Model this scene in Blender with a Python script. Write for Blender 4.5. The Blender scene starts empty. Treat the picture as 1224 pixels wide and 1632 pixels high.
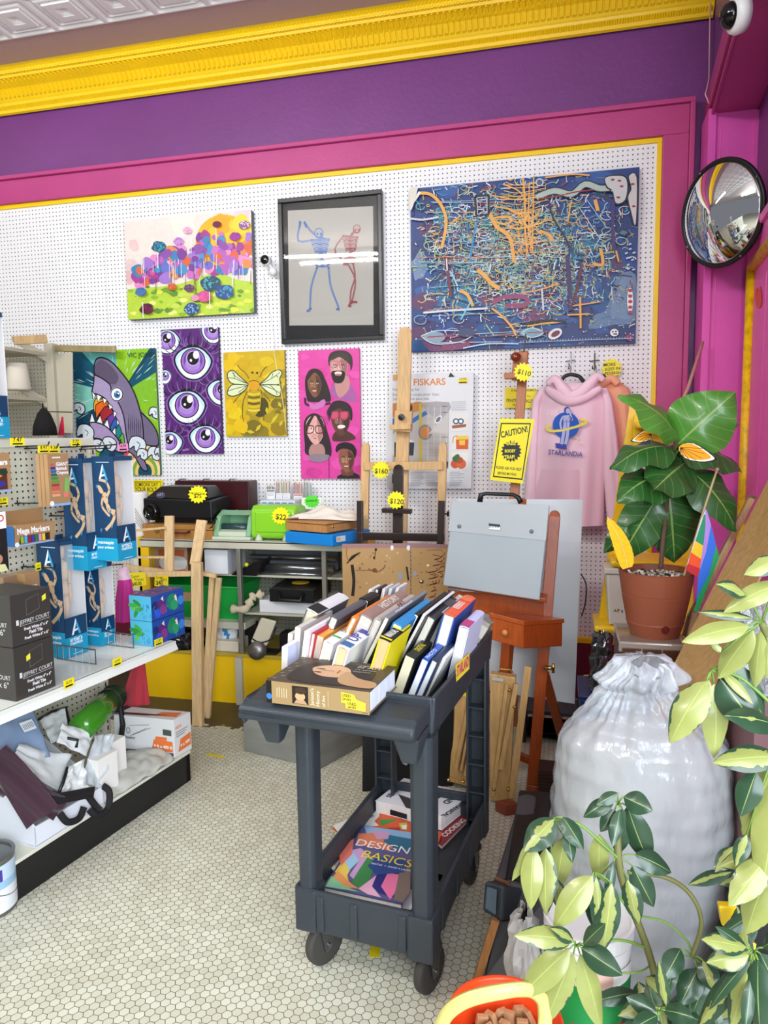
import bpy, math, random
from mathutils import Vector, Matrix, noise
from mathutils.geometry import tessellate_polygon
V = Vector
R = math.radians
PI = math.pi
random.seed(7)
scn = bpy.context.scene
COL = scn.collection

# ------------------------------------------------------------ camera
F = 1150.0; PIT, ROL, YAW = R(6.0), R(-.76), R(-13.7); EYE = V((0, 0, 1.52))
_cy, _sy = math.cos(YAW), math.sin(YAW)
FW = V((_sy*math.cos(PIT), _cy*math.cos(PIT), -math.sin(PIT)))
_r0 = V((_cy, -_sy, 0)); _u0 = _r0.cross(FW)
RT = math.cos(ROL)*_r0 + math.sin(ROL)*_u0
UP = math.cos(ROL)*_u0 - math.sin(ROL)*_r0
cam = bpy.data.cameras.new('camera'); camo = bpy.data.objects.new('camera', cam); COL.objects.link(camo)
camo.matrix_world = Matrix(((RT.x, UP.x, -FW.x, EYE.x), (RT.y, UP.y, -FW.y, EYE.y), (RT.z, UP.z, -FW.z, EYE.z), (0, 0, 0, 1)))
cam.sensor_fit = 'VERTICAL'; cam.sensor_height = 36.0; cam.lens = F/1632*36.0; cam.clip_start = .05
scn.camera = camo
# ------------------------------------------------------------ colour and light
scn.view_settings.view_transform = 'Standard'; scn.view_settings.look = 'None'
scn.view_settings.gamma = 1.0; scn.view_settings.exposure = -0.10
scn.view_settings.use_curve_mapping = False
w = bpy.data.worlds.new('world'); scn.world = w; w.use_nodes = True
w.node_tree.nodes['Background'].inputs[0].default_value = (.86, .90, 1.0, 1)
w.node_tree.nodes['Background'].inputs[1].default_value = .24

def area(name, loc, target, sx, sy, power, col):
    l = bpy.data.lights.new(name, 'AREA'); l.shape = 'RECTANGLE'; l.size = sx; l.size_y = sy
    l.energy = power; l.color = col
    o = bpy.data.objects.new(name, l); COL.objects.link(o); o.location = loc
    o.rotation_euler = (V(target)-V(loc)).to_track_quat('-Z', 'Y').to_euler()
    return o
area('window_daylight', (1.5, -1.5, 1.9), (.05, 2.6, 1.35), 2.8, 2.4, 330, (.82, .91, 1.0))
area('ceiling_tubes_wall_end', (-3.2, 3.1, 3.62), (-3.0, 4.2, 2.9), 2.6, .16, 4.5, (1.0, .98, .95))
area('ceiling_tubes_first', (-2.7, -.10, 3.66), (-2.3, 3.0, 1.6), 1.6, .03, 46, (1.0, .98, .95))
area('ceiling_tubes_second', (-2.5, -.42, 3.66), (-2.3, 3.0, 1.6), 1.3, .03, 44, (1.0, .98, .95))
area('ceiling_tubes_rear', (-.6, -1.9, 3.6), (-.8, 1.2, .8), 2.6, .3, 60, (1.0, .98, .95))

# ------------------------------------------------------------ projection of photo pixels on real planes
def ray(x, y): return FW + (x-612)/F*RT - (y-816)/F*UP
def onp(x, y, o, n):
    d = ray(x, y); return EYE + d*((V(o)-EYE).dot(n)/d.dot(n))
def PY(x, y, Y): return onp(x, y, (0, Y, 0), V((0, 1, 0)))
def PX(x, y, X): return onp(x, y, (X, 0, 0), V((1, 0, 0)))
def PZ(x, y, Z): return onp(x, y, (0, 0, Z), V((0, 0, 1)))

# ------------------------------------------------------------ materials
def lin(c):
    if isinstance(c, str):
        c = c.lstrip('#'); c = c if len(c) == 6 else ''.join(k*2 for k in c); c = tuple(int(c[i:i+2], 16) for i in (0, 2, 4))
    return tuple((x/255/12.92 if x/255 <= .04045 else ((x/255+.055)/1.055)**2.4) for x in c[:3])
_mats = {}
def M(name, col='#ffffff', rough=.5, metal=0, vc=False, var=0, vs=8, bump=0, bs=60, coat=0, trans=0, alpha=1, sheen=0, emit=0, stretch=None, ior=1.45, spec=.5, sss=0):
    if name in _mats: return _mats[name]
    m = bpy.data.materials.new(name); _mats[name] = m; m.use_nodes = True
    nt = m.node_tree; N = nt.nodes; L = nt.links; b = N['Principled BSDF']
    c = lin(col)
    b.inputs['Base Color'].default_value = (*c, 1); b.inputs['Roughness'].default_value = rough
    b.inputs['Metallic'].default_value = metal; b.inputs['Coat Weight'].default_value = coat
    b.inputs['Transmission Weight'].default_value = trans; b.inputs['Alpha'].default_value = alpha
    b.inputs['Sheen Weight'].default_value = sheen; b.inputs['IOR'].default_value = ior
    b.inputs['Specular IOR Level'].default_value = spec
    if emit: b.inputs['Emission Color'].default_value = (*c, 1); b.inputs['Emission Strength'].default_value = emit
    src = None
    if vc:
        a = N.new('ShaderNodeAttribute'); a.attribute_name = 'Col'; src = a.outputs['Color']
    tc = N.new('ShaderNodeTexCoord'); co = tc.outputs['Object']
    if stretch:
        mp = N.new('ShaderNodeMapping'); mp.inputs['Scale'].default_value = stretch; L.new(co, mp.inputs[0]); co = mp.outputs[0]
    if var:
        n = N.new('ShaderNodeTexNoise'); n.inputs['Scale'].default_value = vs; n.inputs['Detail'].default_value = 5; L.new(co, n.inputs[0])
        rp = N.new('ShaderNodeMapRange'); rp.inputs[1].default_value = .3; rp.inputs[2].default_value = .7
        rp.inputs[3].default_value = 1-var; rp.inputs[4].default_value = 1+var; L.new(n.outputs['Fac'], rp.inputs[0])
        mx = N.new('ShaderNodeMix'); mx.data_type = 'RGBA'; mx.blend_type = 'MULTIPLY'; mx.inputs[0].default_value = 1
        if src: L.new(src, mx.inputs[6])
        else: mx.inputs[6].default_value = (*c, 1)
        L.new(rp.outputs[0], mx.inputs[7]); src = mx.outputs[2]
    if src: L.new(src, b.inputs['Base Color'])
    if bump:
        n = N.new('ShaderNodeTexNoise'); n.inputs['Scale'].default_value = bs; n.inputs['Detail'].default_value = 4; L.new(co, n.inputs[0])
        bu = N.new('ShaderNodeBump'); bu.inputs['Strength'].default_value = min(1, bump); bu.inputs['Distance'].default_value = .002 if bump < 1 else .002*bump
        L.new(n.outputs['Fac'], bu.inputs['Height']); L.new(bu.outputs[0], b.inputs['Normal'])
    return m
PRINT = lambda: M('printed_surface', vc=True, rough=.45)
PAINT = lambda: M('painted_canvas', vc=True, rough=.42, var=.05, vs=30, bump=.25, bs=220)
PLAS = lambda: M('coloured_plastic', vc=True, rough=.35)
WOOD = lambda n='pine_wood', c='#c9a577', r=.5: M(n, c, rough=r, var=.16, vs=10, stretch=(9, 9, .9), bump=.15, bs=40)

# ------------------------------------------------------------ geometry collector
class G:
    def __init__(s, mat=None): s.v = []; s.f = []; s.c = []; s.col = (1, 1, 1); s.T = Matrix()
    def setc(s, c): s.col = lin(c); return s
    def add(s, vs, fs, col=None):
        k = len(s.v); s.v += [s.T @ V(p) for p in vs]
        c = s.col if col is None else lin(col)
        for f in fs: s.f.append([i+k for i in f]); s.c.append(c)
        return s
    def box(s, x0, x1, y0, y1, z0, z1, col=None):
        return s.add([(x, y, z) for x in (x0, x1) for y in (y0, y1) for z in (z0, z1)],
            [(0, 1, 3, 2), (4, 6, 7, 5), (0, 4, 5, 1), (2, 3, 7, 6), (0, 2, 6, 4), (1, 5, 7, 3)], col)
    def hexa(s, a, b, col=None):           # two quads (bottom/top or near/far) joined
        return s.add(list(a)+list(b), [(3, 2, 1, 0), (4, 5, 6, 7), (0, 1, 5, 4), (1, 2, 6, 5), (2, 3, 7, 6), (3, 0, 4, 7)], col)
    def beam(s, p0, p1, w, d, up=(0, -1, 0), col=None, taper=1):   # w across, d along 'up'
        p0, p1, up = V(p0), V(p1), V(up); a = (p1-p0).normalized(); x = a.cross(up).normalized(); y = x.cross(a).normalized()
        q = lambda p, k: [p+x*w/2*sx*k+y*d/2*sy*k for sx, sy in ((-1, -1), (1, -1), (1, 1), (-1, 1))]
        return s.hexa(q(p0, 1), q(p1, taper), col)
    def tube(s, path, r, n=8, closed=False, col=None, caps=True):
        path = [V(p) for p in path]; m = len(path); rr = r if isinstance(r, (list, tuple)) else [r]*m
        rings = []; t0 = None; nx = None
        for i, p in enumerate(path):
            a = path[(i+1) % m] if (closed or i < m-1) else p; b = path[i-1] if (closed or i > 0) else p
            t = (a-b)
            t = t.normalized() if t.length > 1e-9 else V((0, 0, 1))
            if nx is None:
                nx = t.orthogonal().normalized()
            else:
                nx = (nx - t*nx.dot(t)); nx = nx.normalized() if nx.length > 1e-6 else t.orthogonal().normalized()
            ny = t.cross(nx)
            rings.append([p+(nx*math.cos(2*PI*j/n)+ny*math.sin(2*PI*j/n))*rr[i] for j in range(n)])
        vs = [q for g in rings for q in g]; fs = []
        for i in range(m if closed else m-1):
            for j in range(n):
                a, b = i*n+j, i*n+(j+1) % n; c, d = ((i+1) % m)*n+(j+1) % n, ((i+1) % m)*n+j
                fs.append((a, b, c, d))
        if caps and not closed: fs += [tuple(range(n))[::-1], tuple((m-1)*n+j for j in range(n))]
        return s.add(vs, fs, col)
    def lathe(s, prof, n=32, c=(0, 0, 0), col=None, ax=None):
        c = V(c); vs = []; fs = []
        q = V(ax).to_track_quat('Z', 'Y').to_matrix() if ax else Matrix.Identity(3)
        for r, z in prof:
            for j in range(n): vs.append(c+q @ V((r*math.cos(2*PI*j/n), r*math.sin(2*PI*j/n), z)))
        for i in range(len(prof)-1):
            for j in range(n): fs.append((i*n+j, i*n+(j+1) % n, (i+1)*n+(j+1) % n, (i+1)*n+j))
        if prof[0][0] > 1e-4: fs.append(tuple(range(n))[::-1])
        if prof[-1][0] > 1e-4: fs.append(tuple((len(prof)-1)*n+j for j in range(n)))
        return s.add(vs, fs, col)
    def cyl(s, p0, p1, r, n=20, col=None):
        return s.tube([p0, p1], r, n, col=col)
    def ball(s, c, r, n=14, col=None, sc=(1, 1, 1)):
        pr = [(max(1e-5, math.sin(PI*i/n))*r, -math.cos(PI*i/n)*r) for i in range(n+1)]
        k = len(s.v); s.lathe(pr, n+4, (0, 0, 0), col)
        for i in range(k, len(s.v)):
            p = s.T.inverted() @ s.v[i]; s.v[i] = s.T @ (V((p.x*sc[0], p.y*sc[1], p.z*sc[2]))+V(c))
        return s
    def slab(s, pts, n, t, col=None, c2=None):      # flat polygon (world points) thickened by t along -n
        pts = [V(p) for p in pts]; n = V(n).normalized(); m = len(pts)
        tri = tessellate_polygon([pts]); bk = [p-n*t for p in pts]
        fs = [f if (pts[f[1]]-pts[f[0]]).cross(pts[f[2]]-pts[f[0]]).dot(n) > 0 else f[::-1] for f in [tuple(q) for q in tri]]
        s.add(pts+bk, fs+[tuple(i+m for i in f[::-1]) for f in fs], col)
        k = len(s.v)-2*m
        for i in range(m):
            s.f.append([k+i, k+(i+1) % m, k+m+(i+1) % m, k+m+i]); s.c.append(lin(c2) if c2 else (lin(col) if col else s.col))
        return s
    def grid(s, fn, nu, nv, col=None, wrap=False):
        vs = [fn(i/nu, j/nv) for i in range(nu+1) for j in range(nv+1)]
        fs = [(i*(nv+1)+j, (i+1)*(nv+1)+j, (i+1)*(nv+1)+j+1, i*(nv+1)+j+1) for i in range(nu) for j in range(nv)]
        return s.add(vs, fs, col)
    def build(s, name, mat, parent=None, smooth=False, bevel=0, sub=0, solid=0, raw=False, seg=2):
        if not s.v: s.v = [V((0, 0, 0))]
        xs = [p.x for p in s.v]; ys = [p.y for p in s.v]; zs = [p.z for p in s.v]
        o = V(((min(xs)+max(xs))/2, (min(ys)+max(ys))/2, min(zs)))
        if raw: o = V((0, 0, 0))
        me = bpy.data.meshes.new(name); me.from_pydata([tuple(p-o) for p in s.v], [], s.f)
        ca = me.color_attributes.new('Col', 'FLOAT_COLOR', 'CORNER')
        buf = []
        for f, c in zip(s.f, s.c):
            if len(c) == len(f) and isinstance(c[0], tuple):
                for q in c: buf += [*q, 1]
            else: buf += [*c, 1]*len(f)
        ca.data.foreach_set('color', buf)
        me.materials.append(mat)
        if smooth: me.polygons.foreach_set('use_smooth', [True]*len(s.f))
        me.update()
        ob = bpy.data.objects.new(name, me); COL.objects.link(ob)
        if parent: ob.parent = parent; ob.location = o-wloc(parent)
        else: ob.location = o
        if solid:
            md = ob.modifiers.new('solid', 'SOLIDIFY'); md.thickness = solid; md.offset = 0
        if bevel:
            md = ob.modifiers.new('bevel', 'BEVEL'); md.width = bevel; md.segments = seg; md.limit_method = 'ANGLE'; md.angle_limit = R(40)
        if sub:
            md = ob.modifiers.new('sub', 'SUBSURF'); md.levels = sub; md.render_levels = sub
        return ob
def wloc(o):
    p = V((0, 0, 0))
    while o is not None: p += V(o.location); o = o.parent
    return p
def tag(o, label=None, cat=None, group=None, kind=None):
    if label: o['label'] = label
    if cat: o['category'] = cat
    if group: o['group'] = group
    if kind: o['kind'] = kind
    return o
def st(o): o['kind'] = 'structure'; return o
_roots = []
def thing(name, label, cat, group=None):
    o = bpy.data.objects.new(name, None); COL.objects.link(o); o.empty_display_size = .05; _roots.append(o)
    return tag(o, label, cat, group)
def settle():                      # move every thing's empty to the base centre of its parts
    for r in _roots:
        pts = []
        def walk(o, off):
            for ch in o.children:
                q = off+V(ch.location)
                if ch.type == 'MESH' and len(ch.data.vertices):
                    for v in ch.data.vertices: pts.append(v.co+q)
                walk(ch, q)
        walk(r, V(r.location))
        if not pts: continue
        c = V(((min(p.x for p in pts)+max(p.x for p in pts))/2, (min(p.y for p in pts)+max(p.y for p in pts))/2, min(p.z for p in pts)))
        d = c-V(r.location); r.location = c
        for ch in r.children: ch.location = V(ch.location)-d

# ------------------------------------------------------------ flat artwork: layered shapes on a plane
_txt = {}
def glyphs(s, bold=0, shear=0):
    k = (s, bold, shear)
    if k not in _txt:
        cu = bpy.data.curves.new('t', 'FONT'); cu.body = s; cu.size = 1; cu.offset = bold; cu.shear = shear; cu.resolution_u = 3
        ob = bpy.data.objects.new('t', cu)
        me = bpy.data.meshes.new_from_object(ob)
        vs = [(v.co.x, v.co.y) for v in me.vertices]; fs = [tuple(p.vertices) for p in me.polygons]
        x0 = min([v[0] for v in vs] or [0]); x1 = max([v[0] for v in vs] or [1])
        _txt[k] = ([(x-x0, y) for x, y in vs], fs, max(1e-3, x1-x0))
        bpy.data.objects.remove(ob); bpy.data.curves.remove(cu); bpy.data.meshes.remove(me)
    return _txt[k]
def sm(pts, n=6, closed=True):     # Catmull-Rom smoothing of 2-D or 3-D points
    pts = [V(p) for p in pts]; m = len(pts); out = []
    rng = range(m) if closed else range(m-1)
    for i in rng:
        g = (lambda k: pts[k % m]) if closed else (lambda k: pts[max(0, min(m-1, k))])
        a, b, c, d = g(i-1), g(i), g(i+1), g(i+2)
        for j in range(n):
            t = j/n
            out.append(.5*((2*b)+(c-a)*t+(2*a-5*b+4*c-d)*t*t+(3*b-a-3*c+d)*t**3))
    if not closed: out.append(pts[-1])
    return out
class Art:
    def __init__(s, o, ex, ey, step=4e-5):
        s.o = V(o); s.ex = V(ex).normalized(); s.n = s.ex.cross(V(ey)).normalized(); s.ey = s.n.cross(s.ex)
        s.g = G(); s.k = 1; s.step = step
    def to2(s, p): d = V(p)-s.o; return V((d.dot(s.ex), d.dot(s.ey)))
    def crop(s, x0, y0, k): s.cr = (x0, y0, k); return s
    cr = (0, 0, 1)
    def px(s, x, y):
        x, y = s.cr[0]+x/s.cr[2], s.cr[1]+y/s.cr[2]
        return s.to2(onp(x, y, s.o, s.n))
    def w(s, p, k=None): return s.o+s.ex*p[0]+s.ey*p[1]+s.n*((s.k if k is None else k)*s.step)
    def poly(s, pts, col, m=True, smooth=0):
        if m: pts = [s.px(*p) for p in pts]
        if smooth: pts = sm(pts, smooth)
        P = [V((p[0], p[1], 0)) for p in pts]
        fs = []
        for f in tessellate_polygon([P]):
            a, b, c = (P[i] for i in f)
            fs.append(tuple(f) if (b-a).cross(c-a).z > 0 else tuple(f)[::-1])
        s.g.add([s.w(p) for p in P], fs, col); s.k += 1; return s
    def ell(s, cx, cy, rx, ry, col, ang=0, m=True, n=20):
        a = R(ang); P = []
        for i in range(n):
            t = 2*PI*i/n; x, y = rx*math.cos(t), ry*math.sin(t)
            P.append((cx+x*math.cos(a)-y*math.sin(a), cy+x*math.sin(a)+y*math.cos(a)))
        return s.poly(P, col, m)
    def line(s, pts, wd, col, m=True, smooth=0, taper=False):   # wd in metres (m=False) or px
        if m:
            q = s.px(pts[0][0], pts[0][1]); q2 = s.px(pts[0][0]+10, pts[0][1]); sc = (q2-q).length/10; wd = wd*sc
            pts = [s.px(*p) for p in pts]
        pts = [V((p[0], p[1])) for p in pts]
        if smooth: pts = sm(pts, smooth, False)
        if taper and len(pts) < 5: pts = [pts[0].lerp(pts[1], k/6) for k in range(7)] if len(pts) == 2 else sm(pts, 4, False)
        n = len(pts); Lp = []; Rp = []
        for i, p in enumerate(pts):
            t = pts[min(n-1, i+1)]-pts[max(0, i-1)]
            t = t.normalized() if t.length > 1e-9 else V((1, 0)); nn = V((-t.y, t.x))
            k = wd/2*((1-abs(2*i/(n-1)-1)*.85) if taper else 1)
            Lp.append(p+nn*k); Rp.append(p-nn*k)
        s.g.add([s.w(p) for p in Lp]+[s.w(p) for p in Rp], [(n+i, n+i+1, i+1, i) for i in range(n-1)], col); s.k += 1; return s
    def text(s, t, a, b, col, m=True, bold=0, shear=0, hs=1, h=None):   # baseline from a to b; h = height factor in metres (cap) if given
        if m: a, b = s.px(*a), s.px(*b)
        a, b = V(a), V(b); vs, fs, w0 = glyphs(t, bold, shear); d = b-a; L = d.length; ux = d/L; uy = V((-ux.y, ux.x)); k = L/w0
        ky = (h/.7 if h else k*hs)
        s.g.add([s.w(a+ux*x*k+uy*y*ky) for x, y in vs], [f for f in fs], col); s.k += 1; return s
    def quad(s, a, b, c, d, col, m=True): return s.poly([a, b, c, d], col, m)
    def burst(s, cx, cy, r, col, n=16, m=True, inner=.78, rx=1):
        return s.poly([(cx+rx*math.cos(PI*i/n)*(r if i % 2 else r*inner), cy+math.sin(PI*i/n)*(r if i % 2 else r*inner)) for i in range(2*n)], col, m)
    def build(s, name, mat, parent=None): return s.g.build(name, mat, parent)
def WArt(Y, **k): return Art((0, Y, 0), (1, 0, 0), (0, 0, 1), **k)
# ============================================================ THE ROOM
def nodes(m): return m.node_tree.nodes, m.node_tree.links, m.node_tree.nodes['Principled BSDF']
def mth(N, L, op, a, b=None, c=None):
    n = N.new('ShaderNodeMath'); n.operation = op
    for i, x in enumerate((a, b, c)):
        if x is None: continue
        if isinstance(x, (int, float)): n.inputs[i].default_value = x
        else: L.new(x, n.inputs[i])
    return n.outputs[0]
def mixc(N, L, f, a, b):
    n = N.new('ShaderNodeMix'); n.data_type = 'RGBA'
    if isinstance(f, (int, float)): n.inputs[0].default_value = f
    else: L.new(f, n.inputs[0])
    for i, x in ((6, a), (7, b)):
        if isinstance(x, tuple): n.inputs[i].default_value = (*x[:3], 1)
        else: L.new(x, n.inputs[i])
    return n.outputs[2]
def noise_n(N, L, co, sc, det=4):
    n = N.new('ShaderNodeTexNoise'); n.inputs['Scale'].default_value = sc; n.inputs['Detail'].default_value = det; L.new(co, n.inputs[0]); return n.outputs['Fac']
# hexagonal mosaic floor
def hex_mat():
    m = M('hexagonal_mosaic', '#d8d4c0', rough=.42); N, L, b = nodes(m)
    co = N.new('ShaderNodeTexCoord').outputs['Object']
    sp = N.new('ShaderNodeSeparateXYZ'); L.new(co, sp.inputs[0])
    PT = .0262
    x = mth(N, L, 'MULTIPLY', sp.outputs[1], 1/PT); y = mth(N, L, 'MULTIPLY', sp.outputs[0], 1/PT)
    S = math.sqrt(3)
    x = mth(N, L, 'ADD', x, 400); y = mth(N, L, 'ADD', y, 400*S)
    ax = mth(N, L, 'SUBTRACT', mth(N, L, 'MODULO', x, 1.0), .5); ay = mth(N, L, 'SUBTRACT', mth(N, L, 'MODULO', y, S), S/2)
    bx = mth(N, L, 'SUBTRACT', mth(N, L, 'MODULO', mth(N, L, 'SUBTRACT', x, .5), 1.0), .5)
    by = mth(N, L, 'SUBTRACT', mth(N, L, 'MODULO', mth(N, L, 'SUBTRACT', y, S/2), S), S/2)
    la = mth(N, L, 'ADD', mth(N, L, 'MULTIPLY', ax, ax), mth(N, L, 'MULTIPLY', ay, ay))
    lb = mth(N, L, 'ADD', mth(N, L, 'MULTIPLY', bx, bx), mth(N, L, 'MULTIPLY', by, by))
    s = mth(N, L, 'LESS_THAN', la, lb)
    def sel(a, c): return mth(N, L, 'ADD', mth(N, L, 'MULTIPLY', a, s), mth(N, L, 'MULTIPLY', c, mth(N, L, 'SUBTRACT', 1, s)))
    gx, gy = sel(ax, bx), sel(ay, by)
    d = mth(N, L, 'MAXIMUM', mth(N, L, 'ABSOLUTE', gx), mth(N, L, 'ADD', mth(N, L, 'MULTIPLY', mth(N, L, 'ABSOLUTE', gx), .5), mth(N, L, 'MULTIPLY', mth(N, L, 'ABSOLUTE', gy), .8660254)))
    ix, iy = mth(N, L, 'SUBTRACT', x, gx), mth(N, L, 'SUBTRACT', y, gy)
    cb = N.new('ShaderNodeCombineXYZ'); L.new(ix, cb.inputs[0]); L.new(iy, cb.inputs[1])
    rd = N.new('ShaderNodeVectorMath'); rd.operation = 'MULTIPLY'; rd.inputs[1].default_value = (2, 2/S, 1); L.new(cb.outputs[0], rd.inputs[0])
    rr = N.new('ShaderNodeVectorMath'); rr.operation = 'ADD'; rr.inputs[1].default_value = (.25, .25, 0); L.new(rd.outputs[0], rr.inputs[0])
    fl = N.new('ShaderNodeVectorMath'); fl.operation = 'FLOOR'; L.new(rr.outputs[0], fl.inputs[0])
    wn = N.new('ShaderNodeTexWhiteNoise'); L.new(fl.outputs[0], wn.inputs[0]); wv = wn.outputs['Value']
    grout = mth(N, L, 'GREATER_THAN', d, .462)
    dirt = noise_n(N, L, co, 2.3); fine = noise_n(N, L, co, 260, 2)
    tone = mixc(N, L, wv, lin('#dadbca'), lin('#c9c8b4'))
    dr = N.new('ShaderNodeMapRange'); dr.inputs[1].default_value = .42; dr.inputs[2].default_value = .75; dr.inputs[4].default_value = .35; L.new(dirt, dr.inputs[0])
    tone = mixc(N, L, dr.outputs[0], tone, lin('#b3ab92'))
    # chipped and stained tiles
    spot = mth(N, L, 'MULTIPLY', mth(N, L, 'GREATER_THAN', noise_n(N, L, co, 45, 3), .70), .55)
    tone = mixc(N, L, spot, tone, lin('#6d6858'))
    col = mixc(N, L, grout, tone, lin('#67624f'))
    # where the tiles are missing under the rack by the wall
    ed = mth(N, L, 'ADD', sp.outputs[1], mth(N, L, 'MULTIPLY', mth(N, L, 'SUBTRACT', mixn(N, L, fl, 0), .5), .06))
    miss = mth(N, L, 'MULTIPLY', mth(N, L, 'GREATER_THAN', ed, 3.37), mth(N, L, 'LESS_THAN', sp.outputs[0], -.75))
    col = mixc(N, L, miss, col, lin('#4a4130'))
    L.new(col, b.inputs['Base Color'])
    bu = N.new('ShaderNodeBump'); bu.inputs['Strength'].default_value = .5; bu.inputs['Distance'].default_value = .001
    L.new(mth(N, L, 'SUBTRACT', 1, grout), bu.inputs['Height']); L.new(bu.outputs[0], b.inputs['Normal'])
    return m
def mixn(N, L, fl, k):
    w2 = N.new('ShaderNodeTexWhiteNoise'); L.new(fl.outputs[0], w2.inputs[0]); return w2.outputs['Value']
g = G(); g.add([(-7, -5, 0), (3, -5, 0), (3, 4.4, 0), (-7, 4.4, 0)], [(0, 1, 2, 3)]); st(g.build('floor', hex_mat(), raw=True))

def dots_mat(name, base, hole, r=.15, seam=True, ax=0):
    m = M(name, base, rough=.5); N, L, b = nodes(m)
    co = N.new('ShaderNodeTexCoord').outputs['Object']; sp = N.new('ShaderNodeSeparateXYZ'); L.new(co, sp.inputs[0])
    u = mth(N, L, 'SUBTRACT', mth(N, L, 'FRACT', mth(N, L, 'MULTIPLY', mth(N, L, 'ADD', sp.outputs[ax], 20), 1/.0254)), .5)
    v = mth(N, L, 'SUBTRACT', mth(N, L, 'FRACT', mth(N, L, 'MULTIPLY', sp.outputs[2], 1/.0254)), .5)
    d2 = mth(N, L, 'ADD', mth(N, L, 'MULTIPLY', u, u), mth(N, L, 'MULTIPLY', v, v))
    f = mth(N, L, 'LESS_THAN', d2, r*r)
    col = mixc(N, L, noise_n(N, L, co, 1.7), lin(base), tuple(x*.9 for x in lin(base)))
    if seam:
        sx = mth(N, L, 'LESS_THAN', mth(N, L, 'ABSOLUTE', mth(N, L, 'SUBTRACT', mth(N, L, 'FRACT', mth(N, L, 'MULTIPLY', mth(N, L, 'ADD', sp.outputs[0], 21.73), 1/1.2192)), .5)), .0009)
        sz = mth(N, L, 'LESS_THAN', mth(N, L, 'ABSOLUTE', mth(N, L, 'SUBTRACT', sp.outputs[2], 1.42)), .0012)
        col = mixc(N, L, mth(N, L, 'MULTIPLY', mth(N, L, 'MAXIMUM', sx, sz), .6), col, lin('#9a9894'))
    col = mixc(N, L, f, col, lin(hole)); L.new(col, b.inputs['Base Color'])
    return m
PURPLE = M('purple_wall_paint', '#743a7c', rough=.38, var=.07, vs=2.2, bump=.6, bs=38)
PINK = M('magenta_trim_paint', '#b53f7c', rough=.4, var=.06, vs=3, bump=.3, bs=70)
YEL = M('yellow_trim_paint', '#f6cb10', rough=.36, var=.04, vs=5, bump=.2, bs=60)
WY = 4.2
g = G(); g.box(-7, 1.6, WY+.02, WY+.2, 0, 3.9); st(g.build('wall_back', PURPLE))
g = G(); g.box(-6, .492, WY+.0, WY+.02, .32, 3.048); st(g.build('wall_pegboard', dots_mat('white_pegboard', '#f0eff0', '#4c4748'), raw=True))
g = G()   # yellow bead inside the frame
g.box(-6, .503, WY-.012, WY+.019, 3.03, 3.056); g.box(.478, .503, WY-.012, WY+.019, .5, 3.03); st(g.build('trim_1', YEL, bevel=.003))
g = G()   # magenta frame
g.box(-6, .63, WY-.035, WY+.019, 3.056, 3.20); g.box(.503, .63, WY-.035, WY+.019, 0, 3.056)
g.box(-6, .655, WY-.055, WY+.019, 3.20, 3.225); g.box(.63, .655, WY-.055, WY+.019, 0, 3.20)
st(g.build('trim_2', PINK, bevel=.004))
g = G(); g.box(-6, .503, WY-.03, WY+.019, 0, .33); st(g.build('baseboard_back', M('dark_red_paint', '#6a1230', rough=.5)))
g = G(); g.box(-6, .5, WY-.035, WY+.019, .33, .36); st(g.build('trim_3', YEL, bevel=.003))
# cornice: pressed tin egg-and-dart cove
def corn(u, v):
    x = -4.6+u*5.33
    t = v
    prof = [(4.2, 3.612), (4.185, 3.618), (4.182, 3.635), (4.175, 3.64), (4.16, 3.65), (4.155, 3.665), (4.15, 3.67), (4.135, 3.69), (4.105, 3.725), (4.06, 3.748), (4.04, 3.752), (4.035, 3.765), (4.02, 3.768), (4.015, 3.785), (3.985, 3.80)]
    k = t*(len(prof)-1); i = min(len(prof)-2, int(k)); f = k-i
    y = prof[i][0]*(1-f)+prof[i+1][0]*f; z = prof[i][1]*(1-f)+prof[i+1][1]*f
    d = 0
    if 6.6 < k < 9.6:                 # tall arched flutes
        ph = (x/.032) % 1; e = abs(ph-.5)*2; w_ = (k-6.6)/3
        d = .011*(1 if e < .72*math.sqrt(max(0, 1-(w_)**4)) else -.25)*min(1, w_*8)
    elif 2.2 < k < 4.2:
        d = .0035*(1 if (x/.013) % 1 < .6 else -.3)
    elif 11.2 < k < 13.5:
        d = .003*(1 if ((x/.02+math.floor(k*2)*.5) % 1) < .5 else -.5)
    return (x, y-d*.5, z-d*.4)
g = G(); g.grid(corn, 1500, 56); o = st(g.build('trim_4', YEL, smooth=False))
# ceiling: plain border and pressed tin field
TINP = M('ceiling_paint', '#cfc4c2', rough=.28, bump=.9, bs=90)
g = G(); g.box(-7, 3, 3.72, 4.42, 3.80, 3.85); st(g.build('ceiling', M('mauve_ceiling_border', '#b59a9b', rough=.3, bump=1.2, bs=70)))
def tin(u, v):
    x = -3.6+u*4.0; y = 1.9+v*1.84
    fx = abs(((x+.3)/.305) % 1-.5)*2; fy = abs(((y-3.74)/.305) % 1-.5)*2; m_ = max(fx, fy)
    z = 3.795
    if m_ > .93: z -= .008
    elif m_ > .55: z += .012*math.cos((m_-.55)/.38*PI*3)*.7
    elif m_ > .25: z -= .012
    else: z += .012*math.cos(m_/.25*PI)
    return (x, y, z)
g = G(); g.grid(lambda u, v: tin(u, v), 420, 190); o = g.build('ceiling_tin', M('white_tin_ceiling', '#e6e3e2', rough=.25)); st(o)
g = G(); g.box(-7, 3, -5, 1.9, 3.79, 3.85); g.box(-7, -3.6, 1.9, 3.74, 3.79, 3.85); g.box(.4, 3, 1.9, 3.74, 3.79, 3.85); st(g.build('ceiling_field', TINP))
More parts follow.
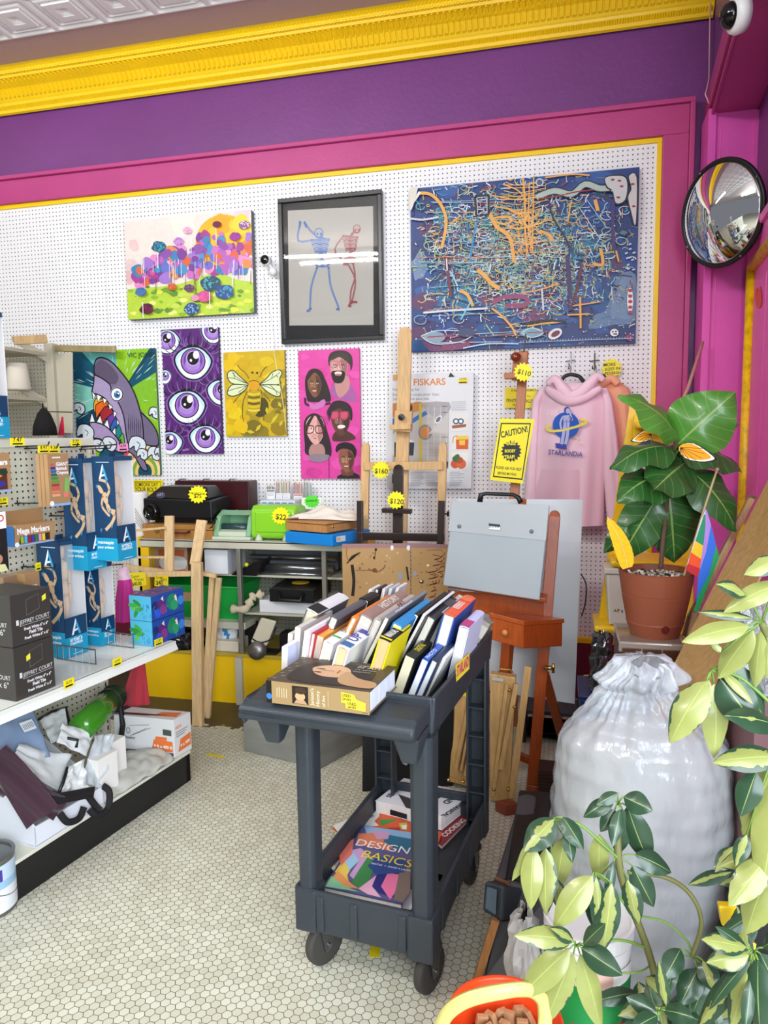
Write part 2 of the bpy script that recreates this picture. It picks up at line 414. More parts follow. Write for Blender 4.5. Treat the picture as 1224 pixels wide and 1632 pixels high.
# wall on the right: pilaster in the corner, soffited beam above the bay, painted door with its casing
def rw(dx, y, z): return V((.916+dx-.08*(4.0-y), y, z))
def rbox(g, x0, x1, y0, y1, z0, z1):
    q = lambda z: [rw(x0, y0, z), rw(x1, y0, z), rw(x1, y1, z), rw(x0, y1, z)]
    return g.hexa(q(z0), q(z1))
g = G(); rbox(g, 0, .15, 1.2, 4.25, 0, 3.79); st(g.build('wall_right', PURPLE))
g = G(); rbox(g, -.195, -.0, 1.2, 4.25, 3.2, 3.79); st(g.build('wall_above_beam', PURPLE))
g = G(); rbox(g, -.205, .0, 1.2, 4.24, 3.07, 3.20); rbox(g, -.225, -.205, 1.2, 4.24, 3.10, 3.215); rbox(g, -.215, -.20, 1.2, 4.24, 3.06, 3.075)
st(g.build('trim_5', PINK, bevel=.004))
g = G(); g.box(.70, .93, 4.0, 4.18, 0, 3.07); g.box(.69, .725, 3.985, 4.18, 0, 3.09); g.box(.897, .93, 3.985, 4.0, 0, 3.06); g.box(.748, .752, 3.998, 4.0, 0, 3.0)
st(g.build('trim_6', M('pilaster_pink_paint', '#e85cbc', rough=.36, var=.05, vs=3, bump=.3, bs=60), bevel=.004))
PK = M('bright_pink_boards', '#ee66bc', rough=.36, var=.05, vs=3, bump=.25, bs=50)
g = G(); rbox(g, -.03, .0, 1.6, 3.98, 2.33, 2.44); rbox(g, -.045, -.0, 1.6, 3.98, 2.42, 2.46); st(g.build('trim_7', PK, bevel=.004))
g = G(); g.tube([rw(-.02, 3.86, 0), rw(-.02, 3.86, 2.3), ], .028, 12); g.tube([rw(-.02, 3.86, 2.3), rw(-.02, 1.7, 2.3)], .028, 12)
st(g.build('trim_8', M('worn_yellow_bead', '#f4c50c', rough=.35, var=.25, vs=30), smooth=True))
g = G(); rbox(g, -.015, .0, 1.6, 3.84, 0, 2.29)
for i in range(5): rbox(g, -.02, -.015, 3.8-.32*i-.3, 3.8-.32*i, .1, 2.2)
st(g.build('door_1', PK, bevel=.003))
# ============================================================ PICTURES ON THE PEGBOARD
WALLY = 4.2
def canvas(name, label, tl, br, th, side, base, cat='painting', step=4e-5):
    Yf = WALLY-th-.004
    a, b = PY(*tl, Yf), PY(*br, Yf)
    t = thing(name, label, cat)
    g = G(); g.box(a.x, b.x, Yf, WALLY-.003, b.z, a.z); g.build('stretched_canvas', M(name+'_edge', side, rough=.6, bump=.3, bs=200), t, bevel=.002)
    art = WArt(Yf, step=step); art.g.setc(base); art.a, art.b = a, b
    art.poly([(a.x, b.z), (b.x, b.z), (b.x, a.z), (a.x, a.z)], base, m=False)
    art.t = t; return art
def clipfix(art):      # keep painted strokes inside the canvas edges
    a, b = art.a, art.b
    for v in art.g.v:
        v.x = min(max(v.x, a.x), b.x); v.z = min(max(v.z, b.z), a.z)
    return art.build('painted_face', PAINT(), art.t)
rnd = random.Random(11)
def blob(a, x, y, r, col, n=11, j=.25, ry=1):
    a.poly([(x+r*(1+rnd.uniform(-j, j))*math.cos(2*PI*i/n), y+ry*r*(1+rnd.uniform(-j, j))*math.sin(2*PI*i/n)) for i in range(n)], col, smooth=3)
# ---- sunrise landscape
a = canvas('landscape_painting', 'deep canvas of pink and purple pompom trees before an orange sun', (197, 353), (405, 498), .045, '#5d6468', '#e3d7cf').crop(180, 310, 2.72)
for x, y, r, c in [(120, 200, 60, '#e8d9d0'), (90, 330, 45, '#ddc0bd'), (60, 360, 30, '#d9aeb4'), (300, 120, 60, '#e9dfd4'), (560, 90, 40, '#e8c3cf'), (90, 220, 25, '#e2bfc0')]: blob(a, x, y, r, c)
a.ell(482, 208, 124, 122, '#f0b01e', n=30); a.ell(500, 212, 104, 104, '#f6c126'); blob(a, 395, 230, 34, '#e8731c', ry=1.5); blob(a, 470, 130, 40, '#f3a51b'); blob(a, 560, 130, 40, '#f7cf3a')
a.poly([(55, 430), (110, 405), (200, 400), (300, 385), (400, 350), (470, 345), (540, 370), (640, 395), (640, 520), (60, 545)], '#b4cf3f', smooth=4)
for i in range(90):
    x, y = rnd.uniform(65, 620), rnd.uniform(400, 525)
    blob(a, x, y, rnd.uniform(5, 20), rnd.choice(['#8db32b', '#d6dc4a', '#6e9a2c', '#c5d858', '#e4e37c', '#5f8a3a']), ry=.6)
pal = ['#8a4fa0', '#b061b4', '#6a6fc0', '#c76fb6', '#d9508f', '#7a3f90', '#4b8fc4', '#d8633c', '#9e75c4', '#e28ac0', '#3f7fb0', '#a23f8c', '#d98a48']
for i in range(150):
    x = rnd.uniform(105, 625); base = 400-60*max(0, min(1, (x-120)/260)) if x < 380 else 330
    lo = 240 if x < 380 else 170
    y = rnd.uniform(max(lo, 330-(x-100)*.6), base); blob(a, x, y, rnd.uniform(10, 30), rnd.choice(pal))
for i in range(38):
    x = rnd.uniform(110, 620); y = rnd.uniform(260, 380); a.line([(x, y), (x+rnd.uniform(-3, 3), y+rnd.uniform(30, 80))], 2.2, rnd.choice(['#efe6e2', '#e3cfe0', '#d9e4ea', '#5a3050']))
def pom(x, y, r, c, d, n=26, ry=.75):
    blob(a, x, y, r, d, 13, .12, ry); 
    for i in range(n):
        t = rnd.uniform(0, 2*PI); q = r*math.sqrt(rnd.random())*.85; a.ell(x+q*math.cos(t), y+q*math.sin(t)*ry, r*.16, r*.09, c if i % 3 else d, rnd.uniform(0, 180), n=8)
for args in [(204, 228, 31, '#3f9fb0', '#2a5a78'), (327, 158, 20, '#d080b0', '#e6b0c8'), (290, 205, 22, '#9a60b8', '#c890d0'), (455, 132, 18, '#7a1f50', '#5a1540'), (574, 135, 24, '#e2d0e0', '#8a5a90'),
             (535, 185, 24, '#a83f9c', '#902c8c'), (427, 388, 44, '#4fa0a8', '#2d4f66'), (488, 425, 42, '#4a98b0', '#34508a'), (347, 498, 34, '#7fb0d0', '#3a4f80'), (338, 408, 22, '#8a5a80', '#5f3a60'),
             (155, 498, 30, '#7a2446', '#571a38'), (265, 403, 20, '#e07a40', '#c05a30'), (404, 445, 32, '#e05fa0', '#c84f8a'), (130, 425, 24, '#5a88b8', '#3f68a0'), (365, 452, 18, '#e7a0b8', '#d08aa8')]: pom(*args)
for x, y in [(204, 255), (427, 425), (140, 470), (347, 190), (455, 150)]: a.line([(x, y), (x+2, y+70)], 3, '#eee8ea')
clipfix(a)
# ---- five eyes and more on purple
def eye(a, cx, cy, rx, ry, iris=1.0, lash=1, tilt=0):
    r = lambda x, y: (cx+x*math.cos(R(tilt))-y*math.sin(R(tilt)), cy+x*math.sin(R(tilt))+y*math.cos(R(tilt)))
    alm = lambda k, dy=0: [r(-rx*k*1.08, -ry*.25+dy), r(-rx*k*.8, -ry*.75*k), r(-rx*.3, -ry*k), r(rx*.35, -ry*k), r(rx*.85*k, -ry*.6*k), r(rx*1.08*k, -ry*.1+dy), r(rx*.82*k, ry*.55*k), r(rx*.3*k, ry*k), r(-rx*.35*k, ry*.95*k), r(-rx*.85*k, ry*.45*k)]
    a.poly(alm(1.14), '#8c5bb0', smooth=4); a.poly(alm(1.06), '#140a1c', smooth=4); a.poly(alm(.96), '#bfe0ec', smooth=4)
    a.poly([(x, y+ry*.1) for x, y in alm(.84)], '#eef3f4', smooth=4)
    q = min(rx, ry)*iris
    c = r(0, -ry*.12)
    a.ell(*c, q*.82, q*.86, '#120818'); a.ell(*c, q*.75, q*.79, '#9a6cc4'); a.ell(c[0], c[1]-q*.08, q*.62, q*.66, '#6e3fa0'); a.ell(c[0]-q*.02, c[1]+q*.18, q*.5, q*.42, '#a983d0')
    a.ell(c[0], c[1]-q*.2, q*.46, q*.5, '#bfa6dc'); a.ell(c[0], c[1]-q*.2, q*.38, q*.44, '#150c14'); a.ell(c[0]+q*.2, c[1]-q*.42, q*.2, q*.26, '#f6f6f6'); a.ell(c[0]-q*.14, c[1]-q*.06, q*.08, q*.09, '#eef')
    a.line([r(-rx*1.1, -ry*.3), r(-rx*.7, -ry*.85), r(0, -ry*1.12), r(rx*.7, -ry*.8), r(rx*1.2, -ry*.05)], ry*.16, '#120818', smooth=5, taper=True)
    if lash:
        for i in range(13):
            t = -1.05+i*.175; p = r(rx*t, -ry*(1.05-.45*t*t)); o_ = r(rx*t*1.7, -ry*(1.75-.5*t*t)); mid = r(rx*t*1.45, -ry*(1.25-.45*t*t))
            a.line([p, mid, o_], ry*.06, '#1c0e28' if i % 2 else '#8a78a0', smooth=4, taper=True)
a = canvas('eyes_painting', 'tall purple canvas covered in big staring violet eyes', (257, 526), (355, 723), .02, '#3a1f52', '#55246e').crop(100, 510, 4.708)
for i in range(70):
    x, y = rnd.uniform(740, 1200), rnd.uniform(70, 1000); dx, dy = rnd.uniform(-60, 60), rnd.uniform(40, 140)
    a.line([(x, y), (x+dx*.4+rnd.uniform(-20, 20), y+dy*.5), (x+dx, y+dy)], rnd.uniform(8, 26), rnd.choice(['#6f3a92', '#42175a', '#7f4aa6', '#3a1450', '#6a2f88']), smooth=5, taper=True)
for e in [(782, 165, 92, 86, .95, 0), (1128, 92, 80, 82, 1, 0), (980, 325, 128, 118, .98, 1), (770, 428, 44, 50, .9, 0), (935, 655, 128, 118, .95, 1), (1195, 545, 100, 92, .9, 1), (805, 925, 92, 82, .9, 1), (1075, 895, 108, 98, .95, 1)]: eye(a, *e)
a.text('NARU', (905, 985), (958, 975), '#c8b0e0', shear=.3)
clipfix(a)
# ---- cartoon shark
a = canvas('shark_painting', 'cartoon canvas of a grey shark baring teeth in a rainbow mouth', (115, 561), (256, 757), .018, '#3f6b50', '#0e5468', step=3.5e-5).crop(100, 510, 4.708)
cx, cy = 430, 560
cols = ['#86bd1d', '#3f9a98', '#0d4a66', '#6fb7a8', '#0b5268', '#86bd1d', '#5aa8a4', '#0a3f58', '#79bfae', '#0c4c66', '#9ccf2a', '#0b5268', '#5fb0a8', '#8cc220', '#0a4058', '#74b8b0', '#0b5268', '#7fb92a']
n = len(cols)
for i, c in enumerate(cols):
    t0, t1 = 2*PI*i/n+.1, 2*PI*(i+1)/n+.1; Rr = 750
    a.poly([(cx, cy), (cx+Rr*math.cos(t0), cy+Rr*math.sin(t0)), (cx+Rr*math.cos(t1), cy+Rr*math.sin(t1))], c)
for i in range(110):
    t = rnd.uniform(0, 2*PI); r0 = rnd.uniform(160, 420); L = rnd.uniform(20, 110)
    a.line([(cx+r0*math.cos(t), cy+r0*math.sin(t)), (cx+(r0+L)*math.cos(t), cy+(r0+L)*math.sin(t))], rnd.uniform(3, 7), '#cfe6da', taper=True)
for r_, c in [(190, '#c9495f'), (165, '#e8d8a8'), (140, '#d06a3c'), (118, '#ecd9a0'), (96, '#7aa53f'), (74, '#e8c86a'), (52, '#0b4860')]: a.ell(620, 1140, r_, r_*1.25, c)
K = '#141018'
def ol(pts, col, wd=9, smooth=5):
    a.poly(pts, col, smooth=smooth); p = list(pts)+[pts[0]]; a.line(p, wd, K, smooth=smooth)
ol([(560, 670), (640, 740), (700, 820), (722, 900), (705, 945), (600, 930), (520, 900)], '#6f6580')
ol([(240, 330), (262, 290), (310, 285), (375, 320), (440, 390), (500, 470), (545, 560), (575, 650), (600, 760), (610, 900), (600, 1000), (640, 1120), (600, 1120), (540, 1020), (470, 960), (440, 860), (400, 700), (350, 560), (300, 470), (245, 410)], '#7a6f8c')
a.poly([(250, 330), (300, 300), (370, 350), (420, 420), (400, 480), (330, 470), (250, 410)], '#5d5268', smooth=5)
ol([(240, 410), (300, 440), (360, 490), (370, 560), (420, 620), (460, 720), (480, 860), (490, 940), (450, 930), (430, 820), (390, 700), (330, 600), (270, 560), (225, 545), (235, 480)], '#a796bd')
for pts, c in [([(250, 590), (320, 600), (360, 650), (300, 640), (250, 700), (235, 640)], '#e8a52c'), ([(250, 640), (300, 610), (340, 640), (280, 700), (255, 740)], '#e0641c'), ([(275, 720), (320, 650), (370, 670), (380, 710), (330, 740), (300, 780)], '#a02430'),
               ([(330, 740), (385, 700), (400, 740), (370, 790), (340, 800)], '#6a3f9c'), ([(360, 800), (400, 735), (425, 790), (400, 840), (370, 850)], '#2f5fae'), ([(385, 850), (425, 790), (450, 860), (450, 920), (420, 900)], '#1c7d80'), ([(420, 900), (455, 850), (465, 930)], '#5fae3a')]: ol(pts, c, 6, 4)
for tri in [[(222, 530), (250, 565), (232, 600)], [(258, 556), (296, 575), (266, 615)], [(300, 580), (336, 600), (315, 632)], [(345, 622), (382, 655), (355, 672)], [(383, 680), (412, 700), (388, 730)], [(408, 740), (430, 770), (412, 790)],
            [(222, 690), (250, 775), (205, 770)], [(285, 712), (308, 790), (252, 780)], [(340, 740), (362, 835), (305, 805)], [(400, 800), (402, 875), (368, 850)]]: ol(tri, '#f2f0ea', 6, 1)
ol([(205, 770), (260, 770), (330, 800), (400, 870), (450, 940), (480, 990), (400, 980), (300, 900), (230, 880), (215, 820)], '#a590bb')
for i in range(7): a.line([(500+i*14, 700+i*8), (497+i*15, 800), (505+i*13, 880+i*4)], 5, K, smooth=4, taper=True)
a.ell(412, 558, 52, 58, '#a796bd'); a.ell(412, 558, 48, 53, K); a.ell(410, 558, 41, 46, '#f0f2f4'); a.ell(412, 560, 24, 27, '#2d6ea8'); a.ell(418, 560, 10, 11, K); a.ell(422, 552, 7, 7, '#fff'); a.ell(402, 545, 8, 7, '#8fc0e4')
def glove(x, y, s=1, fl=1):
    ol([(x-45*s, y-10*s), (x-30*s, y-45*s), (x+10*s, y-50*s), (x+45*s*fl, y-25*s), (x+50*s, y+15*s), (x+25*s, y+45*s), (x-10*s, y+30*s), (x-15*s, y+5*s), (x-40*s, y+20*s)], '#d6dfe6', 7)
    a.line([(x, y-20*s), (x+18*s, y-5*s), (x+10*s, y+15*s)], 5, K, smooth=4)
for gl in [(125, 668, .9), (690, 700, .9), (170, 850, 1.35), (350, 935, 1.15), (265, 945, 1.0), (560, 940, 1.35), (600, 1010, .9), (690, 1005, 1.1), (730, 995, .8)]: glove(*gl)
a.text('VIC JONES', (490, 282), (700, 276), '#0d3a40')
clipfix(a)
# ---- bee
a = canvas('bee_painting', 'small yellow canvas of a pale winged bee', (356, 562), (457, 695), .018, '#7a6820', '#c9a812').crop(340, 530, 4.708)
for i in range(60):
    x, y = rnd.uniform(90, 540), rnd.uniform(150, 770); k = (x-80)/460+(y-140)/640
    blob(a, x, y, rnd.uniform(25, 70), rnd.choice(['#d8b90c', '#e0c414', '#cca60f', '#cfae10']) if k < 1.2 else rnd.choice(['#8a7818', '#a38d18', '#947a16', '#7a6a1a']), ry=.8)
for x, y, r_ in [(110, 250, 40), (130, 560, 50), (200, 700, 60), (150, 190, 45)]: blob(a, x, y, r_, '#dfb911')
a.ell(355, 560, 60, 75, '#4a4216', 10)
wing = '#d9e2b4'; ko = '#2f3a22'
for pts in [[(262, 385), (200, 330), (150, 285), (112, 300), (110, 345), (150, 385), (262, 395)], [(262, 395), (150, 390), (112, 430), (110, 465), (150, 478), (200, 460), (245, 425)],
            [(350, 385), (400, 345), (440, 300), (490, 280), (516, 300), (500, 345), (490, 390), (350, 392)], [(350, 392), (495, 395), (505, 440), (500, 475), (460, 475), (400, 440)]]:
    a.poly(pts, wing, smooth=4); a.line(pts+[pts[0]], 7, ko, smooth=4)
for l in [[(262, 388), (170, 330), (140, 290)], [(240, 380), (160, 345), (112, 340)], [(255, 400), (170, 420), (112, 440)], [(250, 405), (190, 450)], [(350, 388), (430, 350), (500, 300)], [(440, 340), (450, 305)], [(355, 392), (440, 420), (500, 455)], [(430, 395), (470, 440), (480, 470)], [(160, 345), (155, 300)], [(470, 320), (490, 340)]]: a.line(l, 4, ko, smooth=3)
for l in [[(268, 345), (240, 300), (200, 270), (185, 240)], [(350, 335), (370, 290), (400, 255)], [(255, 440), (225, 520), (220, 620), (232, 670)], [(360, 440), (380, 540), (378, 660)], [(245, 430), (190, 480), (150, 530)], [(350, 430), (400, 480), (430, 520)]]: a.line(l, 5, '#5c4a10', smooth=4)
a.poly([(272, 300), (300, 290), (330, 300), (335, 345), (305, 360), (275, 345)], '#c8a616', smooth=4); a.ell(295, 301, 8, 8, '#3c1410'); a.ell(330, 303, 8, 8, '#3c1410')
a.ell(306, 396, 42, 42, '#d99a16'); a.line([(268, 372), (305, 360), (345, 372)], 5, '#5c4a10', smooth=4); a.line([(270, 430), (308, 440), (345, 430)], 5, '#5c4a10', smooth=4)
a.poly([(262, 440), (352, 440), (360, 500), (350, 570), (320, 618), (295, 622), (265, 580), (252, 500)], '#b79a1c', smooth=4)
for y, c in [(458, '#dcc42c'), (482, '#6a5c1c'), (505, '#d9bd24'), (528, '#5c5018'), (552, '#d4b51c'), (580, '#e0c832')]: a.line([(262, y), (305, y+8), (352, y)], 14, c, smooth=4)
for x, y, dx, dy in [(430, 690, 60, -80), (500, 700, 20, -40), (320, 740, 40, -50), (520, 420, 10, -60), (250, 740, 60, 10), (400, 560, 10, 50), (490, 520, 20, 40)]: a.line([(x, y), (x+dx, y+dy)], 26, '#cdbb2c', taper=True); 
a.line([(455, 135), (490, 340), (530, 560), (552, 760)], 5, '#e0d8a0', smooth=4)
clipfix(a)
# ---- five portraits
a = canvas('portraits_painting', 'tall pink canvas with five painted portrait heads', (475, 559), (576, 763), .018, '#a8246c', '#d9439c').crop(340, 530, 4.708)
for i in range(30): blob(a, rnd.uniform(650, 1090), rnd.uniform(140, 1080), rnd.uniform(30, 70), rnd.choice(['#dc48a2', '#d03c92', '#e050aa', '#c9388c']), ry=.7)
def face(cx, cy, rx, ry, skin, shade, lit):
    a.poly([(cx-rx, cy-ry*.5), (cx-rx*.6, cy-ry*.95), (cx, cy-ry*1.05), (cx+rx*.7, cy-ry*.9), (cx+rx, cy-ry*.4), (cx+rx*.95, cy+ry*.2), (cx+rx*.6, cy+ry*.75), (cx+rx*.1, cy+ry), (cx-rx*.4, cy+ry*.8), (cx-rx*.9, cy+ry*.2)], skin, smooth=4)
    a.poly([(cx+rx*.2, cy-ry*.8), (cx+rx*.9, cy-ry*.4), (cx+rx*.85, cy+ry*.3), (cx+rx*.4, cy+ry*.8), (cx+rx*.35, cy)], shade, smooth=4)
    a.ell(cx-rx*.4, cy+ry*.05, rx*.22, ry*.15, lit); a.poly([(cx-rx*.05, cy-ry*.3), (cx+rx*.05, cy-ry*.3), (cx+rx*.16, cy+ry*.2), (cx-rx*.14, cy+ry*.2)], lit, smooth=3)
    for s_ in (-1, 1):
        a.line([(cx+s_*rx*.42-rx*.22, cy-ry*.3), (cx+s_*rx*.42, cy-ry*.36), (cx+s_*rx*.42+rx*.22, cy-ry*.28)], ry*.05, '#1c1012', smooth=3)
        a.ell(cx+s_*rx*.42, cy-ry*.14, rx*.17, ry*.055, '#e6dcd6'); a.ell(cx+s_*rx*.42, cy-ry*.14, rx*.08, ry*.055, '#1a0e0c')
    a.line([(cx-rx*.2, cy+ry*.22), (cx, cy+ry*.27), (cx+rx*.2, cy+ry*.22)], ry*.03, '#3a1c18', smooth=3)
    a.poly([(cx-rx*.36, cy+ry*.42), (cx, cy+ry*.38), (cx+rx*.38, cy+ry*.42), (cx, cy+ry*.6)], '#a8484c', smooth=3); a.line([(cx-rx*.26, cy+ry*.46), (cx+rx*.26, cy+ry*.46)], ry*.06, '#efe6e0')
def glasses(cx, cy, w_, h_, col, wd=5, fill=None):
    for s_ in (-1, 1):
        p = [(cx+s_*w_*.55-w_*.42, cy-h_), (cx+s_*w_*.55+w_*.42, cy-h_), (cx+s_*w_*.55+w_*.38, cy+h_*.8), (cx+s_*w_*.55-w_*.34, cy+h_*.9)]
        if fill: a.poly(p, fill, smooth=3)
        a.line(p+[p[0]], wd, col, smooth=3)
# bearded man
a.poly([(880, 430), (920, 380), (1010, 380), (1050, 420), (1078, 500), (1060, 520), (940, 500), (885, 470)], '#a55a9c', smooth=4); a.poly([(925, 330), (1010, 330), (1020, 420), (950, 490), (915, 420)], '#c08a84', smooth=3)
a.poly([(862, 200), (880, 155), (930, 135), (1000, 140), (1040, 180), (1045, 250), (1030, 285), (1015, 230), (900, 190), (880, 240), (868, 250)], '#2e221e', smooth=4)
face(942, 275, 66, 96, '#c9928a', '#9a6660', '#e0b0a4'); a.poly([(875, 205), (900, 170), (960, 150), (1010, 175), (1015, 230), (950, 185), (900, 205)], '#3a2c26', smooth=4)
a.poly([(888, 295), (935, 285), (985, 295), (985, 345), (960, 378), (915, 378), (892, 345)], '#17100f', smooth=4); a.ell(938, 305, 28, 14, '#e6d8d4'); a.ell(938, 318, 24, 8, '#b86a6a'); glasses(937, 240, 62, 24, '#b05a70')
# long-haired woman
a.poly([(690, 350), (715, 290), (760, 270), (810, 290), (840, 350), (870, 430), (882, 510), (830, 520), (720, 520), (700, 480), (690, 420)], '#2a1a1c', smooth=4)
face(760, 395, 52, 92, '#7c5238', '#54341f', '#9c6c4c'); a.poly([(700, 350), (760, 280), (815, 330), (820, 400), (800, 340), (760, 300), (715, 350)], '#241618', smooth=4); a.line([(690, 490), (700, 540), (780, 545), (880, 530)], 16, '#3a1838', smooth=4); a.poly([(720, 520), (760, 540), (830, 500), (840, 540), (800, 570), (735, 575)], '#c873b4', smooth=3)
# woman in rose glasses, short locs
a.poly([(870, 560), (900, 520), (950, 510), (1010, 530), (1042, 580), (1040, 660), (1010, 640), (890, 600), (860, 620)], '#241a1c', smooth=4); a.poly([(920, 740), (1010, 740), (1068, 800), (900, 815)], '#4c2c24', smooth=3)
face(955, 665, 70, 110, '#5c3a2c', '#3c2419', '#8a6450'); a.poly([(865, 620), (880, 540), (950, 525), (1020, 550), (1010, 590), (940, 570), (890, 600)], '#2a1e20', smooth=4); glasses(945, 622, 64, 26, '#b02c58', 8, '#c8506c'); a.ell(962, 705, 30, 12, '#f0e8e4')
for i in range(8): a.line([(870+i*4, 560+i*2), (848+i*3, 610+i*9)], 6, '#2a1c28', taper=True)
# woman with glasses, straight hair
a.poly([(680, 700), (700, 635), (760, 605), (820, 640), (850, 720), (885, 850), (880, 930), (820, 930), (700, 915), (688, 840)], '#2c2028', smooth=4)
a.poly([(740, 840), (820, 840), (840, 910), (800, 940), (720, 915)], '#b0837c', smooth=3); face(765, 735, 68, 105, '#dca59c', '#b47c74', '#eec4b8'); a.poly([(695, 700), (740, 625), (765, 612), (740, 660), (712, 720), (700, 790)], '#2c2028', smooth=4); a.poly([(765, 612), (815, 650), (840, 740), (830, 800), (815, 720), (790, 660)], '#2c2028', smooth=4)
a.poly([(710, 940), (760, 910), (870, 920), (850, 960), (770, 972)], '#8c7c88', smooth=4); glasses(760, 728, 68, 26, '#5c2430', 7)
# short-haired person
a.poly([(930, 1095), (965, 1060), (1060, 1050), (1100, 1092)], '#2a1c20', smooth=2); a.poly([(965, 1020), (1040, 1020), (1050, 1070), (970, 1070)], '#6c4030', smooth=2); face(1000, 960, 58, 92, '#8a5440', '#5c3226', '#b07c60')
a.poly([(918, 880), (935, 840), (990, 822), (1050, 840), (1075, 890), (1062, 940), (1040, 890), (980, 870), (940, 885), (932, 900)], '#1c1416', smooth=4)
a.line([(868, 930), (870, 1090)], 4, '#5a1c48')
clipfix(a)
# ---- framed skeletons behind glass
Yf = WALLY-.045
tl, br = PY(442, 317, Yf), PY(611, 541, Yf)
t = thing('framed_print', 'black framed print of a blue and a red dancing skeleton', 'picture')
g = G(); fw = .026
x0, x1, z0, z1 = tl.x, br.x, br.z, tl.z
for b_ in [(x0, x1, z1-fw, z1), (x0, x1, z0, z0+fw), (x0, x0+fw, z0+fw, z1-fw), (x1-fw, x1, z0+fw, z1-fw)]: g.box(b_[0], b_[1], Yf, WALLY-.003, b_[2], b_[3])
g.build('frame', M('black_frame', '#17181a', rough=.3), t, bevel=.004)
a = WArt(Yf+.02); a.poly([(x0+fw, z0+fw), (x1-fw, z0+fw), (x1-fw, z1-fw), (x0+fw, z1-fw)], '#1c1c1e', m=False)
a.crop(180, 310, 2.72); a.poly([(758, 70), (1128, 50), (1130, 566), (765, 568)], '#d8d2c8')
B1, B2 = '#5b7fc4', '#86a2d8'; R1, R2 = '#a24a50', '#c27a7c'
def bone(pts, w_, c1, c2):
    a.line(pts, w_, c1, smooth=3); a.line(pts, w_*.45, c2, smooth=3)
    for p in (pts[0], pts[-1]): a.ell(p[0], p[1], w_*.75, w_*.75, c1, n=10)
def skeleton(hd, sh, hip, arms, legs, c1, c2, s=1):
    for l in arms+legs: bone(l, 8*s, c1, c2)
    bone([hd, sh, ((sh[0]+hip[0])/2, (sh[1]+hip[1])/2), hip], 12*s, c1, c2)
    for i in range(7):
        f = i/7; x = sh[0]+(hip[0]-sh[0])*f*.6; y = sh[1]+8+(hip[1]-sh[1])*f*.62; w_ = (38-i*2.5)*s
        a.line([(x-w_, y+4), (x-w_*.6, y-5), (x, y), (x+w_*.6, y-5), (x+w_, y+4)], 6*s, c1 if i % 2 else c2, smooth=3)
    a.ell(hip[0], hip[1], 34*s, 17*s, c1); a.ell(hip[0]-13*s, hip[1], 9*s, 9*s, '#d8d2c8'); a.ell(hip[0]+13*s, hip[1], 9*s, 9*s, '#d8d2c8'); a.ell(hip[0], hip[1]-6, 10*s, 9*s, c2)
    a.ell(hd[0], hd[1], 20*s, 23*s, c1); a.ell(hd[0], hd[1]-2, 16*s, 17*s, '#c9cfd8' if c1 == B1 else '#d8c0bc'); a.ell(hd[0]-6, hd[1]+4, 5*s, 6*s, c1); a.ell(hd[0]+9, hd[1]+4, 5*s, 6*s, c1); a.line([(hd[0]-8, hd[1]+18*s), (hd[0]+10, hd[1]+18*s)], 5*s, c1)
skeleton((893, 168), (898, 200), (908, 300), [[(862, 198), (803, 200), (812, 122)], [(935, 198), (870, 170), (832, 124)], [(862, 198), (935, 195)]],
         [[(885, 318), (860, 400), (854, 495), (845, 505)], [(935, 318), (945, 400), (975, 480), (978, 498)]], B1, B2)
a.poly([(806, 118), (812, 112), (818, 125), (812, 150), (806, 145)], B1); a.poly([(826, 118), (834, 116), (845, 135), (836, 148)], B1)
skeleton((1058, 150), (1030, 185), (1030, 285), [[(1000, 180), (962, 238), (990, 280)], [(1055, 190), (1050, 240), (1005, 262)], [(1000, 180), (1060, 186)]],
         [[(1018, 300), (1052, 375), (1035, 470)], [(1042, 300), (1050, 360), (1032, 420), (1030, 485)]], R1, R2, .85)
a.line([(1030, 465), (1060, 468)], 9, R1); a.line([(1022, 488), (1030, 470)], 9, R1); a.line([(845, 505), (862, 492)], 9, B1); a.line([(968, 498), (980, 498)], 8, B1)
for i in range(5): a.line([(1000+i*3, 285), (998+i*5, 308)], 4, R1)
a.build('print_sheet', PRINT(), t)
g = G(); g.box(x0+fw-.004, x1-fw+.004, Yf+.012, Yf+.014, z0+fw-.004, z1-fw+.004)
g.build('glass_pane', M('picture_glass', '#ffffff', rough=.02, trans=1, ior=1.5), t)
# ---- big blue abstract
a = canvas('abstract_painting', 'largest canvas, blue abstract of dense orange and white paint strokes', (654, 301), (1013, 547), .03, '#23305a', '#1c3a78', step=8e-6).crop(630, 250, 2.846)
tl, br = a.a, a.b
# crop coordinates -> paint
for i in range(120): blob(a, rnd.uniform(80, 1090), rnd.uniform(60, 890), rnd.uniform(25, 80), rnd.choice(['#1f3f86', '#234a90', '#1a3068', '#2a5596', '#20356e', '#1b4f84', '#2c2f66']), ry=.6)
for i in range(40): blob(a, rnd.uniform(200, 900), rnd.uniform(250, 700), rnd.uniform(20, 60), rnd.choice(['#1f6a94', '#2a7aa0', '#1b5c86', '#2f6f9c', '#30508f']), ry=1.1)
for x, y, r_ in [(130, 660, 60), (200, 850, 70), (100, 800, 50), (300, 830, 60), (160, 330, 60), (420, 640, 50), (990, 480, 50), (620, 720, 60)]: blob(a, x, y, r_, rnd.choice(['#54305c', '#6b3a66', '#4c3560']), ry=.6)
blob(a, 110, 500, 40, '#6f86a8', ry=1.6); blob(a, 620, 590, 40, '#5a6ea0', ry=.8)
a.poly([(1010, 540), (1090, 535), (1088, 740), (1000, 760), (880, 780), (900, 720), (950, 700), (975, 640)], '#5d7a9e', smooth=3); a.poly([(1020, 560), (1080, 560), (1080, 720), (1010, 730), (975, 700)], '#6c86a4', smooth=3)
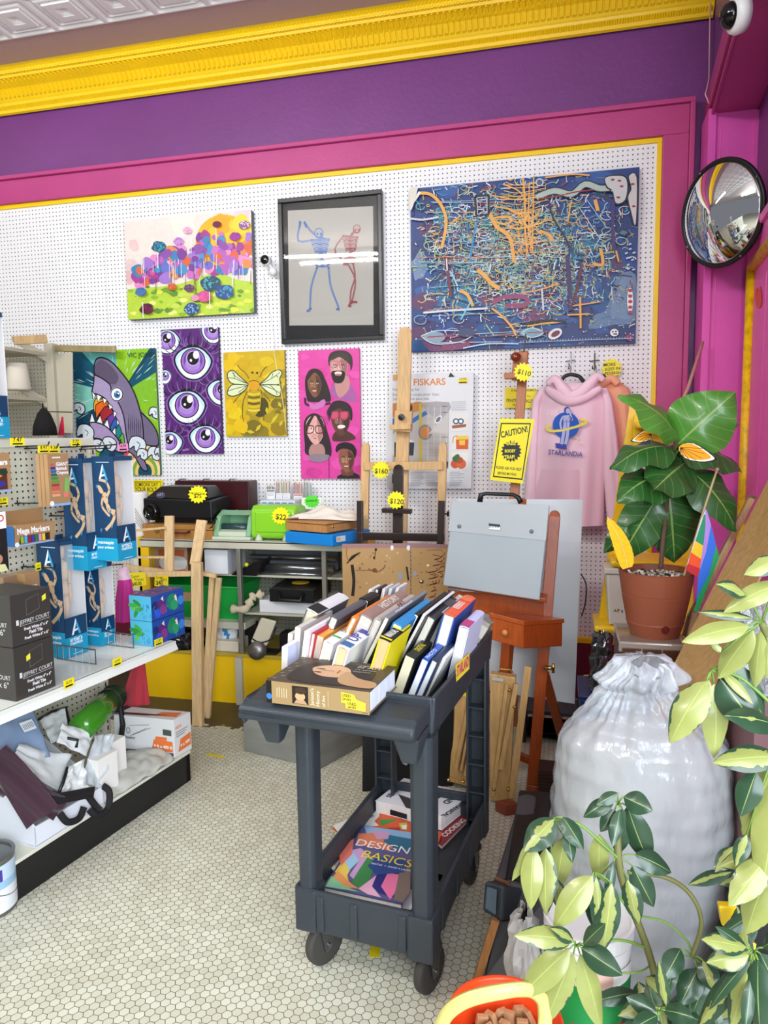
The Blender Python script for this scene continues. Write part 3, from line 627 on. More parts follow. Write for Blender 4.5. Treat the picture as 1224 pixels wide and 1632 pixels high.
dens = ['#8fb8c8', '#c4d4d4', '#d9a85a', '#e2b35c', '#3f9ec0', '#62a89c', '#b8c89c', '#2e7fb8', '#e8e4dc', '#9a3a44', '#1a2450', '#7cae9c', '#c8d8e4', '#a4b070', '#4a2450']
for i in range(2300):
    x, y = rnd.gauss(560, 230), rnd.gauss(430, 150)
    if not (80 < x < 1080 and 90 < y < 860): continue
    t_ = rnd.choice([0, PI/2, rnd.uniform(0, PI)])+rnd.gauss(0, .15); L = rnd.uniform(8, 60)
    p = [(x+math.cos(t_)*L*k+rnd.gauss(0, 4), y+math.sin(t_)*L*k+rnd.gauss(0, 4)) for k in (0, .33, .66, 1)]
    a.line(p, rnd.uniform(1.5, 5.5), rnd.choice(dens), smooth=2)
for i in range(330):      # scribbled loops
    x, y = rnd.gauss(520, 220), rnd.gauss(420, 140)
    if not (90 < x < 1060 and 110 < y < 840): continue
    r_ = rnd.uniform(6, 26); p = [(x+r_*math.cos(k*.9)*(1+k*.05), y+r_*math.sin(k*.9)*.8) for k in range(7)]
    a.line(p, rnd.uniform(1.5, 3.4), rnd.choice(dens), smooth=3)
for i in range(34):       # long thin horizontals
    y = rnd.uniform(100, 850); x = rnd.uniform(80, 700); a.line([(x, y), (x+rnd.uniform(120, 380), y-rnd.uniform(-4, 22))], rnd.uniform(1.5, 3.5), rnd.choice(['#9a3a44', '#b8c8d8', '#7fa0c0', '#c86a50', '#a0b8a0', '#d8a860']))
O = '#e0a24a'
for p, w_ in [([(110, 170), (160, 175), (205, 215), (232, 280), (228, 350), (212, 420)], 13), ([(580, 100), (588, 200), (590, 340), (600, 440)], 9), ([(628, 90), (626, 250), (622, 440)], 6), ([(610, 120), (605, 260), (612, 400)], 5),
              ([(430, 260), (460, 320), (520, 370), (540, 480)], 16), ([(440, 285), (500, 275), (530, 290), (500, 310), (455, 300)], 9), ([(450, 230), (540, 250), (620, 300)], 6), ([(440, 180), (560, 200), (660, 180)], 5), ([(490, 130), (560, 160), (600, 210)], 6),
              ([(375, 515), (410, 545), (440, 580), (475, 600)], 18), ([(295, 610), (330, 630), (355, 680)], 14), ([(440, 690), (490, 730), (530, 775), (548, 812)], 9), ([(655, 340), (700, 360), (712, 385)], 12), ([(800, 200), (790, 250), (782, 300)], 6),
              ([(780, 720), (880, 715)], 7), ([(838, 640), (840, 780)], 9), ([(800, 680), (930, 660)], 6), ([(905, 200), (918, 250)], 16), ([(930, 420), (940, 490), (900, 490)], 14), ([(1000, 430), (1012, 480)], 8), ([(600, 770), (700, 755), (770, 750)], 7), ([(680, 100), (800, 85), (880, 90)], 7), ([(250, 310), (300, 270)], 6), ([(570, 620), (640, 610), (740, 580)], 6)]: a.line(p, w_, O, smooth=4)
for i in range(70): x = rnd.uniform(530, 640); y = rnd.uniform(250, 440); a.line([(x, y), (x+rnd.uniform(-20, 30), y+rnd.uniform(-40, 40))], rnd.uniform(3, 8), rnd.choice([O, '#e8b060', '#d49038']))
for i in range(22): y = 120+i*13; a.line([(470+rnd.uniform(0, 60), y), (560, y+rnd.uniform(0, 30)), (640+rnd.uniform(0, 60), y-10)], 3, rnd.choice([O, '#e8b870']), smooth=4)
for p, w_, c in [([(115, 165), (85, 210)], 12, '#e4dfd2'), ([(70, 285), (130, 290), (200, 278)], 8, '#c8c4c8'), ([(232, 465), (245, 560), (255, 640)], 12, '#6a2030'), ([(235, 465), (238, 520)], 5, '#e8e0e0'), ([(700, 230), (720, 290), (770, 370), (790, 420)], 8, '#141a38'),
                 ([(780, 450), (790, 600), (795, 700)], 20, '#38245a'), ([(845, 490), (825, 600), (795, 690)], 12, '#5c1c34'), ([(985, 200), (985, 300), (990, 430)], 18, '#3c2c66'), ([(130, 710), (250, 700), (420, 690)], 9, '#d0d0d8'), ([(440, 665), (500, 640), (590, 640), (590, 675), (500, 680)], 22, '#8a3f66'),
                 ([(215, 870), (300, 862), (340, 850)], 26, '#7c3c64'), ([(590, 760), (680, 745), (775, 750)], 10, '#11121c'), ([(310, 870), (420, 850), (560, 850)], 5, '#c4d8e8'), ([(665, 600), (672, 700)], 8, '#c8ccd4'), ([(300, 740), (350, 650)], 6, '#7fc0dc'), ([(258, 530), (285, 590)], 7, '#8cc8e0'), ([(340, 480), (360, 350), (380, 280)], 8, '#2c86b8'),
                 ([(1060, 770), (1085, 760)], 5, '#d8e0e4'), ([(830, 230), (930, 380)], 3, '#c4d8e0'), ([(860, 190), (960, 330)], 3, '#9cc0d4'), ([(940, 350), (900, 420)], 4, '#a8d0e4')]: a.line(p, w_, c, smooth=4)
for d_ in (16, 11): a.line([(640, 190), (720, 160), (800, 175), (860, 130), (930, 150), (1000, 140)], d_*2.2, '#11131c' if d_ == 16 else '#a8b8b0', smooth=4)
a.line([(650, 195), (730, 185), (820, 165), (900, 155)], 6, '#8a2c38', smooth=4)
for pts, c in [([(955, 100), (1030, 95), (1050, 130), (1040, 200), (1000, 215), (985, 160), (960, 140)], '#c4c4c4'), ([(1058, 95), (1092, 100), (1088, 310), (1070, 260), (1055, 190), (1070, 150)], '#c9c2c2')]:
    a.line(pts+[pts[0]], 14, '#151525', smooth=4); a.poly(pts, c, smooth=4)
for x, y in [(985, 110), (1015, 115), (1010, 190), (1025, 140), (1075, 130), (1080, 230)]: a.ell(x, y, 9, 5, '#9a2c3c')
a.line([(365, 185), (425, 178), (425, 265), (370, 275), (365, 185)], 11, '#101018'); a.line([(372, 192), (418, 187), (418, 258), (376, 266), (372, 192)], 3, '#d8dce4')
a.ell(655, 122, 18, 18, '#c8ccd0'); a.ell(655, 122, 13, 13, '#4a5a80'); a.ell(620, 800, 55, 22, '#6f9cac'); a.line([(575, 800), (620, 778), (670, 800), (620, 822), (575, 800)], 4, '#c4d4dc', smooth=4); a.line([(600, 800), (720, 795)], 5, '#9a3040'); a.ell(725, 805, 34, 22, '#e0dcdc', 60*0-30); a.ell(727, 805, 22, 12, '#6a2036', -30)
a.ell(180, 820, 50, 26, '#7f98ac'); a.line([(120, 815), (200, 790), (350, 800), (300, 840), (180, 850), (120, 815)], 4, '#c8d0d8', smooth=4); a.ell(325, 800, 40, 20, '#3a4468'); a.line([(150, 820), (260, 812)], 6, '#a83040')
a.ell(1063, 655, 14, 58, '#e4e0e0')
for y in (610, 635, 660, 685, 708): a.ell(1064, y, 10, 8, '#a8324a')
for i in range(11): x, y = rnd.uniform(1040, 1075), rnd.uniform(400, 530); a.line([(x, y), (x+12, y-5)], 7, '#b8cce0')
a.ell(992, 800, 19, 17, '#e6e6e6')
for dx, dy in [(-7, -4), (7, -5), (0, 6), (8, 6)]: a.ell(992+dx, 800+dy, 4, 4, '#1a1a22')
a.ell(1060, 822, 17, 15, '#8a1f60'); a.poly([(1030, 330), (1062, 345), (1040, 368), (1005, 352)], '#16203c'); a.poly([(1030, 337), (1054, 347), (1038, 360), (1012, 352)], '#4a7088')
for i in range(260):
    x, y = rnd.uniform(90, 1080), rnd.uniform(620, 870) if i % 2 else rnd.uniform(80, 860); a.ell(x, y, rnd.uniform(1.2, 4), rnd.uniform(1.2, 4), rnd.choice(['#e8e8f0', '#c8d0e8', '#9ab8e0', '#e0b060']), n=7)
a.line([(560, 845), (800, 835), (1080, 825)], 3, '#9ab0cc')
for i in range(40): a.line([(570+i*12.7, 845-i*.45), (570+i*12.7, 835-i*.45)], 2, '#b4c4d8')
a.poly([(75, 140), (105, 135), (100, 175), (80, 240), (68, 240)], '#d8d2c4', smooth=3)
clipfix(a)
# ============================================================ EASELS, CLOTHES AND CARDS BY THE WALL
def wpx(p, n): return n*(V(p)-EYE).dot(FW)/F            # size in metres of n pixels at point p
def pb(g, a, b, Ya, Yb, w, d, taper=1, up=(0, -1, 0), col=None):
    p0, p1 = PY(*a, Ya), PY(*b, Yb); g.beam(p0, p1, wpx(p0, w), d, up=up, taper=taper, col=col); return p0, p1
def part(g, name, mat, par, **k): return g.build(name, mat, par, **k)
def sticker(name, label, cat, cx, cy, r, Y, lines, group=None, n=15, rx=1, tcol='#1a1a12', base='#f6e81a', th=.0015, tilt=0):
    a = WArt(Y); a.burst(cx, cy, r, base, n=n, rx=rx)
    pts = list(a.g.v); g = G(); g.slab(pts, (0, -1, 0), th, base); a.g.v, a.g.f, a.g.c = g.v, g.f, g.c
    for t, dx0, dx1, dy, ty in lines: a.text(t, (cx+dx0, cy+dy+tilt), (cx+dx1, cy+dy+ty-tilt), tcol, bold=.02)
    return tag(a.build(name, M('yellow_card', vc=True, rough=.5)), label, cat, group)
BEECH = WOOD('beech_wood', '#cda672'); WALN = WOOD('black_walnut', '#261714', .35); CHERRY = WOOD('cherry_wood', '#9c4412', .3); OAKB = WOOD('brown_easel_wood', '#a8663a', .35)
PINE = WOOD('pine_wood', '#dcbb8a'); BRASS = M('brass', '#c9a860', rough=.3, metal=1); BLK = M('black_plastic', '#141416', rough=.4)
STEEL = M('steel_wire', '#8d8f90', rough=.35, metal=1); WIRE = M('dark_wire', '#33363a', rough=.4, metal=.8)
# ---- light beech easel
t = thing('display_easel', 'tall light beech H-frame easel with a black knob and wide upright arms', 'easel')
g = G(); p0, p1 = pb(g, (637, 905), (646, 532), 3.92, 4.0, 21, .02); g.cyl(p1+V((0, -.01, 0)), p1+V((0, .01, 0)), wpx(p1, 10.5), 16)
b0 = PY(637, 905, 3.92); g.beam(V((b0.x-.005, b0.y-.02, .002)), b0, wpx(b0, 21), .02); part(g, 'mast', BEECH, t, bevel=.002)
for i, (xa, xb) in enumerate([(583, 580), (706, 702)]):
    g = G(); a_, b_ = pb(g, (xb, 880), (xa, 712), 3.9, 3.93, 13, .022); g.cyl(b_+V((0, -.011, 0)), b_+V((0, .011, 0)), wpx(b_, 6.3), 12); g.beam(V((a_.x+(0 if i == 0 else .04), a_.y-.06, .002)), a_, wpx(a_, 12), .022); part(g, 'side_upright', BEECH, t, bevel=.002)
g = G(); pb(g, (580, 743), (706, 742), 3.905, 3.905, 13, .02, up=(0, -1, 0)); part(g, 'crossbar', BEECH, t, bevel=.002)
g = G(); pb(g, (642, 688), (644, 655), 3.9, 3.9, 28, .03); pb(g, (623, 681), (656, 680), 3.89, 3.89, 8, .06); part(g, 'top_clamp', BEECH, t, bevel=.002)
g = G(); c = PY(641, 665, 3.875); g.lathe([(.006, 0), (.006, -.01), (.018, -.012), (.018, -.024), (.004, -.027)], 8, c, ax=(0, 1, 0)); part(g, 'knob', BLK, t)
# ---- black walnut easel
t = thing('display_easel', 'short near-black walnut easel standing behind the brown drawing boards', 'easel')
g = G(); p0, p1 = pb(g, (634, 870), (635, 748), 3.64, 3.68, 16, .02); g.cyl(p1+V((0, -.01, 0)), p1+V((0, .01, 0)), wpx(p1, 7.8), 16); g.beam(V((p0.x, p0.y+.02, .002)), p0, wpx(p0, 16), .02); part(g, 'mast', WALN, t, bevel=.002)
for s_, (xa, ya, xb) in enumerate([(574, 798, 574), (704, 798, 702)]):
    g = G(); a_, b_ = pb(g, (xb, 868), (xa, ya), 3.6, 3.62, 9 if s_ == 0 else 10, .03); g.beam(V((a_.x, a_.y, .002)), a_, wpx(a_, 9), .03); part(g, 'side_upright', WALN, t, bevel=.002)
g = G(); pb(g, (570, 854), (708, 857), 3.6, 3.6, 12, .02); part(g, 'crossbar', WALN, t, bevel=.002)
g = G(); pb(g, (610, 813), (656, 815), 3.62, 3.62, 7, .05); part(g, 'canvas_holder', WALN, t, bevel=.002)
g = G(); c = PY(709, 819, 3.62); g.tube([c, c+V((.02, 0, 0))], .004, 8); g.tube([c+V((.016, 0, -.013)), c+V((.016, 0, .013))], .006, 8); part(g, 'wing_knob', BLK, t)
# ---- reddish brown easel by the hoodie
t = thing('display_easel', 'brown easel mast with a round wooden knob beside the pink hoodie', 'easel')
g = G(); p0, p1 = pb(g, (817, 840), (835, 560), 3.74, 3.86, 15, .03); g.beam(V((p0.x+.01, 3.70, .002)), p0, wpx(p0, 15), .03); part(g, 'mast', WOOD('brown_easel_wood'), t, bevel=.003)
g = G(); pb(g, (826, 606), (830, 562), 3.78, 3.8, 22, .04); pb(g, (804, 600), (830, 598), 3.76, 3.76, 9, .06); part(g, 'top_clamp', WOOD('brown_easel_wood'), t, bevel=.003)
g = G(); c = PY(822, 569, 3.74); g.ball(c, .028, 12, sc=(1, 1.1, .8)); part(g, 'knob', M('varnished_knob', '#7a2c12', rough=.2, coat=.5), t, smooth=True)
g = G(); pb(g, (835, 562), (838, 532), 3.82, 3.82, 2.6, .004); part(g, 'rod', BLK, t)
# ---- price bursts on easels
sticker('price_burst', 'yellow starburst price card reading $160 on the beech easel crossbar', 'price tag', 607, 749, 15, 3.87, [('$160', -10, 11, 5, 1)], 'yellow starburst price cards')
sticker('price_burst', 'yellow starburst price card reading $120 on the black easel', 'price tag', 631, 797, 15, 3.58, [('$120', -10, 12, 5, 2)], 'yellow starburst price cards')
sticker('price_burst', 'yellow starburst price card reading $110 below the round wooden knob', 'price tag', 834, 593, 16, 3.73, [('$110', -10, 11, 2, 5)], 'yellow starburst price cards')
sticker('information_burst', 'jagged yellow card beside the hangers reading more sizes', 'sign', 975, 587, 17, 4.17, [('MORE', -13, 6, -3, -1), ('SIZES IN', -11, 13, 4, -2), ('REVERSE', -11, 12, 10, -1)], n=13)
# ---- caution sign
def card(name, label, cat, corners, Y, base, art, th=.002, group=None, nrm=(0, -1, 0), mat=None, parent=None):
    o = PY(*corners[0], Y); n = V(nrm).normalized(); ex = V((0, 0, 1)).cross(-n)
    if ex.length < .1: ex = V((1, 0, 0))
    ex = -ex.normalized() if ex.x < 0 else ex.normalized()
    a = Art(o, ex, n.cross(ex)); P2 = [a.px(*c) for c in corners]; pts = [a.o+a.ex*p.x+a.ey*p.y for p in P2]
    a.g.slab(pts, a.n, th, base); a.k = 1
    if art: art(a)
    ob = a.build(name, mat or PRINT(), parent)
    if not parent: tag(ob, label, cat, group)
    return ob
def caution(a):
    a.crop(560, 520, 4.08)
    a.poly([(972, 628), (1168, 630), (1112, 1000), (920, 980)], '#15150f'); a.poly([(979, 636), (1160, 638), (1106, 990), (928, 972)], '#f3e312')
    a.text('CAUTION!', (975, 725), (1150, 685), '#15150f', bold=.03, shear=.15, hs=1.5); a.burst(1040, 812, 72, '#15150f', n=17, inner=.8, rx=.95)
    for s_, y, x0, x1 in [('EASEL', 772, 1010, 1070), ('BOOBY', 820, 998, 1068), ('TRAP!', 862, 995, 1062)]: a.text(s_, (x0, y), (x1, y-1), '#f3e312', bold=.03, hs=1.3)
    a.text('PLEASE ASK FOR HELP', (940, 925), (1105, 940), '#15150f', bold=.02, hs=1.5); a.text('BEFORE MOVING', (950, 962), (1072, 972), '#15150f', bold=.02, hs=1.5)
card('caution_sign', 'yellow caution sign warning of an easel booby trap', 'sign', [(797, 667), (852, 668), (833, 771), (781, 765)], 3.69, '#f3e312', caution)
card('notice_poster', 'yellow wall notice partly hidden behind the brown easel mast', 'sign', [(805, 618), (855, 619), (855, 651), (804, 650)], 4.18, '#f0dc18', lambda a: (a.crop(560, 520, 4.08), a.text('STARLANDIA HANDMADE', (1040, 425), (1200, 422), '#1a1a10', bold=.02, hs=1.5), a.text('TO', (1140, 462), (1165, 462), '#1a1a10'), a.text('PRINTED LOCALLY', (1008, 492), (1180, 496), '#1a1a10', bold=.02, hs=1.5), a.text('INK', (1050, 520), (1090, 520), '#1a1a10')))
card('notice_poster', 'yellow wall notice under the shark canvas reading someone day', 'sign', [(212, 765), (259, 765), (259, 800), (212, 800)], 4.18, '#f0dc18', lambda a: (a.line([(214, 768), (256, 768), (256, 798)], 1, '#15150f'), a.text('SOMEONE DAY', (215, 775), (252, 775), '#15150f', bold=.02, hs=1.4), a.text('YOUR BOLT', (215, 783), (250, 784), '#15150f', bold=.02, hs=1.4)))
# ---- fabric cutting set package
def pack(a):
    a.crop(560, 520, 4.08)
    a.text('FISKARS', (405, 385), (612, 380), '#d8813a', bold=.02)
    for s_, y, x1 in [('Fabric Cutting Set', 420, 442), ('Ensemble de coupe pour tissu', 452, 568), ('Juego de corte para tela', 480, 505)]: a.text(s_, (268, y), (x1, y-2), '#5c6064')
    a.poly([(268, 500), (636, 492), (632, 920), (268, 920)], '#b9b4ae'); a.poly([(268, 500), (400, 498), (372, 600), (268, 590)], '#c98442'); a.poly([(400, 498), (460, 496), (455, 540), (388, 560)], '#c98442', smooth=3)
    a.poly([(268, 600), (300, 600), (300, 645), (268, 645)], '#2c78b8'); a.line([(385, 625), (430, 595), (490, 560)], 26, '#2c70b0', smooth=3); a.poly([(440, 500), (458, 498), (460, 880), (440, 885)], '#c9b23c')
    a.poly([(470, 498), (636, 494), (632, 560), (560, 600), (500, 560)], '#a9a3a6', smooth=2); a.ell(480, 690, 45, 50, '#7c8088'); a.ell(480, 690, 34, 38, '#d0823c'); a.ell(566, 606, 18, 30, '#e4e4e6', 40); a.ell(566, 606, 12, 22, '#6a6e74', 40)
    for x in (500, 540, 580, 620): a.line([(x, 520), (x-4, 900)], 2, '#e8e4e0')
    for y in range(520, 900, 40): a.line([(590, y), (624, y)], 3, '#3c4044'); a.line([(462, y), (630, y+4)], 1.2, '#8c8a88')
    a.poly([(268, 700), (300, 690), (410, 750), (410, 840), (268, 840)], '#d8d8d6'); a.poly([(280, 755), (308, 755), (308, 850), (280, 850)], '#232c3c'); a.poly([(375, 755), (410, 755), (405, 840), (375, 840)], '#2a3444'); a.ell(380, 530, 18, 26, '#3c2010')
    a.poly([(500, 700), (632, 560), (632, 700)], '#c4c0bc'); a.poly([(612, 880), (630, 880), (626, 925), (610, 925)], '#202428')
    a.poly([(650, 570), (764, 568), (760, 680), (650, 684)], '#e2e0da'); a.ell(680, 618, 20, 20, '#3a5a78'); a.ell(712, 618, 20, 20, '#3a5a78'); a.ell(680, 618, 11, 11, '#efefef'); a.ell(712, 618, 11, 11, '#efefef'); a.poly([(655, 645), (748, 635), (745, 655), (655, 665)], '#9c5a34')
    a.poly([(650, 708), (764, 706), (762, 806), (650, 806)], '#e4e2dc'); a.poly([(680, 730), (762, 726), (760, 800), (682, 800)], '#d45a24'); a.poly([(680, 712), (762, 710), (760, 735), (680, 738)], '#e8c84c'); a.poly([(700, 742), (740, 740), (738, 772), (702, 772)], '#f0c040'); a.line([(660, 760), (665, 720), (690, 712)], 5, '#c8703c', smooth=3)
    a.poly([(650, 820), (764, 820), (762, 928), (650, 928)], '#e6e4de'); a.ell(675, 895, 28, 30, '#d0542c'); a.ell(715, 895, 32, 32, '#d86a3c'); a.ell(700, 870, 28, 22, '#b44a28'); a.poly([(655, 860), (690, 830), (705, 850), (680, 885)], '#3f6a34', smooth=3)
    for k in range(5): a.line([(650, 492+k*13), (745, 490+k*13)], 3.4, '#a0a2a4')
    for x0 in (270, 385, 485, 640):
        for k in range(9): a.line([(x0, 948+k*11), (x0+rnd.uniform(60, 100), 948+k*11)], 3, '#9c9ea0')
    a.poly([(270, 315), (300, 313), (300, 350), (270, 352)], '#cfa268'); a.poly([(697, 338), (757, 336), (755, 372), (697, 374)], '#f0d820'); a.text('19.99', (705, 352), (748, 350), '#222'); a.poly([(700, 362), (750, 360), (750, 368), (700, 370)], '#222')
    a.poly([(380, 320), (391, 340), (370, 340)], '#1c1c1e'); a.poly([(645, 300), (672, 328), (632, 330)], '#1c1c1e'); a.ell(300, 692, 12, 14, '#f0f0f0'); a.ell(300, 692, 6, 7, '#30343a'); a.poly([(265, 960), (290, 960), (290, 1020), (265, 1020)], '#4c5054')
card('cutting_set_package', 'big white retail pack for a fabric cutting set behind the beech easel', 'package', [(620, 597), (755, 594), (751, 779), (617, 779)], 4.15, '#dcdde0', pack, th=.03)
# ---- round camera between paintings, dome camera and wall cables
t = thing('security_camera', 'small round white camera with a black face on the pegboard', 'camera'); c = PY(424, 415, 4.12)
g = G(); g.lathe([(.001, .03), (.022, .03), (.03, .02), (.03, -.012), (.027, -.02)], 24, c, ax=(0, 1, 0)); part(g, 'housing', M('white_plastic', '#e6e6e6', rough=.3), t, smooth=True)
g = G(); g.lathe([(.027, -.018), (.025, -.026), (.012, -.029), (.001, -.029)], 24, c, ax=(0, 1, 0)); part(g, 'lens_face', M('gloss_black', '#0b0b0c', rough=.1), t, smooth=True)
g = G(); g.ball(c+V((.03, .03, -.06)), .026, 12); g.tube([c, c+V((.028, .03, -.045)), c+V((.03, .07, -.07))], .01, 8); part(g, 'stand', M('white_plastic'), t, smooth=True)
t = thing('dome_camera', 'white dome security camera with dark bubble high by the beam', 'camera'); c = PY(1168, 24, 2.95); ax = V((-.92, -.25, -.12)).normalized()
g = G(); g.lathe([(.001, -.04), (.06, -.04), (.064, -.015), (.058, .0), (.045, .008)], 32, c, ax=ax); part(g, 'housing', M('white_plastic'), t, smooth=True)
g = G(); g.lathe([(.045, .005), (.043, .016), (.035, .032), (.02, .042), (.001, .046)], 28, c, ax=ax); part(g, 'dome', M('gloss_black'), t, smooth=True)
g = G(); g.tube([PY(1132, 5, 4.15), PY(1131, 60, 4.17), PY(1130, 125, 4.17), PY(1127, 140, 3.98), PY(1124, 150, 3.97), PY(1130, 165, 3.965)], .0035, 6)
tag(g.build('wall_cable', M('pink_cable', '#d8a8b0', rough=.5), smooth=True), 'thin pale cable running down the corner beside the beam', 'cable')
g = G(); pts = sm([PY(420, 440, 4.19), PY(437, 540, 4.19), PY(437, 560, 4.13)], 6, False); g.tube(pts, .002, 6); tag(g.build('camera_cord', M('white_plastic'), smooth=True), 'thin white cord hanging from the small round camera', 'cable')
# ---- convex mirror
t = thing('convex_mirror', 'round convex security mirror with a black rim near the ceiling corner', 'mirror'); c = PY(1149, 341, 3.72); ax = V((-.80, -.57, -.14)).normalized()
g = G(); pr = [(.226*math.sin(i/14*.62)/math.sin(.62), .226/math.tan(.62/1)*0+(.226/math.sin(.62))*(math.cos(i/14*.62)-math.cos(.62))) for i in range(15)][::-1]
g.lathe([(max(r_, 1e-5), z_) for r_, z_ in pr], 56, c, ax=ax); part(g, 'mirror_dome', M('mirror_acrylic', '#f2f4f4', rough=.02, metal=1), t, smooth=True)
g = G(); g.lathe([(.224, -.012), (.236, -.01), (.238, .004), (.226, .008), (.222, .0)], 56, c, ax=ax); part(g, 'rim', BLK, t, smooth=True)
g = G(); g.lathe([(.001, -.016), (.232, -.014)], 40, c, ax=ax); g.tube([c-ax*.01, c-ax*.12], .012, 8); part(g, 'back_plate', M('dark_backing', '#2a2a2c', rough=.6), t)
for k in range(4):
    aa = R(25+90*k); q_ = ax.to_track_quat('Z', 'Y').to_matrix(); p = c+q_ @ V((.231*math.cos(aa), .231*math.sin(aa), .006)); g = G(); g.ball(p, .006, 6); part(g, 'rim_screw', STEEL, t)
# ---- hoodies
def bez(L, y):      # x from a list of (y, x)
    for (a, b), (c, d) in zip(L, L[1:]):
        if a <= y <= c: f = (y-a)/(c-a); return b+(d-b)*f
    return L[-1][1] if y > L[-1][0] else L[0][1]
def cloth(g, Lc, Rc, y0, y1, Y, bulge=.05, folds=4, amp=.01, ph=0, nu=40, nv=26, back=True, col=None, top=1):
    def fn(s_):
        def f(u, v):
            y = y0+(y1-y0)*u; x = bez(Lc, y)*(1-v)+bez(Rc, y)*v
            p = PY(x, y, Y); e = max(0, 1-abs(2*v-1)**3)**.6*(min(1, u*8)**.5 if top else 1)
            d = bulge*e*s_+(amp*math.sin(folds*2*PI*v+ph+1.2*u)*min(1, u*1.6)*e*(.6+.5*math.sin(v*9+ph)) if s_ > 0 else 0)
            return p+V((0, -d, 0))
        return f
    g.grid(fn(1), nu, nv, col); 
    if back: g.grid(fn(-.3), nu, nv, col)
PHD = M('pink_fleece', '#f8d4e2', rough=.85, sheen=.05, bump=.3, bs=300); PCH = M('peach_fleece', '#f4b08c', rough=.85, sheen=.05, bump=.3, bs=300)
t = thing('hoodie', 'pale pink hoodie with a ringed planet print on a black hanger', 'clothing')
g = G(); cloth(g, [(610, 884), (620, 866), (650, 857), (720, 852), (838, 846)], [(608, 950), (620, 962), (650, 968), (720, 965), (838, 962)], 610, 837, 4.08, .06, 3, .012); part(g, 'body', PHD, t, smooth=True)
g = G(); cloth(g, [(618, 955), (640, 960), (700, 961), (760, 962), (836, 968)], [(618, 968), (640, 977), (700, 986), (760, 992), (836, 1004)], 618, 834, 4.07, .05, 1, .01, 1); part(g, 'sleeve', PHD, t, smooth=True)
g = G(); cloth(g, [(616, 862), (640, 848), (700, 843), (832, 834)], [(616, 872), (640, 862), (700, 860), (832, 855)], 616, 830, 4.09, .045, 1, .008, 2); part(g, 'sleeve', PHD, t, smooth=True)
g = G()
for s_, pts in ((0, [(872, 612), (884, 604), (896, 618), (910, 632), (926, 626), (940, 612), (952, 600), (962, 606)]), (1, [(870, 618), (886, 630), (908, 638), (934, 632), (958, 618)])):
    g.tube(sm([PY(x, y, 4.02) for x, y in pts], 5, False), [.012+.022*math.sin(PI*min(1, max(0, (i+1)/(5*(len(pts)-1)+2)))) for i in range(5*(len(pts)-1)+1)], 10)
part(g, 'hood', PHD, t, smooth=True)
g = G(); cloth(g, [(748, 860), (775, 853), (800, 848), (836, 846)], [(748, 932), (760, 936), (785, 943), (800, 945), (836, 945)], 748, 812, 4.06, .055, 2, .008, back=False, top=0); part(g, 'front_pocket', M('pink_fleece_seam', '#f4ccdc', rough=.85, sheen=.05), t, smooth=True)
a = WArt(4.005); a.ell(902, 678, 21, 21, '#2b5fc0', n=36)
a.line([(925, 668), (935, 672), (925, 678), (903, 684), (882, 687), (871, 683), (878, 676)], 4, '#f0e060', smooth=6)
a.poly([(885, 706), (903, 708), (903, 716), (886, 714)], '#3f4fb0'); 
for pts, w_ in [([(902, 662), (903, 675), (901, 686)], 10), ([(899, 684), (897, 698), (895, 708)], 5), ([(905, 684), (904, 696), (901, 708)], 5), ([(897, 664), (893, 674), (895, 685)], 3.2), ([(908, 664), (912, 670), (909, 660), (911, 656)], 3)]: a.line(pts, w_+1.4, '#2f3f9c', smooth=3); a.line(pts, w_, '#b3bce4', smooth=3)
a.ell(904, 654, 5, 5.6, '#2f3f9c'); a.ell(905, 655, 3.6, 4.4, '#b3bce4'); a.line([(903, 668), (903, 682)], 1, '#5f6cb8'); a.line([(899, 672), (908, 672)], .8, '#5f6cb8')
a.line([(872, 685), (890, 687), (915, 681), (936, 672)], 3, '#f0e060', smooth=5); a.text('STARLANDiA', (874, 724), (928, 728), '#3f4fa8', bold=.01, hs=1.25)
for x, y, c in [(918, 697, '#f4d878'), (925, 706, '#f4e0a0'), (879, 660, '#f4dcb0'), (892, 655, '#f0c8a8')]: a.burst(x, y, 3, c, n=4, inner=.35)
for v in a.g.v: v.y -= .012
a.build('planet_print', M('screen_print', vc=True, rough=.8), t)
t = thing('hoodie', 'peach hoodie hanging half hidden behind the pink one', 'clothing')
g = G(); cloth(g, [(608, 950), (640, 950), (740, 955)], [(606, 985), (620, 1003), (650, 1014), (700, 1018), (748, 1010)], 606, 748, 4.14, .05, 3, .012, 1); part(g, 'body', PCH, t, smooth=True)
g = G(); g.tube(sm([PY(x, y, 4.10) for x, y in [(940, 604), (955, 614), (966, 608), (975, 603), (985, 612)]], 5, False), .022, 10); part(g, 'hood', PCH, t, smooth=True)
for nm, xs, lb in [('clothes_hanger', (894, 910, 927), 'black hanger holding the pink hoodie'), ('clothes_hanger', (938, 951, 966), 'black hanger holding the peach hoodie')]:
    Yh = 4.09 if xs[0] < 930 else 4.13; o = thing(nm, lb, 'hanger', 'black clothes hangers')
    g = G(); g.tube(sm([PY(xs[0]-8, 618, Yh), PY(xs[0]+1, 606, Yh), PY(xs[0]+6, 600, Yh), PY(xs[1], 597, Yh), PY(xs[2]-4, 600, Yh), PY(xs[2]+2, 607, Yh), PY(xs[2]+8, 616, Yh)], 5, False), .010, 8); part(g, 'shoulder_bar', BLK, o, smooth=True)
    g = G(); g.tube(sm([PY(xs[1], 598, Yh), PY(xs[1]-1, 585, Yh), PY(xs[1]-4, 580, Yh+.02)], 4, False), .003, 6); part(g, 'hook', STEEL, o, smooth=True)
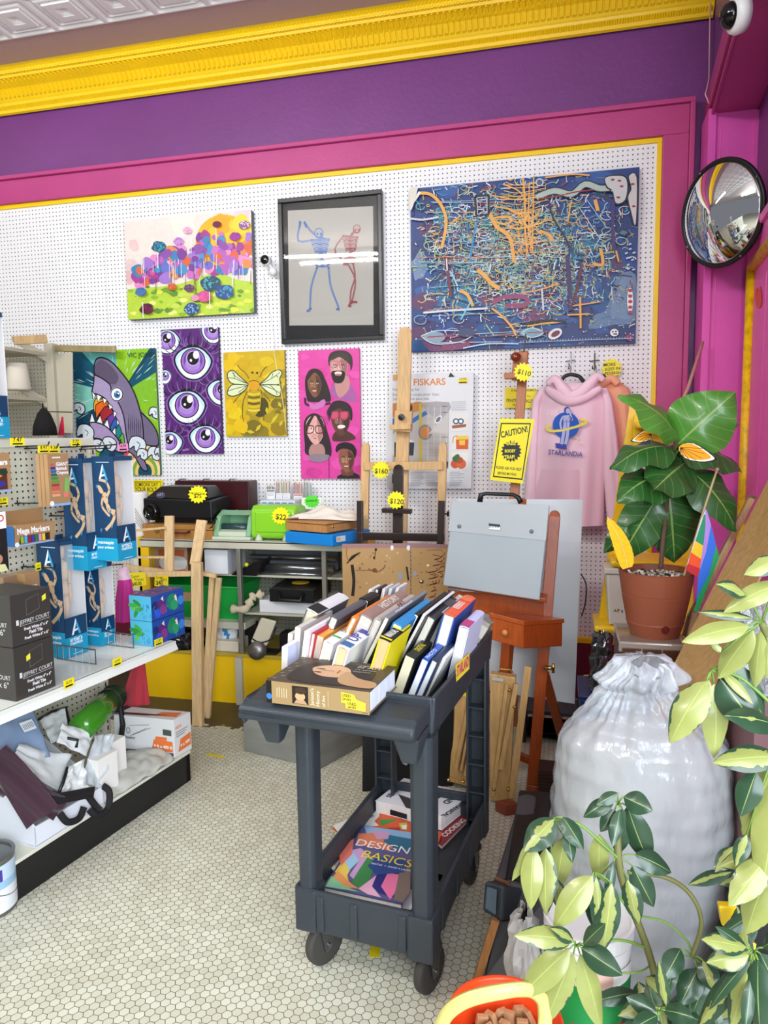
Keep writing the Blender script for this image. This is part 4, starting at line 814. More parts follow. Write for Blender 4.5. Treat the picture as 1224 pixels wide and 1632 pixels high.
for x, lb, m_ in [(910, 'wire peg hook above the pink hoodie', STEEL), (948, 'black peg hook above the peach hoodie', WIRE)]:
    g = G(); g.tube([PY(x, 562, 4.18), PY(x, 590, 4.16)], .003, 6); g.tube([PY(x-8, 576, 4.18), PY(x+7, 574, 4.18)], .003, 6); g.tube([PY(x, 586, 4.17), PY(x-4, 588, 4.05), PY(x-4, 583, 4.04)], .003, 6); tag(g.build('peg_hook', m_), lb, 'hook', 'peg hooks over the hoodies')
# ---- white board and mahogany easel with drawer
nW = V((0, -1, .03)).normalized(); oW = PY(728, 795, 3.36)
g = G(); g.slab([onp(*p, oW, nW) for p in [(728, 795), (929, 796), (916, 1122), (742, 1095)]], nW, .006); tag(g.build('white_board', M('white_panel', '#ccd3d8', rough=.3, var=.03, vs=2), bevel=.001), 'large blank pale white board leaning behind the mahogany easel', 'board')
t = thing('studio_easel', 'varnished mahogany studio easel with a small open drawer', 'easel')
g = G(); p0, p1 = pb(g, (849, 1250), (884, 822), 2.99, 3.13, 18, .03); g.cyl(p1+V((0, -.015, 0)), p1+V((0, .015, 0)), wpx(p1, 8.6), 12); g.beam(V((p0.x-.003, p0.y-.003, .001)), p0, wpx(p0, 18), .03); part(g, 'right_upright', CHERRY, t, bevel=.003)
g = G(); pb(g, (800, 1110), (812, 955), 3.12, 3.15, 14, .03); q0 = PY(800, 1110, 3.12); g.beam(V((q0.x, q0.y, .001)), q0, wpx(q0, 14), .03); part(g, 'left_upright', CHERRY, t, bevel=.003)
g = G(); pb(g, (795, 1240), (833, 795), 3.2, 3.22, 12, .02); part(g, 'centre_mast', CHERRY, t, bevel=.003)
g = G(); A_, B_ = PY(716, 937, 2.98), PY(872, 961, 2.98); g.hexa([A_, B_, B_+V((0, .10, 0)), A_+V((0, .10, 0))], [p+V((0, 0, .018)) for p in (A_, B_, B_+V((0, .10, 0)), A_+V((0, .10, 0)))]); part(g, 'tray_ledge', CHERRY, t, bevel=.003)
g = G(); A_, B_ = PY(724, 975, 3.06), PY(866, 985, 3.06); g.hexa([A_, B_, B_+V((0, .02, 0)), A_+V((0, .02, 0))], [p+V((0, 0, .09)) for p in (A_, B_, B_+V((0, .02, 0)), A_+V((0, .02, 0)))]); part(g, 'apron', CHERRY, t, bevel=.003)
d = thing.__defaults__; g = G(); dz = .125
a0, a1, a2, a3 = PY(781, 1019, 2.86), PY(834, 1034, 2.84), PY(896, 1030, 3.05), PY(835, 1015, 3.2)
g.hexa([a0, a1, a2, a3], [p+V((0, 0, .1)) for p in (a0, a1, a2, a3)]); dr = part(g, 'drawer', CHERRY, t, bevel=.003)
g = G(); g.hexa([a0+V((-.004, -.006, .095)), a1+V((.002, -.006, .095)), a2+V((.008, 0, .1)), a3+V((0, 0, .1))], [p+V((0, 0, .018)) for p in (a0+V((-.004, -.006, .095)), a1+V((.002, -.006, .095)), a2+V((.008, 0, .1)), a3+V((0, 0, .1)))]); part(g, 'drawer_rim', CHERRY, dr, bevel=.002)
c = (a0+a1)/2+V((-.005, -.012, .05)); g = G(); g.lathe([(.006, .02), (.006, .005), (.013, 0), (.013, -.008), (.004, -.012)], 14, c, ax=(.25, 1, 0)); part(g, 'knob', M('light_wood_knob', '#c07a40', rough=.3), dr, smooth=True)
g = G(); pb(g, (907, 1215), (868, 1074), 3.5, 3.1, 13, .025); q0 = PY(907, 1215, 3.5); part(g, 'rear_leg', CHERRY, t, bevel=.003)
for Yc, (xa, ya), (xb, yb), w_ in [(3.05, (820, 1201), (855, 1216), 12), (3.05, (860, 1222), (905, 1240), 11)]:
    g = G(); pb(g, (xa, ya), (xb, yb), Yc, Yc, w_, .025); part(g, 'stretcher', CHERRY, t, bevel=.003)
g = G(); c = PY(868, 1064, 3.0); g.tube([c, c+V((.04, 0, 0))], .009, 10); g.tube([c+V((.035, 0, -.02)), c+V((.035, 0, .02))], .006, 8); part(g, 'wing_nut', BRASS, t, smooth=True)
# ---- translucent portfolio on the easel
nP = V((.02, -1, .12)).normalized(); oP = PY(722, 798, 2.975)
t = thing('portfolio_case', 'frosted grey plastic portfolio with a black handle on the mahogany easel', 'case')
FROST = M('frosted_plastic', '#9aa1a4', rough=.32, alpha=.93, coat=.2, var=.03, vs=3)
g = G(); g.slab([onp(*p, oP, nP) for p in [(723, 799), (876, 806), (860, 957), (706, 933)]], nP, .03); part(g, 'shell', FROST, t, bevel=.004)
o2 = oP+nP*.003; g = G(); g.slab([onp(*p, o2, nP) for p in [(721, 798), (875, 806), (870, 862), (714, 846)]], nP, .002); part(g, 'front_flap', M('frosted_flap', '#a3a8a9', rough=.3, alpha=.95), t, bevel=.001)
g = G(); H_ = [onp(*p, oP, nP)+V((0, .015, 0)) for p in [(764, 801), (766, 789), (774, 787), (818, 789), (826, 794), (830, 802)]]; g.tube(H_, [.012, .011, .008, .008, .011, .012], 8); part(g, 'handle', BLK, t, smooth=True)
for x, y in [(732, 839), (847, 847)]:
    g = G(); c = onp(x, y, o2+nP*.001, nP); g.lathe([(.001, .003), (.006, .003), (.0085, .001), (.0085, -.002)], 16, c, ax=nP); part(g, 'snap', M('grey_snap', '#5c6468', rough=.4), t, smooth=True)
a = Art(o2+nP*.002, V((1, 0, 0)), nP.cross(V((1, 0, 0)))); a.quad((779, 834), (797, 836), (797, 845), (779, 843), '#d8dadc'); a.quad((779, 834), (797, 836), (797, 840), (779, 838), '#17181a')
for k in range(7): a.line([(780+k*2.4, 836), (780+k*2.4, 841)], 1, '#17181a')
a.build('barcode_label', PRINT(), t)
# ---- brown drawing boards
def scr(a, x, y, s_): 
    for k in range(5): a.line([(x+rnd.uniform(-6, 6)*s_, y+k*9*s_), (x+rnd.uniform(2, 10)*s_, y+4+k*9*s_), (x-rnd.uniform(2, 8)*s_, y+8+k*9*s_), (x+rnd.uniform(0, 8)*s_, y+6+k*9*s_)], 1.3, '#7c3a22', smooth=3)
def brd(kind):
    def f(a):
        if kind == 0:
            a.poly([(545, 867), (655, 866), (655, 873), (545, 874)], '#9a7474')
            a.line([(552, 899), (562, 888), (575, 880)], 5, '#15110e', smooth=3, taper=True); a.line([(561, 900), (564, 925), (562, 950)], 5, '#1a1512', smooth=3); a.ell(599, 876, 2, 2.4, '#1a1512'); a.line([(599, 876), (597, 892)], 1.2, '#1a1512'); a.ell(596, 889, 1.8, 2, '#1a1512')
            a.line([(648, 903), (651, 925)], 3, '#15110e'); a.line([(590, 908), (600, 912), (611, 906), (614, 900)], 1.5, '#6a3c22', smooth=3); a.ell(597, 909, 4, 3.4, '#6a3c22'); a.line([(567, 909), (597, 909)], 1, '#7a4c2c'); a.line([(553, 872), (552, 884), (556, 895)], 1.2, '#8a5a34', smooth=3); a.ell(638, 918, 4, 6, '#8e97a0'); a.ell(661, 914, 3, 4, '#8e97a0')
            for k in range(26): a.ell(rnd.uniform(560, 640), rnd.uniform(880, 940), rnd.uniform(.6, 2), rnd.uniform(.6, 2), rnd.choice(['#8a6440', '#7a5430', '#c9ab7c']))
            a.ell(625, 873, 2.6, 4, '#dfe3e6'); a.ell(651, 873, 2.8, 4, '#dfe3e6')
        else:
            a.poly([(655, 866), (713, 868), (713, 874), (655, 873)], '#8f6c6e'); scr(a, 696, 884, 1.1); scr(a, 704, 880, .9); scr(a, 690, 905, 1.1); a.line([(680, 877), (704, 876), (705, 880)], .9, '#7c4a2c'); a.ell(682, 901, 2.4, 1.8, '#e8d98c'); a.ell(672, 927, 4, 3, '#15110e'); a.ell(671, 926, 2, 1.6, '#d8ccb0')
            for k in range(14): a.ell(rnd.uniform(658, 710), rnd.uniform(880, 945), rnd.uniform(.5, 1.4), rnd.uniform(.5, 1.4), '#7a5430')
    return f
MAS = M('hardboard', vc=True, rough=.5, var=.08, vs=5)
card('drawing_board', 'brown hardboard drawing board with black paint smears and a cut-out grip', 'board', [(545, 867), (654, 866), (654, 1164), (550, 1161)], 3.5, '#b08c5c', brd(0), th=.006, mat=MAS)
card('drawing_board', 'narrow brown hardboard drawing board covered in red-brown scribbles', 'board', [(655.5, 866), (714, 868), (714, 1166), (655.5, 1164)], 3.5, '#ab8656', brd(1), th=.006, mat=MAS)
# ---- pencil packs on the pegboard
def ppack(x0, y0, x1, y1, cols, lab, label, Y=4.13):
    t = thing('pencil_pack', label, 'art supplies', 'packs of pencils against the pegboard'); n = len(cols)
    for i, c in enumerate(cols):
        x = x0+(x1-x0)*(i+.5)/n; g = G(); a_, b_ = PY(x+rnd.uniform(-.6, .6), y0+rnd.uniform(0, 3), Y), PY(x, y1, Y); w_ = wpx(a_, (x1-x0)/n*.42); g.tube([b_, a_], w_, 6, col=c); g.tube([a_, a_+V((0, 0, .012))], [w_, .001], 6, col='#d8b48a'); part(g, 'pencil', PLAS(), t)
    if lab:
        a = WArt(Y-.012); a.quad((x0, lab[0]), (x1, lab[0]), (x1, lab[1]), (x0, lab[1]), '#e4e6ea'); a.quad((x0+.5, lab[0]+1), (x1-.5, lab[0]+1), (x1-.5, lab[0]+3.6), (x0+.5, lab[0]+3.6), lab[2])
        for k in range(3): a.line([(x0+1.5, lab[0]+6+k*1.8), (x1-1.5, lab[0]+6+k*1.8)], .6, '#7c8088')
        a.build('pack_label', PRINT(), t)
    p0_, p1_ = PY(x0-1, y0-2, Y-.016), PY(x1+1, y1+1, Y-.016); g = G(); g.box(p0_.x, p1_.x, Y-.0165, Y-.016, p1_.z, p0_.z); part(g, 'clear_bag', M('clear_film', '#ffffff', rough=.08, alpha=.12, spec=.8), t)
ppack(425, 775, 438, 797, ['#1c1c20', '#2c2c30', '#8a8a90', '#1c1c20', '#3a3a3e'], (780, 797, '#1c2024'), 'pack of grey and black pencils with a striped label')
ppack(440, 768, 450, 797, ['#7a2c24', '#c9442c', '#4a6a3a', '#d8c8a8', '#3c7a4a'], (786, 797, '#c4c8cc'), 'pack of mixed coloured pencils second from the left')
ppack(451, 767, 462, 797, ['#5a8a3c', '#d8c030', '#a83428', '#c8c8d0', '#7c2c34'], (786, 796, '#c4c8cc'), 'pack of green, yellow and red pencils third from the left')
ppack(468, 769, 482, 804, ['#8a2c24', '#b0442c', '#6a2420', '#c4603c', '#9c3428'], (787, 797, '#b84438'), 'pack of rust-red pencils')
ppack(484, 768, 497, 794, ['#5c7a5c', '#8a9aa0', '#3c5a5c', '#b0b8a8', '#4c6a8a'], None, 'pack of grey-green pencils at the right end of the row')

g = G(); g.tube(sm([PY(926, 915, 3.34), PY(934, 932, 3.32), PY(933, 960, 3.32), PY(927, 982, 3.34)], 6, False), .003, 6); tag(g.build('cord_handle', BLK, smooth=True), 'thin black cord loop at the right edge of the pale board', 'cord')
nD = V((-1, .08, 0)).normalized(); a = Art(rw(-.0225, 3.4, 2.0), nD.cross(V((0, 0, 1)))*-1, V((0, 0, 1)), step=4e-4); a.poly([(1206, 490), (1203, 470), (1206, 458), (1208, 466), (1211, 455), (1214, 470), (1213, 488)], '#e8501c', smooth=3); a.build('painted_flame', PRINT(), bpy.data.objects['door_1'])
# ============================================================ YELLOW RACK AGAINST THE WALL
def bxp(g, x0, x1, ztop, zbot, Yf, dep, col=None, yref=None):   # box whose front face spans px columns x0..x1 at depth Yf between px rows
    a_, b_ = PY(x0, ztop, Yf), PY(x1, ztop, Yf); c_ = PY((x0+x1)/2, zbot, Yf); z0 = c_.z
    z1 = (a_.z+b_.z)/2; g.box(a_.x, b_.x, Yf, Yf+dep, z0, z1, col); return a_.x, b_.x, z0, z1
CREAM = M('cream_metal', '#c9c6b4', rough=.4, metal=.1); YM = M('yellow_panel', '#eec10a', rough=.42, var=.06, vs=4); ZT = .946; RY = 3.70
xl, xr = PY(222, 858, RY).x, PY(562, 868, RY).x
t = thing('storage_rack', 'yellow and cream metal shelf rack against the pegboard wall', 'rack')
g = G(); g.box(xl, xr, RY, 4.12, ZT-.012, ZT); g.box(xl, xr, RY, RY+.012, ZT-.045, ZT-.002); part(g, 'top_shelf', CREAM, t, bevel=.002)
g = G(); g.box(xl-.02, xl, RY+.01, 4.12, .1, ZT+.01); g.box(xl-.02, xl+.05, RY+.01, RY+.03, .35, ZT-.05); part(g, 'end_panel', YM, t, bevel=.002)
g = G(); g.box(xr, xr+.02, RY-.0, 4.12, .1, ZT-.01); part(g, 'end_panel', YM, t, bevel=.002)
b1 = PY(400, 1048, RY).z; b0 = PY(400, 1126, RY).z
g = G(); g.box(xl, xr, RY+.005, RY+.02, b0, b1); part(g, 'base_panel', YM, t, bevel=.002)
g = G(); g.box(xl, xr, RY-.005, 4.12, b1, b1+.018); part(g, 'base_deck', M('grey_deck', '#b8a03c', rough=.5), t, bevel=.002)
z2 = PY(460, 984, RY).z; z1_ = PY(460, 918, RY+.1).z
xm = PY(385, 900, RY).x
g = G(); g.box(xm, xr, RY+.02, 4.1, z2, z2+.012); part(g, 'shelf', CREAM, t, bevel=.001)
g = G(); g.box(xl, xr, RY+.1, 4.1, z1_-.012, z1_); part(g, 'shelf', CREAM, t, bevel=.001)
g = G(); g.box(xl, xm, RY+.02, 4.1, z2-.09, z2-.05); part(g, 'shelf', CREAM, t, bevel=.001)
g = G(); g.box(xl, xr, 4.12, 4.13, b1, ZT-.02); part(g, 'back_panel', dots_mat('rack_pegboard', '#a8a897', '#4c4a40', seam=False), t, raw=False)
UP_M = M('slotted_upright', '#8c8a80', rough=.45, metal=.5)
for x in (382, 517): g = G(); c = PY(x, 960, RY).x; g.box(c-.012, c+.012, RY+.0, RY+.03, b1+.018, ZT-.045); part(g, 'upright', UP_M, t, bevel=.002)
g = G(); g.box(PY(345, 1, RY).x-.02, PY(345, 1, RY).x+.02, RY-.02, RY+.02, 0.0, b1); part(g, 'foot_post', CREAM, t)
for x in (xl+.02, xr-.06): g = G(); g.box(x, x+.04, RY+.02, RY+.4, 0, .3); part(g, 'foot_post', CREAM, t)
Z0 = ZT
def ontop(x, y): return PZ(x, y, Z0)
# maroon case
t = thing('carry_case', 'flat dark maroon case standing against the pegboard', 'case'); g = G(); a_, b_ = PY(277, 766, 4.08), PY(394, 767, 4.02)
g.hexa([V((a_.x, 4.09, Z0)), V((b_.x, 4.04, Z0)), V((b_.x+.0, 4.17, Z0)), V((a_.x, 4.175, Z0))], [V((a_.x, 4.09, a_.z)), V((b_.x, 4.04, a_.z)), V((b_.x, 4.17, a_.z)), V((a_.x, 4.175, a_.z))]); part(g, 'body', M('maroon_leatherette', '#3c1418', rough=.35), t, bevel=.006)
for x in (292, 330, 372): g = G(); c = PY(x, 765, 4.08); g.tube([c+V((-.03, 0, -.004)), c+V((-.02, 0, .006)), c+V((.02, 0, .006)), c+V((.03, 0, -.004))], .004, 6); part(g, 'catch', STEEL, t)
# wooden case under the projector
t = thing('wooden_case', 'low wooden box case with a red handle under the black projector', 'case'); g = G()
x0, x1 = PY(228, 840, 3.72).x, PY(338, 840, 3.72).x; g.box(x0, x1, 3.72, 4.0, Z0, Z0+.052); part(g, 'body', WOOD('amber_plywood', '#a8763a'), t, bevel=.003)
g = G(); g.box(x0, x1, 3.715, 4.005, Z0+.055, Z0+.085); part(g, 'lid', WOOD('amber_plywood'), t, bevel=.003)
g = G(); c = PY(287, 846, 3.70); c.z = Z0+.045; g.tube([c+V((-.05, .015, 0)), c+V((-.045, -.01, -.004)), c+V((.045, -.01, -.004)), c+V((.05, .015, 0))], .007, 8); part(g, 'handle', M('dark_red_leather', '#6a1c14'), t, smooth=True)
for x in (250, 322): c = PY(x, 843, 3.715); c.z = Z0+.055; g = G(); g.box(c.x-.012, c.x+.012, 3.71, 3.717, c.z-.018, c.z+.014); part(g, 'catch', BRASS, t)
# black projector
t = thing('slide_projector', 'black opaque art projector with a round lens and yellow card', 'projector'); g = G(); zp = Z0+.086
pj = lambda x, y, Y: PY(x, y, Y)
xa, xb, xc = PY(228, 800, 3.76).x, PY(250, 800, 3.74).x, PY(341, 800, 3.78).x; zt = PY(300, 795, 3.74).z; zr = PY(300, 775, 3.85).z
g.hexa([V((xa, 3.76, zp+.03)), V((xc, 3.75, zp+.03)), V((xc, 4.0, zp+.03)), V((xa, 4.02, zp+.03))], [V((xa, 3.76, zt)), V((xc, 3.75, zt-.01)), V((xc, 4.0, zt)), V((xa, 4.02, zt))])
g.hexa([V((xa+.01, 3.77, zt)), V((xc-.03, 3.76, zt-.005)), V((xc-.03, 3.99, zt)), V((xa+.01, 4.0, zt))], [V((xa+.07, 3.84, zr)), V((xc-.07, 3.83, zr)), V((xc-.07, 3.96, zr)), V((xa+.07, 3.97, zr))])
g.box(xa+.05, xc-.02, 3.79, 3.98, zp, zp+.032); part(g, 'housing', M('satin_black', '#121214', rough=.35), t, bevel=.008)
g = G(); c = PY(238, 816, 3.74); g.lathe([(.001, .03), (.05, .03), (.052, .0), (.045, -.03), (.04, -.03), (.036, -.015), (.001, -.01)], 26, V((c.x+.01, 3.76, c.z)), ax=(.2, 1, 0)); part(g, 'lens', M('gloss_black'), t, smooth=True)
a = WArt(3.745); a.ell(256, 789, 7, 5, '#5a5670'); a.ell(256, 789, 6, 4, '#3c3850'); a.text('ART', (251, 791), (261, 790), '#b0a8d0'); a.build('badge', PRINT(), t)
g = G(); g.tube(sm([V((xc-.08, 3.78, zp+.01)), V((xc-.0, 3.72, zp-.02)), V((xc+.02, 3.75, zp+.03)), V((xc-.01, 3.85, zp+.02))], 6, False), .006, 6); part(g, 'power_cord', BLK, t, smooth=True)
sticker('price_burst', 'yellow starburst card lying on the black projector', 'price tag', 315, 788, 15, 3.74, [('PROJECTOR', -11, 12, 0, 1), ('$75', -6, 6, 5, 1)], 'yellow starburst price cards', rx=1.05)
# white paper roll
t = thing('paper_roll', 'tall white paper roll with black curved scribbles beside the projector', 'roll'); c = PY(221, 784, 3.80); g = G(); g.lathe([(.03, c.z-.002), (.052, c.z), (.055, c.z-.01), (.055, b1+.02), (.03, b1+.02)], 28, V((c.x, 3.80, 0))); part(g, 'roll', M('white_paper', '#e8e6e2', rough=.6), t, smooth=False)
for k in range(5):
    g = G(); pts = []
    for j in range(9): ang = R(-150+16*j+k*3); pts.append(V((c.x+.0565*math.cos(ang), 3.80+.0565*math.sin(ang), c.z-.05-.022*k-j*j*.0026))); 
    g.tube(pts, .0012, 5); part(g, 'ink_line', BLK, t)
# mint translucent machine
def profbox(name, prof, x0, x1, mat, par, bevel=.006):   # profile in (y,z), extruded along x
    g = G(); m = len(prof); tri = tessellate_polygon([[V((0, y, z)) for y, z in prof]])
    g.add([(x0, y, z) for y, z in prof]+[(x1, y, z) for y, z in prof], [tuple(f)[::-1] for f in tri]+[tuple(i+m for i in f) for f in tri]+[(i, (i+1) % m, m+(i+1) % m, m+i) for i in range(m)])
    return g.build(name, mat, par, bevel=bevel, seg=3)
t = thing('die_cutter', 'mint green translucent craft machine with a dark roller', 'machine'); x0, x1 = PY(340, 840, 3.74).x, PY(399, 840, 3.74).x; zz = PY(370, 814, 3.8).z
g = G(); g.box(x0-.005, x1+.005, 3.72, 3.95, Z0, Z0+.02); part(g, 'base', M('milky_plastic', '#c4cfb8', rough=.3), t, bevel=.006)
MINT = M('mint_plastic', '#7fb088', rough=.25, coat=.3)
for xx, w_ in [(x0, .03), (x1-.03, .03)]: profbox('side_panel', [(3.73, Z0+.02), (3.95, Z0+.02), (3.93, zz-.01), (3.85, zz), (3.78, zz-.03)], xx, xx+w_, MINT, t)
profbox('hood', [(3.80, zz-.025), (3.85, zz-.002), (3.94, zz-.01), (3.95, Z0+.02), (3.9, Z0+.02), (3.9, zz-.03)], x0+.028, x1-.028, MINT, t)
g = G(); g.cyl((x0+.03, 3.80, Z0+.065), (x1-.03, 3.80, Z0+.065), .022, 18); part(g, 'roller', M('slate_roller', '#2c4448', rough=.25), t, smooth=True)
g = G(); g.hexa([V((x0+.03, 3.735, Z0+.02)), V((x1-.03, 3.735, Z0+.02)), V((x1-.03, 3.78, Z0+.02)), V((x0+.03, 3.78, Z0+.02))], [V((x0+.03, 3.74, Z0+.045)), V((x1-.03, 3.74, Z0+.045)), V((x1-.03, 3.78, Z0+.055)), V((x0+.03, 3.78, Z0+.055))]); part(g, 'front_lip', M('milky_plastic'), t, bevel=.003)
# lime case
LIME = M('lime_plastic', '#86cc2a', rough=.3, coat=.3)
t = thing('craft_case', 'lime green rounded hard case with a $22 card', 'case'); x0, x1 = PY(400, 840, 3.74).x, PY(470, 840, 3.74).x; zz = PY(430, 804, 3.8).z
profbox('shell', [(3.73, Z0+.03), (3.74, zz-.03), (3.77, zz-.004), (3.86, zz), (3.93, zz-.02), (3.95, Z0+.03), (3.93, Z0+.008), (3.75, Z0+.008)], x0, x1, LIME, t, .014)
g = G(); g.box(x0+.035, x1-.02, 3.722, 3.732, Z0+.05, zz-.035); part(g, 'raised_panel', LIME, t, bevel=.004)
for x in (x0+.05, x1-.05): g = G(); g.lathe([(.022, 0), (.02, .012), (.008, .035), (.001, .037)], 14, (x, 3.73, Z0)); part(g, 'foot', M('milky_plastic'), t, smooth=True)
g = G(); g.box(x0-.01, x0+.0, 3.80, 3.88, Z0+.07, Z0+.13); part(g, 'side_knob', M('milky_plastic'), t, bevel=.004)
sticker('price_burst', 'yellow starburst price card reading $22 on the lime case', 'price tag', 447, 822, 15, 3.715, [('$22', -8, 9, 5, 2)], 'yellow starburst price cards')
# clear film bits behind, blue-white box, green tag card
g = G(); g.grid(lambda u, v: V((PY(352+50*u, 820, 3.97).x, 3.96+.08*v, Z0+.005+.13*math.sin(PI*min(1, v+.15))*(.8+.3*math.sin(u*17))+.03*noise.noise(V((u*6, v*5, 2))))), 24, 12); tag(g.build('plastic_wrap', M('crumpled_film', '#c8cdd0', rough=.12, alpha=.45, spec=.8), smooth=False, solid=.001), 'crumpled clear plastic film behind the mint machine', 'plastic wrap')
g = G(); x0, x1 = PY(415, 800, 4.0).x, PY(470, 800, 4.0).x; z = PY(440, 798, 4.0).z; g.box(x0, x1, 4.0, 4.12, Z0, z, '#dfe6f0'); 
for k in range(5): g.box(x0+.01+k*(x1-x0)/5.2, x0+.01+(k+.75)*(x1-x0)/5.2, 3.998, 4.0, z-.06, z-.01, '#5a86c4')
tag(g.build('supply_box', PRINT()), 'white box with blue squares behind the lime case', 'box')
card('shop_card', 'small white card with a neon green burst behind the white cloth', 'sign', [(481, 793), (513, 793), (512, 812), (480, 811)], 3.97, '#e4ebdc', lambda a: (a.burst(497, 799, 11, '#58d838', n=14, rx=1.2), a.text('SCRIBBLER', (488, 800), (506, 799), '#123008', bold=.02)))
g = G(); g.grid(lambda u, v: ontop(386+88*u, 856)+V((0, -.005+.16*v, .012+.006*math.sin(u*13+v*4))), 26, 8); tag(g.build('grey_cloth', M('grey_felt', '#6c6466', rough=.9), solid=.012, smooth=True), 'folded dark grey cloth under the lime case', 'cloth')
# blue box, wooden box, striped cloth
def skewbox(g, A, B, C, h, up=V((0, 0, 1)), col=None): # A front-left, B front-right, C back-right (bottom)
    A, B, C = V(A), V(B), V(C); D = A+(C-B); g.hexa([A, B, C, D], [p+up*h for p in (A, B, C, D)], col)
BLUE = M('blue_plastic', '#1480d0', rough=.3)
t = thing('art_box', 'bright blue plastic art case tilted over the rack edge', 'case'); g = G()
A_, B_, C_ = PY(454, 853, 3.66), PY(530, 867, 3.55), PY(590, 858, 3.82); A_.z = ZT+.004; B_.z = ZT+.004; C_.z = ZT+.004
skewbox(g, A_, B_, C_, .062); part(g, 'body', BLUE, t, bevel=.006)
a = Art(B_+V((0, 0, 0)), (C_-B_), V((0, 0, 1))); a.poly([(.03, .02), (.10, .02), (.10, .05), (.03, .05)], '#d8dce0', m=False); a.poly([(.035, .025), (.06, .025), (.06, .045), (.035, .045)], '#c8b890', m=False); a.line([(.0, .05), (.03, .02), (.06, .012), (.2, .012)], .003, '#0c5ca0', m=False, smooth=4)
a.build('closure_label', PRINT(), t)
t = thing('paint_box', 'shallow wooden paint box on top of the blue case', 'box'); g = G()
A2, B2, C2 = V(A_)+V((.0, .02, .068)), V(B_)+V((-.04, .02, .068)), V(C_)+V((-.06, .0, .068)); skewbox(g, A2, B2, C2, .04); part(g, 'body', WOOD('honey_wood', '#b8824c'), t, bevel=.003)
g = G(); skewbox(g, A2+V((0, 0, .043)), B2+V((0, 0, .043)), C2+V((0, 0, .043)), .012); part(g, 'lid', WOOD('honey_wood'), t, bevel=.003)
g = G(); c = B2+(C2-B2)*.18+V((.002, 0, .03)); g.ball(c, .008, 8); part(g, 'knob', BRASS, t)
cc = (A2+C2)/2+V((0.02, .02, .058)); g = G()
def clo(u, v):
    x = (u-.5)*.40; y = (v-.5)*.22; r_ = max(0, 1-(abs(2*u-1)**3))*max(0, 1-abs(2*v-1)**3)
    return cc+V((x, y+.02*math.sin(u*5), r_*(.038+.016*math.sin(u*12+v*5)+.01*math.sin(v*17-u*6))+.003))
cols_ = []
g.grid(clo, 48, 28)
for i, f in enumerate(g.f):
    k = (f[0]//29)/48; g.c[i] = lin('#8a5a58') if (k < .16 and (f[0] % 29) % 4 == 0) else lin('#e6dfd2')
tag(g.build('linen_cloth', M('linen', vc=True, rough=.9, bump=.3, bs=200), smooth=True, solid=.004), 'cream striped cloth heaped on the wooden paint box', 'cloth')
# ---- things on the lower shelves
Z1 = z1_+.001; Z2 = z2+.013; ZB = b1+.019; ZL = z2-.05
def simple(name, label, cat, x0, x1, yt, Y, dep, z, m, bevel=.004, group=None, h=None, xs=None):
    a_, b_ = PY(x0, yt, Y), PY(x1, yt, Y); g = G(); zt_ = (a_.z+b_.z)/2 if h is None else z+h; g.box(a_.x, b_.x, Y, Y+dep, z, zt_)
    return tag(g.build(name, m, bevel=bevel), label, cat, group), (a_.x, b_.x, z, zt_)
o_, bb = simple('appliance_box', 'orange and white appliance carton on the rack behind the frames', 'box', 240, 298, 868, 3.85, .2, Z1, M('carton_brown', '#8c5a3c', rough=.6))
a = WArt(3.849); x0, x1, za, zb = bb; a.poly([(x0, za), (x1, za), (x1, zb), (x0, zb)], '#b8a084', m=False); a.poly([(x0+.05, za+.0), (x1-.02, za), (x1-.02, zb-.03), (x0+.05, zb-.03)], '#c8683c', m=False); a.poly([(x0+.07, za+.01), (x0+.22, za+.01), (x0+.22, za+.08), (x0+.07, za+.08)], '#dcdcdc', m=False, smooth=3)
o2_ = a.build('printed_front', PRINT(), o_)
simple('storage_box', 'glossy white box on the upper rack shelf', 'box', 325, 362, 876, 3.78, .25, Z1, M('white_gloss', '#e2e5ea', rough=.25))
t = thing('desk_lamp', 'black folded lamp hood lying beside the white box', 'lamp'); g = G(); p = PY(380, 906, 3.74); g.hexa([V((p.x-.06, 3.76, Z1+.0)), V((p.x+.1, 3.76, Z1+.0)), V((p.x+.1, 3.9, Z1)), V((p.x-.06, 3.9, Z1))], [V((p.x-.03, 3.74, Z1+.02)), V((p.x+.15, 3.74, Z1+.10)), V((p.x+.15, 3.88, Z1+.10)), V((p.x-.03, 3.9, Z1+.03))]); part(g, 'hood', BLK, t, bevel=.004)
g = G(); q_ = PY(393, 900, 3.735); g.ball(q_, .012, 8); part(g, 'switch', M('yellow_dot', '#d8d020'), t); g = G(); g.tube([V((p.x-.1, 3.8, Z1+.02)), V((p.x-.13, 3.84, Z1+.09)), V((p.x-.17, 3.9, Z1+.03))], .012, 8); part(g, 'arm', BLK, t)
FOIL = M('foil_tube', '#a4a6a8', rough=.2, metal=.9)
for k, (y, r_, lb) in enumerate([(888, .016, 'upper of three long silver tubes on the rack'), (901, .022, 'fattest of three long silver tubes, in the middle'), (913, .010, 'thin lowest silver tube on the rack')]):
    p, q_ = PY(400+6*k, y-1, 3.93), PY(537, y+3, 3.93); g = G(); zc = Z1+r_+.0 if k == 2 else p.z; g.tube([V((p.x, 3.93-.06*k, zc)), V((q_.x, 3.93-.06*k, zc))], r_, 12)
    o_ = tag(g.build('metal_tube', FOIL, smooth=True), lb, 'tube')
g = G(); p, q_ = PY(405, 912, 3.95), PY(537, 912, 3.95); g.box(p.x, q_.x, 3.84, 4.02, Z1, Z1+.012); g.box(p.x, q_.x, 3.98, 4.02, Z1, Z1+.12); tag(g.build('tube_tray', M('grey_tray', '#6c6e70', rough=.5)), 'grey tray holding the long silver tubes', 'tray')
